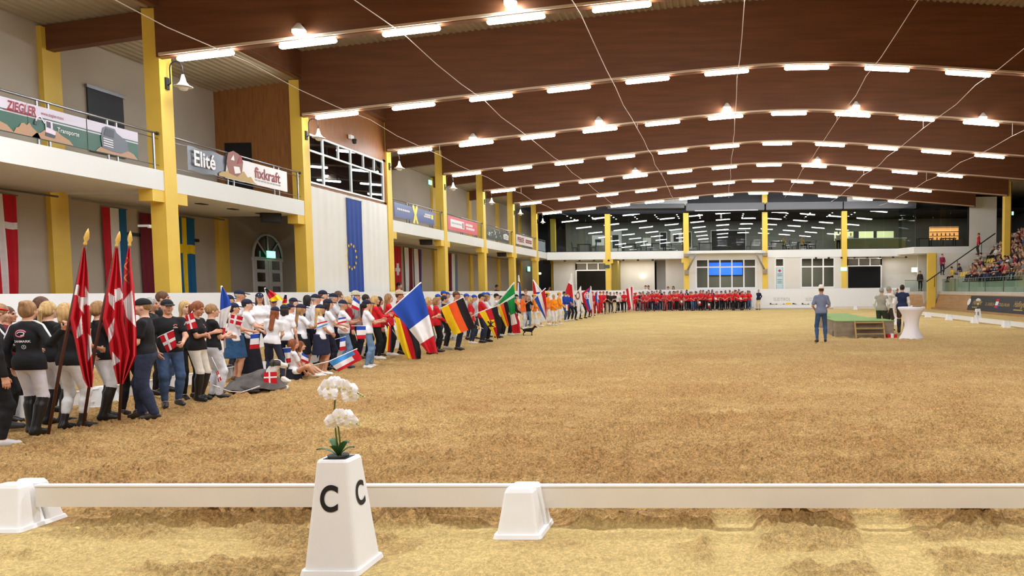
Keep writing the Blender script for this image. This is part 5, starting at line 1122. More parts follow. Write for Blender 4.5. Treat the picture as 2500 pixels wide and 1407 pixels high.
LOOK = {'rt':(REDC,(190,30,40),'in red tracksuit'),'r':(REDC,BLK,'in red top'),'bb':(BLK,BEIGE,'in black top and beige trousers'),'dk':((40,34,34),(60,44,38),'in dark clothes'),'wb':(WHITE,BLK,'in white shirt and black trousers'),'nv':(NAVY,(150,150,160),'in navy top'),'rw':((206,60,70),(120,40,50),'in red and white'),'rn':(REDC,(36,44,76),'in red top and navy jeans'),'kr':(REDC,NAVY,'child in bright red shirt'),'kw':((214,70,70),(200,60,66),'child in red with white paper'),'rb':(REDC,BLK,'in red polo and black trousers'),'rj':(REDC,(78,104,140),'in red top and blue jeans')}
rnd = random.Random(3); ARM2 = ['clasp','crossed','down','clasp','both']; nF = len(FARP)
for k, (px,yf,yt,c) in enumerate(FARP):
    tc, bc_, tx = LOOK[c]; fem = rnd.random() < .5; v = k % 5
    P = (F_ if fem else M_)(arms=ARM2[v], top='polo' if v % 2 else 'tee', hair=('long' if v < 3 else 'pony') if fem else 'short')
    if c in ('r','rt') and px < 1560: P['cap'] = 'cap'
    if c == 'rt': P['top'] = 'jacket'
    p = at_z(px,yf); Yp = min(p.y, 62.4); yfoot = yf
    if p.y > 62.4: pp = at_y(px,yf,62.4); x_, y_ = pp.x, 62.4
    else: x_, y_ = p.x, p.y
    x_, y_ = free_spot(x_, y_, -.05, .40); h = at_y(px,yt,y_).z; h = min(max(h,1.05),1.92)
    tx = tx if tx.startswith('child') else 'person '+tx
    person(x_,y_,h,rz_rel(x_,y_,180+rnd.uniform(-50,15)),P,'%s, %s from the navy jacketed man' % (tx,ordn(nF-k)),2,topc=tc,botc=bc_,shoec=(214,206,196) if k%3 else (40,36,36),hairc=['dark','brown','dblond','dark'][k%4],capc=REDC,group=GA)
for k in range(26):                       # second row, seen between the shoulders of the first
    px = 1560+10.6*k+rnd.uniform(-2,2); p = at_y(px,750,63.15); x_, y_ = free_spot(p.x,63.15,.02,.36); y_ = min(y_,63.45); v = k % 5; fem = k % 3 != 0; c = ['r','rn','rb','rw','rj','nv'][k % 6]; tc, bc_, tx = LOOK[c]
    person(x_,y_,1.62+.03*((k*7)%6),rz_rel(x_,y_,180+rnd.uniform(-40,20)),(F_ if fem else M_)(arms=ARM2[v],top='polo' if v % 2 else 'tee',hair=('long' if v < 3 else 'pony') if fem else 'short'),'second-row person %s, %s from the raised red and white flag' % (tx,ordn(k+1)),2,topc=tc,botc=bc_,hairc=['dark','brown','dblond','dark'][k%4],group='second row along the far barrier')
pp = at_y(1852,755,62.6); person(pp.x,62.6,1.74,rz_rel(pp.x,62.6,-150),M_(top='jacket',arms='behind'),'man in navy jacket and beige trousers standing apart before the far barrier',2,topc=(26,34,60),botc=(220,196,150),hairc='grey',group='people in the arena')
# --- children sitting on the sand
p = at_z(718,930); o = person(p.x,p.y,1.42,rz_rel(p.x,p.y,75),F_(sit='floor',hair='long',bottom='skirt',arms=((.14,.44,.42),(.18,.22,.30)),grip='R'),'girl in white shirt sitting on the sand with a flag stick',0,topc=WHITE,botc=(26,28,40),hairc='red',shoec=(226,222,214),group='children sitting on the sand')
p = at_z(736,924); person(p.x,p.y,1.34,rz_rel(p.x,p.y,90),F_(sit='floor',hair='long',bottom='shorts',arms=((.05,.20,.62),(.16,.3,.3))),'child with face in hand sitting behind the girl with the flag',0,topc=(220,190,170),botc=NAVY,hairc='red',shoec=(222,216,210),group='children sitting on the sand')
# --- people by the stage
stand('blue',2005,841,703,-8,M_(top='shirt',sleeve=.75,cap='hat',arms=((.13,.20,1.02),(.16,.18,1.0)),stance=.13,g=.98),'man in white hat, grey blue shirt and jeans seen from behind',0,topc=(122,132,160),botc=(58,86,126),capc=(240,234,222),shoec=(48,42,40),hairc='brown',hat=.0)
p = at_y(2156,783,27.6); person(p.x,27.9,1.78,rz_rel(p.x,27.9,20),M_(top='vest',bottom='shorts',arms='pocket',g=1.08,belly=.3),'grey haired man in light vest and dark green shorts beside the stage',0,topc=(172,164,150),botc=(56,62,50),hairc='grey',shoec=(70,52,38),z=.0,skin=(214,170,146))
p = at_y(2172,770,30.0); person(p.x,30.2,1.80,rz_rel(p.x,30.2,60),M_(top='shirt',arms='point',g=1.05),'man in white shirt stretching out an arm behind the stage',0,topc=(232,228,222),botc=(70,66,54),hairc='grey',shoec=(50,40,34))
p = at_z(2202,818); person(p.x,p.y,at_y(2207,700,p.y).z,rz_rel(p.x,p.y,10),M_(top='vest',bottom='shorts',arms='down',g=1.08,shoes='boot'),'man in navy vest and brown knee breeches behind the white table',0,topc=(38,48,84),botc=(84,64,36),hairc='dark',shoec=(36,32,32),skin=(220,180,160))
# white shirt sleeves of the two men in vests are shirts under the vests
def under_shirt(o, P, c):
    J = person_geo(P,0)['J']; F = Field()
    for k in 'RL': arm(F,J,k,.012,1.02,1.88)
    v, f = F.mesh(.018); me = np_mesh('shirt_sleeves', v, f, ['cloth'])
    for k in 'RL':
        F = Field(); arm(F,J,k,.012,1.02,1.88); v, f = F.mesh(.016); s_ = link('shirt_sleeve', np_mesh('shirt_sleeve', v, f, ['cloth']), o); s_.color = lin(c)
for nm in ('grey haired man in light vest and dark green shorts beside the stage','man in navy vest and brown knee breeches behind the white table'):
    o = [q for q in COL.objects if q.get('label') == nm][0]
    under_shirt(o, M_(top='vest',arms='pocket' if 'grey' in nm else 'down',g=1.08,bottom='shorts',**({'belly':.3} if 'grey' in nm else {'shoes':'boot'})), (236,232,228))
for k, (px,Yp,c,b) in enumerate(((2190,58,(150,60,50),(90,60,50)),(2200,59,WHITE,(110,50,40)),(2191,54,(236,214,206),(200,120,90)))):
    p = at_y(px,752,Yp); person(p.x,Yp,1.72 if k < 2 else 1.25,rz_rel(p.x,Yp,90 if k < 2 else 170),M_(arms='both' if k else 'clasp') if k < 2 else F_(arms='clasp'),['man in brown waistcoat standing at the far gap in the barrier','man in white shirt beside the brown waistcoat at the far gap','child in pale top behind the men at the stage'][k],2,topc=c,botc=b,group='people at the far gap')
# --- people behind the barrier and in the gallery passage
for k, (px,py,Yp,X_,c,hc,pose,lb) in enumerate(((974,690,0,-15.75,WHITE,'dark','lean','young man in white shirt leaning on the barrier before the red flag'),(1213,693,0,-15.7,BLK,'dark','down','person in black jacket standing behind the barrier under the gallery'),(1255,690,0,-15.8,(60,56,60),'dark','down','dark haired person behind the barrier near the green flag'),(1341,697,0,-15.7,(170,160,140),'black','down','person in beige top behind the barrier near the last gallery column'))):
    p = at_x(px,py,X_); person(X_,p.y,max(1.62,min(p.z,2.25)),rz_rel(X_,p.y,120),M_(arms=pose),lb,1,topc=c,botc=BLK,hairc=hc,group='onlookers behind the barrier',z=.0)
for k, (px,yt,c,lb) in enumerate(((1576,687,WHITE,'person in white shirt behind the far barrier beside the patterned top'),(1583,687,(130,112,90),'person in brown patterned top behind the far barrier'),(1631,700,(60,50,60),'dark haired onlooker just above the far barrier'),(1644,699,(80,60,50),'long haired onlooker just above the far barrier'))):
    Yo = FAR+.7+.7*(k%2); p = at_y(px,yt,Yo); person(p.x,Yo,min(p.z,2.2),rz_rel(p.x,FAR,180),(M_ if k != 3 else F_)(arms='clasp'),lb,2,topc=c,botc=BLK,hairc='dark',group='onlookers behind the far barrier',z=0.0)
for k, (px,Yp,c,lb) in enumerate(((2047,FAR+2,(190,180,150),'person in pale shirt behind the restaurant glass beside a yellow column'),(2077,FAR+4.4,(224,220,200),'barkeeper behind the olive counter'),(1912,FAR+1.5,(200,170,110),'guest in tan top sitting behind the restaurant glass'),(1957,FAR+1.5,(210,160,90),'guest in ochre top sitting behind the restaurant glass'))):
    p = at_y(px,600,Yp); person(p.x,Yp,1.7,rz_rel(p.x,Yp,180 if k < 2 else 60),M_(arms='lap' if k > 1 else 'clasp',sit=(k > 1)),lb,2,topc=c,botc=BLK,hairc='dblond',z=5.17)

# --- prints and stripes on clothes, laid onto the cloth surface
def cloth_of(o, nm): return [c for c in o.children if c.name.split('.')[0] == nm][0]
def lay_on(o, cn, me, x, z, side, mname, name='print', scale=1.0):
    """projects a flat mesh (x/z plane) onto the back (side -1) or front (side 1) of a garment"""
    c = cloth_of(o, cn); g = c.data; n = len(g.vertices); co = np.empty(n*3, np.float32); g.vertices.foreach_get('co', co)
    t = BVHTree.FromPolygons([tuple(v) for v in co.reshape(-1,3)], [tuple(q.vertices) for q in g.polygons]); m = me.copy(); ok = True
    for v in m.vertices:
        u = v.co.x*scale*(1 if side < 0 else -1)+x; w_ = v.co.z*scale+z; h = t.ray_cast(Vector((u,side*1.0,w_)), Vector((0,-side,0)))
        v.co = (u, (h[0].y if h[0] else side*.1)+side*.006, w_)
    m.materials.clear(); m.materials.append(MATS[mname]); return link(name, m, c)
def blob(pts):
    me = bpy.data.meshes.new('print'); me.from_pydata([(a,0,b) for a,b in pts], [], [tuple(range(len(pts)))]); return me
def ring(rx, rz, w_, a0=0.0, a1=2*PI, n=22):
    vs = []; fs = []
    for i in range(n+1):
        a = a0+(a1-a0)*i/n; vs += [(rx*math.cos(a),0,rz*math.sin(a)),((rx-w_)*math.cos(a),0,(rz-w_)*math.sin(a))]
        if i: fs.append((2*i-2,2*i-1,2*i+1,2*i))
    me = bpy.data.meshes.new('print'); me.from_pydata(vs, [], fs); return me
mat('print_pink',(224,120,136),.7); mat('print_white',(232,230,230),.7); mat('print_grey',(110,110,116),.7)
o = PEOPLE['d4'][0]
lay_on(o,'jacket',ring(.075,.05,.016,.3,5.6),-.02,1.34,-1,'print_pink'); lay_on(o,'jacket',ring(.05,.028,.010,-1.5,3.2),-.015,1.335,-1,'print_white')
lay_on(o,'jacket',text_mesh('DANMARK',.042,bold=.001),-.01,1.235,-1,'print_white','lettering'); lay_on(o,'jacket',ring(.026,.026,.005),.02,1.165,-1,'print_white'); lay_on(o,'jacket',text_mesh('A',.035),.02,1.165,-1,'print_white','lettering')
for key in ('d4','d1'):
    o, J = PEOPLE[key]; c = cloth_of(o,'jacket')
    for k, s in (('R',1),('L',-1)):
        a, b_ = J['sho'+k], J['elb'+k]; d = unit(b_-a); out = unit(V3(s*.9,-.2,.6)-d*(V3(s*.9,-.2,.6)@d)); nk = J['neck']+V3(.05*s,0,-.0)
        pts = [Vector(nk+V3(0,0,.035)), Vector((nk+a)/2+V3(0,0,.055)), Vector(a+out*.058), Vector(a+(b_-a)*.5+out*.056), Vector(b_+out*.05)]
        MB().tube(pts,[.010,.014,.014,.013,.012],6).build('sleeve_stripe','print_white',c)
for key in ('d10','d14','d9'):
    o, J = PEOPLE[key]; cn = 't_shirt'; lay_on(o,cn,ring(.032,.022,.010,.3,5.6),-.07,1.33,1,'print_pink'); lay_on(o,cn,blob([(-.035,-.005),(.035,-.005),(.035,.005),(-.035,.005)]),-.07,1.295,1,'print_white')
o = PEOPLE['f21'][0]
try:
    lay_on(o,'t_shirt',ring(.075,.06,.006),.02,1.22,-1,'print_grey'); lay_on(o,'t_shirt',blob([(math.sin(PI*k/5)*(.06 if k%2==0 else .025),math.cos(PI*k/5)*(.05 if k%2==0 else .02)) for k in range(10)]),.02,1.24,-1,'print_grey')
except Exception as e: print('print', e)
for key in ('f16','f17','f20','f26','f30','f31','f34','f36'):
    if key in PEOPLE and PEOPLE[key][0]:
        o, J = PEOPLE[key]; c = [q for q in o.children if q.name.split('.')[0] == 'cap'][0]; lay_on(o,'cap',blob([(-.035,-.008),(.035,-.008),(.035,.010),(-.035,.010)]),J['head'][0]+J['HR'][0][1]*.05,J['head'][2]+.075,1,'print_white','cap_badge')
# ---------------------------------------------------------------- flags carried by people
def lerp_list(L, t):
    t = t*(len(L)-1); i = min(int(t), len(L)-2); f = t-i; return (L[i][0]*(1-f)+L[i+1][0]*f, L[i][1]*(1-f)+L[i+1][1]*f)
def inpoly(x, y, P):
    c = False; n = len(P)
    for i in range(n):
        x1,y1 = P[i]; x2,y2 = P[(i+1)%n]
        if (y1 > y) != (y2 > y) and x < (x2-x1)*(y-y1)/(y2-y1)+x1: c = not c
    return c
def flag(name, label, Yd, left, right, colf, pole=None, nu=18, nv=26, fold=.04, waves=2.0, pr=.014, pm='pole_white', finial=False, group='flags carried by the people', cat='flag'):
    base = at_y(pole[0][0],pole[0][1],Yd) if pole else at_y(left[-1][0],left[-1][1],Yd)
    r = empty(name, base); tag(r, label, cat, group); names = []; m = MB()
    for k in range(nv+1):
        for i in range(nu+1):
            u, v = i/nu, k/nv; a = lerp_list(left,v); b = lerp_list(right,v); px, py = a[0]*(1-u)+b[0]*u, a[1]*(1-u)+b[1]*u
            m.v.append(tuple(at_y(px,py,Yd-.03+fold*math.sin(waves*2*PI*u+2.2*v+.7)*(.25+.75*min(1,v*2)))-base))
    for k in range(nv):
        for i in range(nu):
            u, v = (i+.5)/nu, (k+.5)/nv; a = lerp_list(left,v); b = lerp_list(right,v); c = colf(u,v,a[0]*(1-u)+b[0]*u,a[1]*(1-u)+b[1]*u)
            if c not in names: names.append(c)
            q = k*(nu+1)+i; m.f.append((q,q+1,q+nu+2,q+nu+1)); m.mi.append(names.index(c)); m.sm.append(True)
    m.build('flag_cloth', names, r)
    if pole:
        pts = [at_y(x,y,Yd)-base for x,y in pole]; MB().tube(pts, pr, 8).build('flag_pole', pm, r)
        if finial:
            t = pts[-1]; d = (pts[-1]-pts[-2]).normalized(); f = MB(); f.tube([t, t+d*.03, t+d*.05, t+d*.09, t+d*.16, t+d*.21],[.014,.02,.012,.028,.018,.002],8); f.build('finial', 'gold', r)
            MB().tube([t-d*.28, t-d*.02],.017,8).build('pole_sleeve', 'gold', r)
    return r
def su(*c): return lambda u,v,x,y: c[min(int(u*len(c)),len(c)-1)]
def sv(*c): return lambda u,v,x,y: c[min(int(v*len(c)),len(c)-1)]
def polys(P, base='flag_red', ink='flag_white'): return lambda u,v,x,y: ink if any(inpoly(x,y,p) for p in P) else base
# three tall standards of the black group
A = [[(185,695),(195,697),(191,723),(181,719)],[(190,723),(203,727),(206,768),(193,751)],[(187,807),(199,771),(202,815),(188,827)],[(207,697),(218,719),(219,747),(209,743)],[(214,815),(223,823),(226,862),(214,884)],[(203,727),(209,725),(209,745),(203,745)]]
flag('standard_flag','red standard with white cross held by the blond woman with a bun',8.5,[(203,604),(191,660),(178,720),(168,780),(182,830),(192,880),(203,925),(214,946)],[(208,604),(214,660),(217,720),(219,780),(222,830),(225,880),(228,920),(226,946)],polys(A),[(118,1060),(150,880),(207,600)],64,150,.05,2.5,.017,'pole_wood',True)
B = [[(265,715),(279,723),(279,757),(266,739)],[(279,707),(293,703),(302,727),(281,739)],[(264,803),(279,777),(277,819),(265,839)],[(274,859),(294,882),(274,896)]]
flag('standard_flag','red standard with white cross and gold fringe, middle of the three',9.15,[(281,606),(270,660),(256,720),(247,780),(265,830),(268,860),(278,900),(287,938)],[(288,606),(293,660),(299,720),(301,780),(310,830),(317,860),(307,900),(299,938)],polys(B),[(203,1040),(232,850),(284,604)],64,150,.05,2.5,.017,'pole_wood',True)
C = [[(301,735),(322,709),(332,799),(309,775)]]
flag('standard_flag','dark red standard with gold scroll, behind the other two',9.35,[(312,606),(303,650),(300,700),(300,760),(304,820),(309,870),(302,905),(292,938)],[(318,606),(321,650),(327,700),(331,760),(334,820),(333,870),(318,905),(303,938)],
     lambda u,v,x,y: 'gold' if (628 < y < 693 and abs(x-309-5*math.sin(y*.22)) < 1.6) else polys(C)(u,v,x,y),[(291,1026),(303,820),(316,603)],64,150,.05,2.0,.017,'pole_wood',True)
tri = lambda a,b: (lambda u,v,x,y: 'flag_blue' if v < a else 'flag_white' if v < b else 'flag_red')
flag('tricolour_flag','half furled blue, white and red flag beside the cropped haired person',11.9,[(541,701),(538,730),(537,760),(535,790),(533,812),(540,832)],[(544,701),(560,728),(565,748),(552,790),(549,815),(548,832)],tri(.40,.68),[(549,850),(545,780),(541,698)],12,26,.03)
flag('tricolour_flag','large blue, white and red flag carried before the red supporters',17.6,[(957,756),(988,791),(1021,833),(1044,862)],[(1026,693),(1043,750),(1056,805),(1069,862)],tri(.45,.74),[(940,768),(957,754),(1028,690)],22,36,.07,1.6,.018)
flag('striped_flag','long gold, red and black flag trailing under the large tricolour',18.6,[(963,772),(974,830),(984,858),(995,877)],[(1000,790),(1022,830),(1028,858),(1027,877)],su('flag_yellow','flag_red','flag_black'),None,20,26,.06,2.0)
flag('striped_flag','wide gold, red and black flag held out by the broad man',21.0,[(1076,753),(1090,785),(1108,819)],[(1131,727),(1145,763),(1161,800)],su('flag_yellow','flag_orange','flag_black'),[(1050,766),(1076,753),(1133,726)],21,24,.05,1.2,.016)
EG = [(1186,786),(1206,781),(1210,799),(1190,804)]
def eagle(u,v,x,y):
    if inpoly(x,y,EG):
        s = (x-1198)/11; t = (y-792.5)/10
        return 'flag_black' if (abs(s) < .16 or abs(abs(s)-abs(t)*.9) < .22) and abs(t) < .75 else 'flag_yellow'
    return su('flag_yellow','flag_red','flag_black')(u,v,x,y)
flag('eagle_flag','gold, red and black flag with an eagle square',23.4,[(1170,764),(1190,795),(1214,829)],[(1214,748),(1223,795),(1216,829)],eagle,[(1150,773),(1170,763),(1216,747)],30,34,.05,1.5,.016)
flag('striped_flag','narrow gold, red and black flag in front of the green flags',25.6,[(1213,749),(1224,775),(1236,801)],[(1237,736),(1242,765),(1246,792)],su('flag_yellow','flag_orange','flag_black'),[(1208,753),(1256,724)],18,24,.05,1.5,.018)
flag('green_flag','large plain green field of a raised flag',26.6,[(1216,742),(1226,744),(1240,736)],[(1253,694),(1257,714),(1258,730)],lambda u,v,x,y: 'flag_green',[(1208,748),(1256,690)],16,16,.05,1.5,.03)
flag('green_flag','green, white and red flag hanging in front of the large green one',26.0,[(1239,735),(1245,765),(1248,792),(1251,814)],[(1255,722),(1258,760),(1268,785),(1271,814)],lambda u,v,x,y: 'flag_green' if v < .40 else 'flag_white' if (v < .70 and u < .75) else 'flag_red',[(1214,749),(1256,720)],18,28,.05,1.5,.02)
flag('striped_flag','raised red, white and blue flag behind the orange group',33.5,[(1301,686),(1301,704),(1302,718)],[(1303,686),(1315,703),(1328,719)],lambda u,v,x,y: 'flag_red' if u+v*.35 < .62 else 'flag_white' if v < .85 else 'flag_blue',[(1332,724),(1301,684)],16,18,.05,1.0,.03)
flag('striped_flag','red, white and blue flag held before the orange group',33.0,[(1304,730),(1318,756),(1333,782)],[(1330,707),(1334,742),(1334,772)],su('flag_blue','flag_white','flag_red'),[(1302,732),(1332,704)],18,24,.06,1.4,.024)
flag('striped_flag','small red, white and blue flag beside the photographing woman',33.6,[(1261,745),(1266,757),(1272,768)],[(1271,738),(1277,750),(1283,764)],su('flag_lightblue','flag_white','flag_red'),[(1260,746),(1272,737)],12,12,.03,1.0,.014)
flag('striped_flag','tall furled white, red and blue flag behind the orange group',36.0,[(1265,675),(1264,695),(1263,730)],[(1268,675),(1271,700),(1274,730)],lambda u,v,x,y: 'flag_white' if v < .28 else 'flag_darkred' if v < .38 else ('flag_white' if u < .4 else 'eu_blue'),[(1268,745),(1266,672)],8,24,.03,1.0,.025)
flag('striped_flag','tall white over red flag raised beside the blue jackets',41.0,[(1394,672),(1386,695),(1380,712)],[(1397,672),(1402,705),(1404,735)],lambda u,v,x,y: 'flag_white' if v < .40 or u > .82 else 'flag_red',[(1402,750),(1395,668)],14,22,.06,1.4,.03)
flag('horse_flag','white flag with a brown horse head emblem',42.0,[(1416,701),(1406,720),(1404,735),(1412,762)],[(1419,701),(1419,725),(1418,740),(1415,762)],lambda u,v,x,y: 'horse_brown' if abs(math.hypot((x-1410.5)/4.2,(y-722)/8.5)-1) < .28 else 'flag_white',[(1419,770),(1418,699)],18,34,.04,1.2,.025)
def sk(u,v,x,y):
    d = math.hypot((x-1433)/7,(y-722)/8)
    if d < 1: return 'flag_white' if d > .82 or (abs(x-1433.5) < 1 or abs(y-719) < .9 or abs(y-723) < .9) else ('flag_red' if y < 724 else 'eu_blue')
    return su('flag_red','flag_blue','flag_white')(u,v,x,y)
flag('shield_flag','red, blue and white flag with a cross shield',44.0,[(1440,702),(1420,716),(1423,737),(1436,763)],[(1444,701),(1445,725),(1446,740),(1446,754)],sk,[(1450,778),(1442,699)],26,36,.05,1.3,.03)
flag('striped_flag','narrow white, blue and red flag next to the shield flag',47.0,[(1457,711),(1450,728),(1456,748),(1460,766)],[(1459,711),(1463,735),(1465,750),(1464,766)],lambda u,v,x,y: 'flag_white' if (u > .55 and v < .3) else 'flag_blue' if v < .45 and u > .2 else 'flag_red',[(1461,770),(1458,709)],12,24,.05,1.4,.025)
flag('striped_flag','raised red, white and red flag of the far red team',58.0,[(1528,706),(1533,735),(1538,757)],[(1545,700),(1546,725),(1547,745)],su('flag_red','flag_white','flag_red'),[(1545,760),(1545,699)],15,18,.06,1.2,.03)
flag('striped_flag','black, red and gold flag raised above the white shirted group',14.9,[(646,706),(653,722),(661,737)],[(651,704),(675,718),(694,732)],lambda u,v,x,y: 'flag_black' if v+u*.3 < .42 else 'flag_red' if v+u*.3 < .8 else 'flag_yellow',[(655,745),(647,703)],14,16,.03)
flag('striped_flag','small black, red and gold flag behind the navy caps',15.2,[(695,720),(690,735),(685,752)],[(700,720),(701,735),(697,750)],sv('flag_black','flag_red','flag_yellow'),[(690,762),(698,718)],8,12,.02)
flag('tricolour_flag','blue, white and red flag waved low over the sand by the sitting girl',14.3,[(803,884),(814,896),(826,908)],[(870,853),(877,862),(885,877)],lambda u,v,x,y: ('flag_lightblue' if v < .42 else 'flag_white' if (v < .78 and u < .72) else 'flag_red') if u < .86 else 'flag_red',[(764,892),(803,883),(872,852)],22,14,.05,1.5,.012)
HG = 'small hand flags'
def hand_flag(label, Yd, tl, tr, br, bl, stick, colf, n=10): return flag('hand_flag', label, Yd, [tl,bl], [tr,br], colf, stick, n, n, .012, 1.0, .006, 'pole_white', False, HG)
dk = lambda u,v,x,y: 'flag_white' if abs(u-.42) < .09 or abs(v-.5) < .10 else 'flag_red'
hand_flag('small red flag with white cross held by the man in black cap',10.35,(389,822),(424,807),(432,846),(408,861),[(384,826),(389,822),(424,806)],dk,22)
hand_flag('small red flag with white cross on the bowed rider arm',10.9,(452,772),(470,763),(483,800),(458,806),[(432,824),(470,760)],dk,22)
hand_flag('small red flag with white cross pointing down to the sand',11.3,(527,908),(532,905),(541,928),(534,934),[(517,872),(532,905)],dk,16)
hand_flag('small red flag with white cross over the white polo of the woman in denim skirt',13.2,(564,768),(594,774),(588,796),(561,789),[(555,800),(566,767)],dk,22)
hand_flag('small red flag with white cross at the very edge of the picture',8.3,(-14,836),(6,846),(2,864),(-14,868),[(-20,880),(-6,836)],dk,16)
fr = sv('flag_blue','flag_white','flag_red')
for lb, Yd, tl, tr, br, bl, st in (('small tricolour hanging in front of the long black skirt',13.3,(612,817),(632,815),(633,851),(609,853),[(609,817),(634,814)]),('small tricolour held in front of the light jeans',15.3,(870,797),(893,797),(893,827),(871,828),[(858,796),(894,796)]),('small tricolour held by the girl in short navy skirt',14.7,(830,826),(843,823),(844,855),(829,857),[(818,829),(844,822)]),('small tricolour behind the sitting girl',14.2,(691,851),(709,850),(710,885),(700,887),[(690,851),(710,849)]),
        ('small tricolour raised beside the blond woman in dark red',15.6,(863,724),(879,737),(876,759),(857,752),[(862,770),(862,722)]),('small tricolour at the knees of the second child',14.6,(737,861),(754,871),(752,888),(735,882),[(735,884),(737,860)]),('small folded tricolour in the hands of the clapping older man',15.4,(826,777),(844,774),(846,787),(824,792),[(820,792),(846,773)])):
    hand_flag(lb,Yd,tl,tr,br,bl,st,fr)
hand_flag('red and white paper flag held by the girl with short skirt',14.6,(775,789),(799,783),(800,793),(773,803),[(768,805),(800,783)],sv('flag_red','flag_white','flag_lightblue'))
hand_flag('small gold, red and black flag hanging beside the brown haired woman in red',17.9,(947,796),(958,798),(956,860),(942,857),[(947,788),(966,818)],su('flag_yellow','flag_red','flag_black'))
hand_flag('tiny gold and red flag at the dark jeans of the blond woman in red',22.4,(1166,797),(1172,802),(1170,806),(1165,803),[(1163,795),(1180,803)],su('flag_yellow','flag_orange'),4)
hand_flag('small white flag with red stripe before the royal blue jacket',40.5,(1381,744),(1388,744),(1388,759),(1382,759),[(1373,745),(1389,744)],su('flag_white','flag_white','flag_red'),6)
for k, (px,py) in enumerate(((1475,747),(1510,736),(1664,739),(1708,741),(1731,746),(1748,732),(1809,732))):
    hand_flag('little red and white paper flag among the far red team, %s from the shield flag' % ordn(k+1),61.2-.0*k,(px-2.5,py-5),(px+2,py-5),(px+3,py+5),(px-1.5,py+5),[(px-3,py-9),(px-2,py+5)],sv('flag_white','flag_red'),4)

# ---------------------------------------------------------------- dogs
mat('fur', rough=.9, objcol=True, var=.5, scale=7, bump=.5, bscale=60)
def dog_black():
    F = Field(); F.ell((0,0,.215),(.20,.068,.072),None,.03); F.ell((.11,0,.215),(.10,.072,.085),None,.03)
    for x, y in ((.15,.045),(.15,-.045)): F.cone((x,y,.19),(x+.012,y,.09),.030,.018,.02); F.cone((x+.012,y,.09),(x,y,.015),.017,.015,.01); F.cone((x,y,.014),(x+.03,y,.012),.017,.013,.01)
    for x, y in ((-.16,.045),(-.16,-.045)): F.cone((x,y,.21),(x+.035,y,.135),.042,.026,.02); F.cone((x+.035,y,.135),(x-.03,y,.075),.024,.015,.015); F.cone((x-.03,y,.075),(x-.015,y,.015),.015,.014,.01); F.cone((x-.015,y,.014),(x+.02,y,.012),.016,.012,.01)
    F.cone((.18,0,.24),(.265,0,.325),.052,.042,.03); F.ell((.285,0,.345),(.052,.042,.042),None,.02); F.cone((.31,0,.335),(.375,0,.318),.027,.016,.015)
    for s in (1,-1): F.ell((.262,.042*s,.338),(.016,.010,.036),None,.008)
    F.cone((-.20,0,.245),(-.27,0,.285),.018,.012,.015); F.cone((-.27,0,.285),(-.31,0,.33),.012,.006,.01); return F.mesh(.009)
v, f = dog_black(); p = at_z(1289,821); o = link('dog', np_mesh('dog', v, f, ['fur']), None, (p.x,p.y,ground_z(p.x,p.y)-.004)); o.rotation_euler = (0,0,rz_rel(p.x,p.y,90)+PI/2); o.color = lin((26,20,18)); o.scale = (.95,.95,.98); tag(o,'small black dog standing on the sand by the orange group','dog')
c = MB().tube([(.225+.03*math.sin(a)*.4,.05*math.cos(a),.285+.045*math.sin(a)) for a in np.linspace(0,2*PI,13)],.007,5).build('collar','flag_red',o)
def dog_lying():
    F = Field(); F.ell((-.08,0,.14),(.26,.14,.12),None,.05); F.ell((.14,0,.17),(.15,.125,.15),None,.05); F.ell((-.26,.02,.12),(.16,.15,.11),None,.05)
    for s in (1,-1): F.cone((.22,.08*s,.10),(.30,.10*s,.05),.055,.036,.03); F.cone((.30,.10*s,.05),(.47,.10*s,.04),.033,.034,.02); F.cone((-.24,.12*s,.10),(-.08,.19*s,.06),.07,.045,.03); F.cone((-.08,.19*s,.05),(.05,.18*s,.04),.035,.03,.02)
    F.cone((.20,0,.24),(.29,0,.42),.10,.075,.04); F.ell((.33,0,.48),(.095,.080,.078),None,.03); F.cone((.38,0,.46),(.50,0,.435),.048,.034,.02); F.cone((.37,0,.435),(.46,0,.40),.032,.02,.008)
    for s in (1,-1): F.cone((.28,.065*s,.53),(.25,.115*s,.50),.032,.022,.012); F.cone((.25,.115*s,.50),(.27,.125*s,.44),.022,.012,.01); F.minus((.415,.04*s,.505),(.014,.012,.011),None,.006)
    F.ell((.505,0,.452),(.016,.02,.015),None,.006); F.cone((-.36,0,.10),(-.55,.10,.05),.035,.02,.02); F.cone((-.55,.10,.05),(-.66,.2,.04),.02,.012,.02); F.plane((0,0,.0),(0,0,-1)); return F.mesh(.012)
v, f = dog_lying(); p = at_z(625,962); o = link('dog', np_mesh('dog', v, f, ['fur','fur_white']) if mat('fur_white',(226,220,212),.9,var=.15,scale=9,bump=.4,bscale=60) else None, None, (p.x,p.y,ground_z(p.x,p.y)-.005)); o.rotation_euler = (0,0,rz_rel(p.x,p.y,95)+PI/2); o.color = lin((74,68,66)); tag(o,'large grey and white dog lying on the sand with a red flag scarf','dog')
cen = v[f].mean(1); mi = (((cen[:,0] > .17) & (cen[:,2] < .44)) | (cen[:,0] > .40) | ((np.abs(cen[:,1]) < .03) & (cen[:,0] > .25))).astype(np.int32); mi[cen[:,0] > .505] = 0; o.data.polygons.foreach_set('material_index', mi)
ca, sa = math.cos(-o.rotation_euler.z), math.sin(-o.rotation_euler.z)
m = MB(); names = ['flag_red','flag_white']
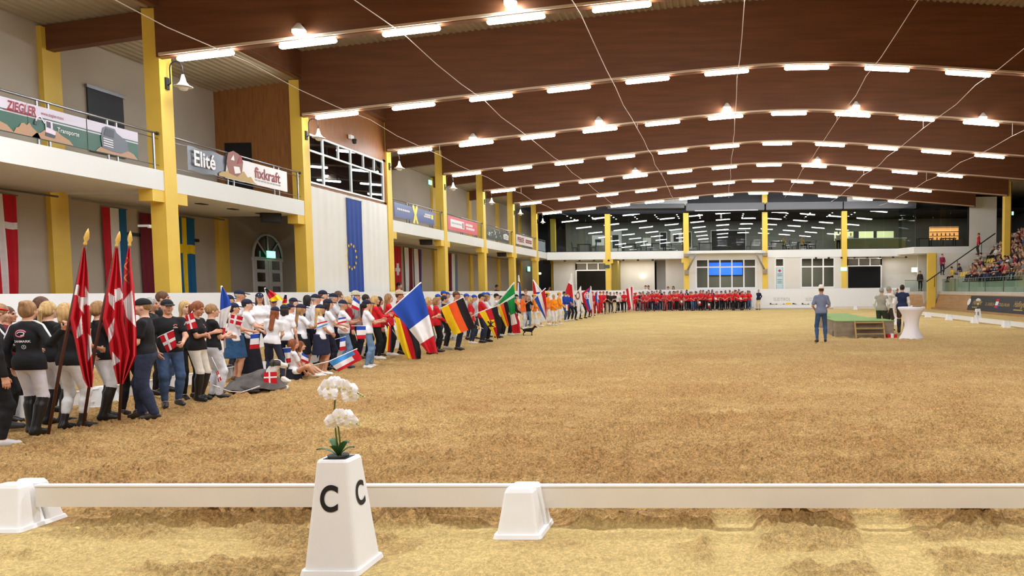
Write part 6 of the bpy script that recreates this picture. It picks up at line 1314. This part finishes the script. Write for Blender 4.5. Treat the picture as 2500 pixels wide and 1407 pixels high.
for i in range(8):
    for k in range(8):
        y_, z_ = -.145+.0*i, 0; x0, x1 = .14+.025*i, .165+.025*i; z0, z1 = .14+.026*k, .166+.026*k; off = lambda x,z: -.150-.01*math.sin((z-.05)*9)
        m.add([(x0,off(x0,z0),z0),(x1,off(x1,z0),z0),(x1,off(x1,z1),z1),(x0,off(x0,z1),z1)],[(0,1,2,3)],1 if (i == 3 or k == 4) else 0)
m.build('flag_scarf', names, o)
p0 = at_z(543,968); m = MB(); n = 22; g = []
for k in range(9):
    row = []
    for i in range(n+1):
        u, v_ = i/n, k/8; row.append((u*.95, v_*.62-.22, .012+.30*math.sin(PI*u)**.7*math.sin(PI*v_)**.6*(1+.16*math.sin(9*u+4*v_))+.02*math.sin(14*u+7*v_)))
    g.append(row)
m.loft(g, cap=False, smooth=True, closed=False)
mat('grey_blanket', (96,90,86), .95, var=.4, scale=6)
o = m.build('blanket','grey_blanket',loc=(p0.x,p0.y+.05,ground_z(p0.x,p0.y))); o.rotation_euler = (0,0,rz_rel(p0.x,p0.y,95)+PI/2); tag(o,'crumpled grey blanket spread beside the lying dog','blanket')
lead = [at_z(515,952,.55)]+[at_z(545+18*k,960-1.5*k,.30-.03*k if k < 5 else .2) for k in range(5)]+[at_z(628,940,.3)]
lead = [at_y(519,940,11.6),at_y(560,956,11.9),at_y(590,958,12.1),at_y(615,950,12.25),at_y(634,943,12.3)]
r = empty('dog_lead', lead[0]); tag(r,'pale dog lead running from the cropped haired person to the dog','lead'); MB().tube([q-lead[0] for q in lead],.008,6).build('strap','pole_white',r)

# ---------------------------------------------------------------- foreground: low white rail, posts, marker with orchid
mat('plastic_white', (238,238,238), .4, var=.02, scale=5); mat('rail_white', (228,222,214), .5, var=.03, scale=3)
def rail_post(x, y, z, label, rz=0.0, group='low white rail posts', s=1.0):
    r = empty('rail_post', (x,y,z), rz); tag(r,label,'post',group)
    m = MB(); m.frustum((0,-.06,0),.150,.115,(0,-.045,.30),.106,.062,bev=.02); m.frustum((0,-.045,.30),.106,.062,(0,-.045,.325),.094,.05,bev=.02); m.build('front_shell','plastic_white',r)
    m = MB(); m.frustum((.02,.13,0),.150,.07,(.01,.09,.30),.105,.04,bev=.02); m.frustum((.01,.09,.30),.105,.04,(.01,.09,.325),.09,.03,bev=.02); m.build('rear_shell','plastic_white',r)
    MB().frustum((.005,.01,-.01),.178,.21,(.005,.01,.018),.170,.20,bev=.03).build('base_flange','plastic_white',r); return r
YR = 5.42
def rail(x0, x1, y, z0, z1, label, group='low white rails'):
    r = empty('arena_rail', (x0,y,z0)); tag(r,label,'rail',group); L = x1-x0
    MB().box(0,L,-.02,.02,0,z1-z0-.012).build('rail_board','rail_white',r); MB().box(0,L,-.028,.028,z1-z0-.012,z1-z0).build('rail_cap','plastic_white',r); return r
rail(-5.26,-1.40,YR,.135,.305,'low white rail board behind the white marker with the orchid'); rail(-1.38,3.9,YR,.130,.302,'low white rail board across the open foreground')
rail_post(-5.40,5.42,.0,'white plastic rail post at the picture edge'); rail_post(-1.47,5.30,.0,'white plastic rail post between the two foreground rails')
def marker(x, y, z, letter, label, rz=0.0):
    r = empty('letter_marker', (x,y,z), rz); tag(r,label,'marker'); m = MB()
    m.frustum((0,0,.0),.172,.160,(0,0,.685),.104,.095,bev=.025); m.frustum((0,0,.685),.104,.095,(0,0,.70),.097,.088,bev=.025); m.build('marker_body','plastic_white',r)
    MB().frustum((0,0,-.01),.192,.182,(0,0,.02),.185,.174,bev=.03).build('base_flange','plastic_white',r); MB().box(-.072,.072,-.064,.064,.695,.703).build('top_opening','dark_metal',r)
    t = math.atan((.160-.095)/.685); f = lambda z_: .160-.065*z_/.685; fx = lambda z_: .172-.068*z_/.685
    o = link('letter', text_mesh(letter,.225,bold=.006).copy(), r, (-.012,-f(.455)-.004,.455)); o.data.materials.clear(); o.data.materials.append(MATS['letter_black']); o.rotation_euler = (-t,0,0); o.scale = (.76,1,1)
    t2 = math.atan(.068/.685); o = link('letter', o.data, r, (fx(.46)+.004,0,.46)); o.rotation_euler = (-t2,0,PI/2); o.rotation_mode = 'XYZ'
    o.matrix_local = Matrix.Translation((fx(.46)+.004,0,.46)) @ Matrix.Rotation(PI/2,4,'Z') @ Matrix.Rotation(-t2,4,'X'); o.scale = (.72,.9,.95); return r
marker(-2.455,4.60,.0,'C','white letter marker C with a white orchid on top')
def orchid(x, y, z, label, s=1.0, simple=False):
    r = empty('orchid', (x,y,z)); tag(r,label,'plant'); r.scale = (s,s,s)
    mat('stem_green',(92,104,44),.5); mat('leaf_green',(48,92,40),.4,var=.2,scale=20); mat('petal',(248,246,246),.5); mat('flower_heart',(226,214,140),.5); mat('pot_dark',(40,48,40),.5); mat('bud_green',(190,200,130),.5)
    MB().lathe([(.05,-.06),(.062,.0),(.066,.012),(.058,.014),(.05,.0)],n=18).build('pot','pot_dark',r)
    stems = [[(0,.0,.0),(-.012,.0,.15),(-.016,.0,.30),(-.006,0,.40),(.04,0,.445),(.10,0,.44),(.15,.0,.40),(.175,0,.385)],[(.015,0,0),(.012,0,.12),(.004,0,.20),(.03,0,.245),(.09,0,.235),(.14,0,.20)]]
    for st in stems: MB().tube(st,[.0052]*(len(st)-2)+[.004,.003],7).build('stem','stem_green',r)
    for k in range(6):
        a = k*1.05+.4; L = .10+.03*(k%2); m = MB(); rows = []
        for i in range(8):
            t = i/7; wd = .024*math.sin(PI*(t*.86+.10)); c = (math.cos(a)*L*t, math.sin(a)*L*t*.8, .005+.085*math.sin(t*1.9)*(.6+.3*(k%3)))
            rows.append([(c[0]-math.sin(a)*wd,c[1]+math.cos(a)*wd,c[2]+.004),(c[0],c[1],c[2]-.004),(c[0]+math.sin(a)*wd,c[1]-math.cos(a)*wd,c[2]+.004)])
        m.loft(rows,cap=False,smooth=True,closed=False); m.build('leaf','leaf_green',r)
    pm = MB()
    def petal(a, L, W, cup):
        rows = []; n = 6
        for i in range(n+1):
            t = i/n; wd = W*math.sin(PI*min(1,t*.88+.10))**.8
            c = (math.cos(a)*L*t, -cup*t*t, math.sin(a)*L*t); sx, sz = -math.sin(a), math.cos(a)
            rows.append([(c[0]+sx*wd*q, c[1]-.006*(1-q*q)+.004*abs(q), c[2]+sz*wd*q) for q in (-1,-.5,0,.5,1)])
        return rows
    heads = [(-.030,-.01,.425,.3),(-.002,-.03,.455,-.1),(.030,-.02,.470,.2),(.012,-.04,.415,.0),(.062,-.02,.455,.4),(.095,-.02,.450,-.2),(.120,-.01,.425,.3),(.118,.0,.395,.8),(.005,-.02,.235,.1),(.045,-.03,.270,.0),(.080,-.02,.262,.3),(.060,-.01,.235,.5),(.105,-.01,.225,.4),(-.03,0,.222,-.3)]
    for k, (hx,hy,hz,tw) in enumerate(heads):
        fl = empty('flower'); fl.parent = r; fl.location = (hx-(.028 if k < 8 else .012),hy,hz); fl.rotation_euler = (.25*math.sin(k*1.7),0,tw*.8); sc_ = 1.32 if k < 8 else 1.2; fl.scale = (sc_,)*3
        m = MB()
        for q in range(2): m.loft(petal(PI*q+.12*(1-2*q),.040,.036,.004),cap=False,smooth=True,closed=False)
        for q in range(3): m.loft(petal(PI/2+q*2*PI/3,.038,.022,.0),cap=False,smooth=True,closed=False)
        m.build('petals','petal',fl); MB().lathe([(0,-.008),(.006,-.004),(.007,.003),(0,.008)],(0,-.01,-.004),8).build('heart','flower_heart',fl)
        if simple and k > 7: break
    for q in ((.155,0,.40),(.168,.0,.392),(.182,0,.38),(.135,0,.205),(.150,0,.195)): MB().lathe([(0,-.009),(.006,-.004),(.006,.004),(0,.010)],q,8).build('bud','bud_green',r)
    return r
orchid(-2.46,4.60,.705,'white artificial orchid with two flower sprays on the marker C')

# ---------------------------------------------------------------- side rail, second marker, rail pieces at the far end and behind the crowd
def rail_y(x, y0, y1, label, group='low white rails'):
    r = empty('arena_rail', (x,y0,.10)); tag(r,label,'rail',group); L = y1-y0; MB().box(-.02,.02,0,L,0,.19).build('rail_board','plastic_white',r); MB().box(-.03,.03,0,L,.19,.205).build('rail_cap','plastic_white',r)
def far_post(x, y, label):
    r = empty('rail_post', (x,y,0)); tag(r,label,'post','low white rail posts'); MB().frustum((0,0,-.01),.17,.22,(0,0,.32),.10,.10,bev=.03).build('post_shell','plastic_white',r); MB().frustum((0,0,-.01),.2,.25,(0,0,.03),.19,.24,bev=.03).build('base_flange','plastic_white',r)
n = 0
for y0, y1 in ((28.2,31.95),(32.05,35.9),(36.0,39.9),(40.0,43.9),(44.0,47.9)):
    n += 1; rail_y(12.35,y0,y1,'low white side rail board before the brown kick wall, %s from the camera' % ordn(n))
    far_post(12.2,y1+.05,'white post of the side rail before the brown kick wall, %s from the camera' % ordn(n))
marker(12.72,37.0,0,'E','white letter marker E with a flower by the side rail',0.0)
o = [q for q in COL.objects if q.get('label','').startswith('white letter marker E')][0]
l = link('letter', text_mesh('E',.225,bold=.008).copy(), o, (-.135,0,.46)); l.data.materials.clear(); l.data.materials.append(MATS['letter_black']); l.matrix_local = Matrix.Translation((-.137,0,.46)) @ Matrix.Rotation(-PI/2,4,'Z') @ Matrix.Rotation(-.116,4,'X')
orchid(12.72,37.0,.70,'white orchid on top of the marker E',1.0,True)
n = 0
for y0 in np.arange(7.4,52,3.9):
    n += 1; rail_y(-9.75,y0,y0+3.8,'low white side rail board behind the standing people, %s from the camera' % ordn(n)); far_post(-9.75,y0+3.85,'white rail post behind the standing people, %s from the camera' % ordn(n))
for k, x in enumerate((9.3,11.2)): r = rail(x,x+1.7,61.5,.08,.30,'short white rail piece at the far end, %s' % ('nearer the stage' if k == 0 else 'nearer the kick wall')); far_post(x+1.8,61.5,'white post of the short far rail, %s' % ('nearer the stage' if k == 0 else 'nearer the kick wall'))
for k, (px,py) in enumerate(((52,1030),(1088,826),(1580,757),(1838,757))):
    p = at_z(px,py); o = empty('white_block', (p.x-.0,p.y,0)); tag(o,'white plastic block on the sand behind the feet of %s' % ['the black group','the red supporters','the far red team','the last red polo'][k],'block'); MB().frustum((0,0,0),.17,.17,(0,0,.38),.13,.13,bev=.03).build('block_body','plastic_white',o); MB().box(-.06,.06,-.165,-.155,.12,.24).build('hand_slot','concrete',o)

# ---------------------------------------------------------------- stage, tables
mat('stage_green',(136,166,98),.9,var=.12,scale=3); mat('stage_wood',(150,136,116),.8,var=.25,scale=2.5,stretch=(1,1,3)); mat('step_wood',(186,146,96),.7,var=.15,scale=5); mat('table_cloth',(244,240,244),.7)
r = empty('stage', (4.05,26.1,0)); tag(r,'low wooden stage with green carpet and a small stair','stage')
Wd, Dp, Hs = 2.02, 3.1, .62
for k in range(3): MB().box(Wd/3*k+.004,Wd/3*(k+1)-.004,0,.03,0,Hs-.03).build('front_panel','stage_wood',r)
for k in range(4): MB().box(0,.03,Dp/4*k+.034,Dp/4*(k+1)-.004,0,Hs-.03).build('side_panel','stage_wood',r)
MB().box(Wd-.03,Wd,.034,Dp,0,Hs-.03).build('side_panel','stage_wood',r); MB().box(0,Wd,Dp,Dp+.03,0,Hs-.03).build('back_panel','stage_wood',r)
MB().box(-.02,Wd+.02,-.02,Dp+.02,Hs-.03,Hs).build('carpet_top','stage_green',r); MB().box(.35,1.75,Dp+.1,Dp+5.2,Hs-.05,Hs-.01).build('rear_carpet','stage_green',r); MB().box(.37,1.73,Dp+.12,Dp+5.1,0,Hs-.05).build('rear_base','stage_wood',r)
for z in (.1,.14):
    for k in range(2): MB().box(-.008,.0,.6+.2*k,.63+.2*k,.05,.22).build('hand_grip','dark_metal',r)
s = empty('stage_stair', (4.65,26.06,0)); tag(s,'small open wooden stair leaning on the stage front','stair')
for x in (0,.98): MB().add([(x,-.42,0),(x+.05,-.42,0),(x+.05,-.32,0),(x,-.32,0),(x,-.10,.60),(x+.05,-.10,.60),(x+.05,.0,.60),(x,.0,.60)],[(0,1,2,3),(4,5,6,7),(0,1,5,4),(1,2,6,5),(2,3,7,6),(3,0,4,7)]).build('stringer','step_wood',s)
for k in range(3): MB().box(.05,.98,-.42+.12*k,-.20+.12*k,.16+.19*k,.19+.19*k).build('tread','step_wood',s)
def stretch_table(x, y, label):
    r = empty('bar_table', (x,y,0)); tag(r,label,'table'); n = 32; rows = []
    for i in range(15):
        t = i/14; z = .02+1.06*t; rr = .235+.20*abs(2*t-.92)**1.9*(1.0 if t < .46 else 1.02); sq = max(0,(.35-t)/.35)
        rows.append([((rr+.045*sq*abs(math.cos(2*a))**3)*math.cos(a),(rr+.045*sq*abs(math.cos(2*a))**3)*math.sin(a),z-(.02*sq*abs(math.cos(2*a)))) for a in [2*PI*k/n for k in range(n)]])
    rows.append([(.445*math.cos(2*PI*k/n),.445*math.sin(2*PI*k/n),1.085) for k in range(n)]); m = MB(); m.loft(rows,smooth=True); m.build('stretch_cover','table_cloth',r)
    MB().lathe([(.445,1.085),(.45,1.10),(.44,1.112),(0,1.112)],n=n).build('table_top','table_cloth',r); return r
stretch_table(6.48,25.35,'round bar table under a white stretch cover in front of the navy vest'); stretch_table(8.15,35.0,'white covered bar table with a plant behind the stage')
for k, (dx,dy,nm) in enumerate(((-.02,-.1,0),(.12,.02,1),(.2,-.12,1))):
    r = empty('table_item', (6.48+dx,25.35+dy,1.112)); tag(r,['small glass on the near white bar table','dark folder on the near white bar table','dark phone on the near white bar table'][k],'item'); (MB().lathe([(.03,0),(.035,.05),(.03,.05),(.025,.005)],n=12) if nm == 0 else MB().box(-.09,.09,-.05,.05,0,.015)).build('item_body','white_frame' if nm == 0 else 'black',r); MB().box(-.02,.02,-.02,.02,.0,.02).build('item_detail','steel',r)
r = empty('small_box', (at_z(2175,826).x,at_z(2175,826).y-.1,0)); tag(r,'small red and white box on the sand at the stage corner','box'); MB().box(-.17,.17,-.1,.1,0,.14).build('box_body','flag_red',r); MB().box(-.05,.05,-.105,.105,.0,.17).build('box_stripe','flag_white',r)
r = empty('flower_bunch', (8.15,35.0,1.112)); tag(r,'thin plant in a vase on the far white bar table','plant'); MB().lathe([(.04,0),(.06,.1),(.03,.2),(.035,.22)],n=10).build('vase','white_frame',r)
for k in range(5): MB().tube([(0,0,.2),(.03*math.cos(k),.03*math.sin(k),.4),(.09*math.cos(k*1.3),.09*math.sin(k*1.3),.6)],.006,5).build('stem','stem_green',r); MB().lathe([(0,-.04),(.04,0),(0,.04)],(.09*math.cos(k*1.3),.09*math.sin(k*1.3),.6),8).build('blossom','petal',r)

# ---------------------------------------------------------------- kick wall, glass balustrade, stand with seats and spectators
kw = empty('wall_kick', (17.6,22,0)); kw['kind'] = 'structure'; tag(kw,'sloping brown board kick wall in front of the stand','wall')
for k in range(20):
    y = 2.0*k; MB().add([(0,y+.006,-.05),(0,y+1.994,-.05),(.40,y+1.994,1.2),(.40,y+.006,1.2),(.1,y+.006,-.05),(.1,y+1.994,-.05),(.5,y+1.994,1.2),(.5,y+.006,1.2)],[(0,1,2,3),(4,5,6,7),(0,1,5,4),(1,2,6,5),(2,3,7,6),(3,0,4,7)]).build('kick_panel','kick_board',kw)
MB().box(-.25,.0,0,40,-.1,.16).build('base_ledge','kick_board',kw); MB().box(.36,.9,0,40,1.2,1.26).build('cap_board','trunking',kw); MB().box(.46,.9,0,40,1.26,1.46).build('concrete_curb','concrete',kw)
kd = empty('wall_kick_corner', (17.6,61.9,0), 0.0); kd['kind'] = 'structure'; tag(kd,'angled brown kick wall at the far corner of the arena','wall')
def slant(t, n, z): return (-2.2*t+n*.30, 1.9*t+n*.35, z)
for k in range(3):
    a, b_ = k/3+.002, (k+1)/3-.002
    MB().add([slant(a,0,-.05),slant(b_,0,-.05),slant(b_,1,1.2),slant(a,1,1.2),slant(a,.3,-.05),slant(b_,.3,-.05),slant(b_,1.3,1.2),slant(a,1.3,1.2)],[(0,1,2,3),(4,5,6,7),(0,1,5,4),(1,2,6,5),(2,3,7,6),(3,0,4,7)]).build('kick_panel','kick_board',kd)
    MB().add([slant(a,1.1,1.2),slant(b_,1.1,1.2),slant(b_,2.0,1.2),slant(a,2.0,1.2),slant(a,1.1,1.46),slant(b_,1.1,1.46),slant(b_,2.0,1.46),slant(a,2.0,1.46)],[(0,1,2,3),(4,5,6,7),(0,1,5,4),(1,2,6,5),(2,3,7,6),(3,0,4,7)]).build('concrete_curb','concrete',kd)
    MB().add([slant(a,1.5,1.46),slant(b_,1.5,1.46),slant(b_,1.5,2.40),slant(a,1.5,2.40)],[(0,1,2,3)]).build('pane','rail_glass',kd)
MB().tube([slant(0,1.5,2.42),slant(1,1.5,2.42)],.025,6).build('hand_rail','steel',kd)
o = MB().box(17.0,18.55,62.6,FAR+.15,0,1.46).build('stand_landing','concrete',kind='structure'); tag(o,'concrete landing behind the angled glass at the stair foot','landing')
gl = empty('glass_balustrade', (18.25,22,1.46)); tag(gl,'clear glass balustrade on the curb before the stand','balustrade')
for k in range(24): MB().box(-.008,.008,1.65*k+.02,1.65*k+1.63,0,.96).build('pane','rail_glass',gl)
for k in range(12): MB().box(-.03,.03,3.3*k-.03,3.3*k+.03,0,.98).build('post','steel',gl)
MB().box(-.03,.03,0,39.6,.96,1.0).build('hand_rail','steel',gl)
bn = empty('sponsor_banner', (17.6,0,0)); tag(bn,'black banner with gold lettering on the brown kick wall','banner')
def kick(y, t, d=.03): return (.0+.40*(t+.05)/1.25-d*.95, y, t+d*.3)
m = MB(); m.add([kick(40,.10),kick(53.6,.10),kick(53.6,1.15),kick(40,1.15)],[(0,1,2,3)]); m.build('banner_sheet','banner_dark',bn)
def kick_text(t, y, z, size, mname, sx=1.0, shear=0.0, bold=0.0):
    o = link('lettering', text_mesh(t,size,shear=shear,bold=bold).copy(), bn); o.data.materials.clear(); o.data.materials.append(MATS[mname]); k = kick(y,z,.045)
    o.matrix_local = Matrix.Translation(k) @ Matrix.Rotation(-PI/2,4,'Z') @ Matrix.Rotation(-.31,4,'X') @ Matrix.Diagonal((sx,1,1,1))
def ky(px): return at_x(px,745,17.75).y
for px in (2384,2488): kick_text('Haflinger',ky(px),.70,.52,'gold_text',.95,.35); [MB().add([kick(ky(px)-.62+.15*q,.33,.045),kick(ky(px)-.50+.15*q,.33,.045),kick(ky(px)-.50+.15*q,.40,.045),kick(ky(px)-.62+.15*q,.40,.045)],[(0,1,2,3)]).build('small_print','gold_text',bn) for q in range(9)]
kick_text('21.-24.08.24',ky(2415),.62,.30,'gold_text',1.05,.1); kick_text('STADL-PAURA',ky(2450),.62,.30,'gold_text',.95,.1)
for a, mn, z0, z1 in ((0,'flag_red',.82,.98),(0,'flag_white',.58,.82),(0,'red_mark',.42,.58),(1,'eu_blue',.34,.80)):
    y_ = ky(2432)-.0-(a*.32); MB().add([kick(y_-.24+a*.1,z0,.05-a*.01),kick(y_+.24-a*.1,z0,.05-a*.01),kick(y_+.24-a*.1,z1,.05-a*.01),kick(y_-.24+a*.1,z1,.05-a*.01)],[(0,1,2,3)]).build('emblem_patch',mn,bn)
m = MB(); cy_, cz_ = ky(2364), .72; m.add([kick(cy_+.34*math.cos(a),cz_+.24*math.sin(a),.045) for a in np.linspace(0,2*PI,20)[:-1]],[tuple(range(19))]); m.build('white_disc','flag_white',bn)
# tiers
NT = 7; TX = [18.62+.8*k for k in range(NT+1)]; TZ = [2.20+.5*k for k in range(NT)]
o = MB().box(18.5,18.62,22,60.4,1.2,1.46).build('stand_walkway','concrete',kind='structure'); tag(o,'narrow concrete walkway between glass balustrade and seats','walkway')
for k in range(NT):
    o = MB().box(TX[k]+.002,TX[k+1]+(1.9 if k == NT-1 else 0),22,60.4,0,TZ[k]).build('stand_tier','concrete',kind='structure'); tag(o,'%s concrete step of the spectator stand' % ORD[k+1],'stand')
sw = empty('stair_flight', (18.6,60.42,0)); tag(sw,'concrete stair climbing beside the far end of the stand','stair')
for k in range(16): MB().box(.35*k,.35*(k+1),0,1.3,0,2.55+.24*k).build('step','concrete',sw)
hr = empty('stair_handrail', (0,60.4,0)); tag(hr,'dark handrail rising along the stand stair','handrail')
pA, pB = at_y(2262,688,60.4), at_y(2430,570,60.4); MB().tube([pA-Vector((0,60.4,0)),pB-Vector((0,60.4,0))],.045,8).build('rail_tube','dark_metal',hr)
for t in (.12,.45,.8): q = pA.lerp(pB,t)-Vector((0,60.4,0)); MB().tube([q,q+Vector((0,0,-.9))],.025,6).build('rail_post','dark_metal',hr)
# seats and people
mat('seat_yellow',(236,206,92),.5)
sm2 = MB(); rows = []
for a, b, c in ((.20,-.02,.0),(.21,.16,.005),(.22,.33,.02),(.21,.38,.10),(.20,.42,.30),(.17,.44,.36)): rows.append([(-a,b,c),(a,b,c),(a,b+.02,c-.03),(-a,b+.02,c-.03)])
sm2.loft(rows,smooth=False); seat_me = None
def proj_px(p):
    d = np.array(p)-np.array([0,0,HC]); z = d @ CF; return CX+FPX*(d @ CR)/z, CY-FPX*(d @ CU)/z
rs = random.Random(12); TOPS = [((40,36,40),'dark'),((150,34,44),'dark red'),((200,186,164),'beige'),((70,76,100),'slate blue'),((224,220,214),'white'),((110,84,64),'brown'),((30,34,50),'navy'),((176,60,60),'red'),((120,124,120),'grey'),((60,90,140),'blue')]
sp = {}; seat_n = {}; sproto = None
POSE_S = [M_(sit=True,arms='lap',lean=.12),F_(sit=True,arms='lap',lean=.18,hair='long'),M_(sit=True,arms='clasp',lean=.05),F_(sit=True,arms='chin',lean=.3,hair='pony'),M_(sit=True,arms='clap',lean=.0,top='jacket'),F_(sit=True,arms='lap',lean=.05,hair='bob',top='jacket')]
SEEN = {}
def empty_zone(k, px):
    return (k == 0 and px < 2374) or (k == 1 and (px < 2382 or 2404 < px < 2432)) or (k == 2 and (2396 < px < 2476)) or (k == 3 and px < 2424) or (k == 2 and px < 2372) or (k == 4 and px < 2428) or (k == 5 and px < 2436) or (k == 6 and px < 2444)
for k in range(NT):
    y = 60.0; sx_ = TX[k]+.42; n_s = 0; n_p = 0
    while y > 40:
        px, py = proj_px((sx_,y,TZ[k]+.5))
        if px > 2512: break
        ez = empty_zone(k,px)
        if abs(y-(col_y(5)+.23)) < .5 and abs(sx_-(XR+.2)) < .75: y -= .56; continue
        if ez or k < 4:
            if k <= 3 or px > 2400:
                n_s += 1
                lb = 'yellow shell seat, %s from the stair in %s row of the stand' % (ordn(n_s), ORD[k+1])
                if sproto is None:
                    sproto = empty('stand_seat'); seat_o = sm2.build('seat_shell','seat_yellow',sproto); MB().box(-.16,.16,.05,.35,-.44,-.03).build('seat_base','concrete',sproto); o = sproto; o.location = (sx_-.15,y,TZ[k]+.44); o.rotation_euler = (0,0,-PI/2)
                else: o = dup(sproto,(sx_-.15,y,TZ[k]+.44),-PI/2)
                tag(o,lb,'seat','yellow seats of the stand')
        if not ez and rs.random() < .93:
            P = POSE_S[rs.randrange(6)]; tc, tn = TOPS[rs.randrange(len(TOPS))]; n_p += 1
            person(sx_-.02,y,rs.uniform(1.6,1.82),PI/2+rs.uniform(-.35,.5),P,'seated spectator in %s top, %s from the stair in %s row of the stand' % (tn,ordn(n_p),ORD[k+1]),2,topc=tc,botc=rs.choice([(40,44,60),(60,70,100),(150,140,120),(30,30,34)]),hairc=rs.choice(['dark','brown','dblond','grey','dark']),group='seated spectators',z=TZ[k]-.03)
        y -= .56
for px, py, Yp, z_, c, b, lb, pose in ((2389,622,59.8,4.1,(196,20,40),(60,44,40),'person in red jacket walking up the stand stair','down'),(2300,672,60.6,2.2,(150,40,70),(36,42,70),'woman in blue and red top standing at the foot of the stair','clasp'),(2246,711,63.6,1.46,(60,52,50),(40,38,40),'person in dark coat standing in the passage behind the glass','down')):
    p = at_y(px,py,Yp); person(p.x,Yp,1.72,rz_rel(p.x,Yp,-100 if 'walking' in lb else 160),M_(arms=pose,top='jacket'),lb,2,topc=c,botc=b,hairc='brown',z=p.z)
for x_, z_, c, b, lb in ((18.75,2.2,(240,206,40),BLK,'spectator in bright yellow shirt sitting low on the stand stair'),(19.35,2.45,(44,48,64),(70,96,150),'spectator in dark shirt and blue jeans beside the yellow shirt')):
    person(x_+.25,61.1,1.72,PI/2+.2,M_(sit=True,arms='lap',lean=.25),lb,2,topc=c,botc=b,hairc='dark',z=z_)
# ---------------------------------------------------------------- restaurant furniture
mat('chair_black',(34,34,36),.5)
def r_table(x, y, label):
    r = empty('restaurant_table', (x,y,5.17)); tag(r,label,'table','restaurant tables'); MB().box(-.6,.6,-.4,.4,.72,.76).build('table_top','chair_black',r)
    for a in (-.52,.52):
        for b_ in (-.33,.33): MB().box(a-.03,a+.03,b_-.03,b_+.03,0,.72).build('leg','chair_black',r)
cp_ = None
def r_chair(x, y, rz, label):
    global cp_
    if cp_ is None:
        cp_ = empty('restaurant_chair'); MB().box(-.21,.21,-.21,.21,.43,.47).build('seat','chair_black',cp_)
        MB().add([(-.2,-.21,.5),(.2,-.21,.5),(.2,-.27,.92),(-.2,-.27,.92),(-.2,-.18,.5),(.2,-.18,.5),(.2,-.24,.92),(-.2,-.24,.92)],[(0,1,2,3),(4,5,6,7),(0,1,5,4),(1,2,6,5),(2,3,7,6),(3,0,4,7)]).build('backrest','chair_black',cp_)
        for a in (-.18,.18):
            for b_ in (-.18,.18): MB().tube([(a*1.1,b_*1.1,0),(a,b_,.44)],.018,6).build('leg','chair_black',cp_)
        o = cp_; o.location = (x,y,5.17); o.rotation_euler = (0,0,rz)
    else: o = dup(cp_,(x,y,5.17),rz)
    tag(o,label,'chair','restaurant chairs')
nt_ = 0
for k, x in enumerate((-12.2,-8.2,-5.6,-3.9,-1.4,1.6,5.0,7.4)):
    y = FAR+1.5+.5*(k%2); r_table(x,y,'black restaurant table behind the glass, %s from the gallery corner' % ordn(k+1))
    for q, (dx,rz) in enumerate(((-.85,-PI/2),(.85,PI/2))): nt_ += 1; r_chair(x+dx,y,rz,'black restaurant chair behind the glass, %s from the gallery corner' % ordn(nt_))
for k, x in enumerate((17.2,19.2)):
    y = PB+1.4; r_table(x,y,'tall dark table in the restaurant corner window, %s' % ('beside the pillar' if k == 0 else 'before the bottle shelf'))
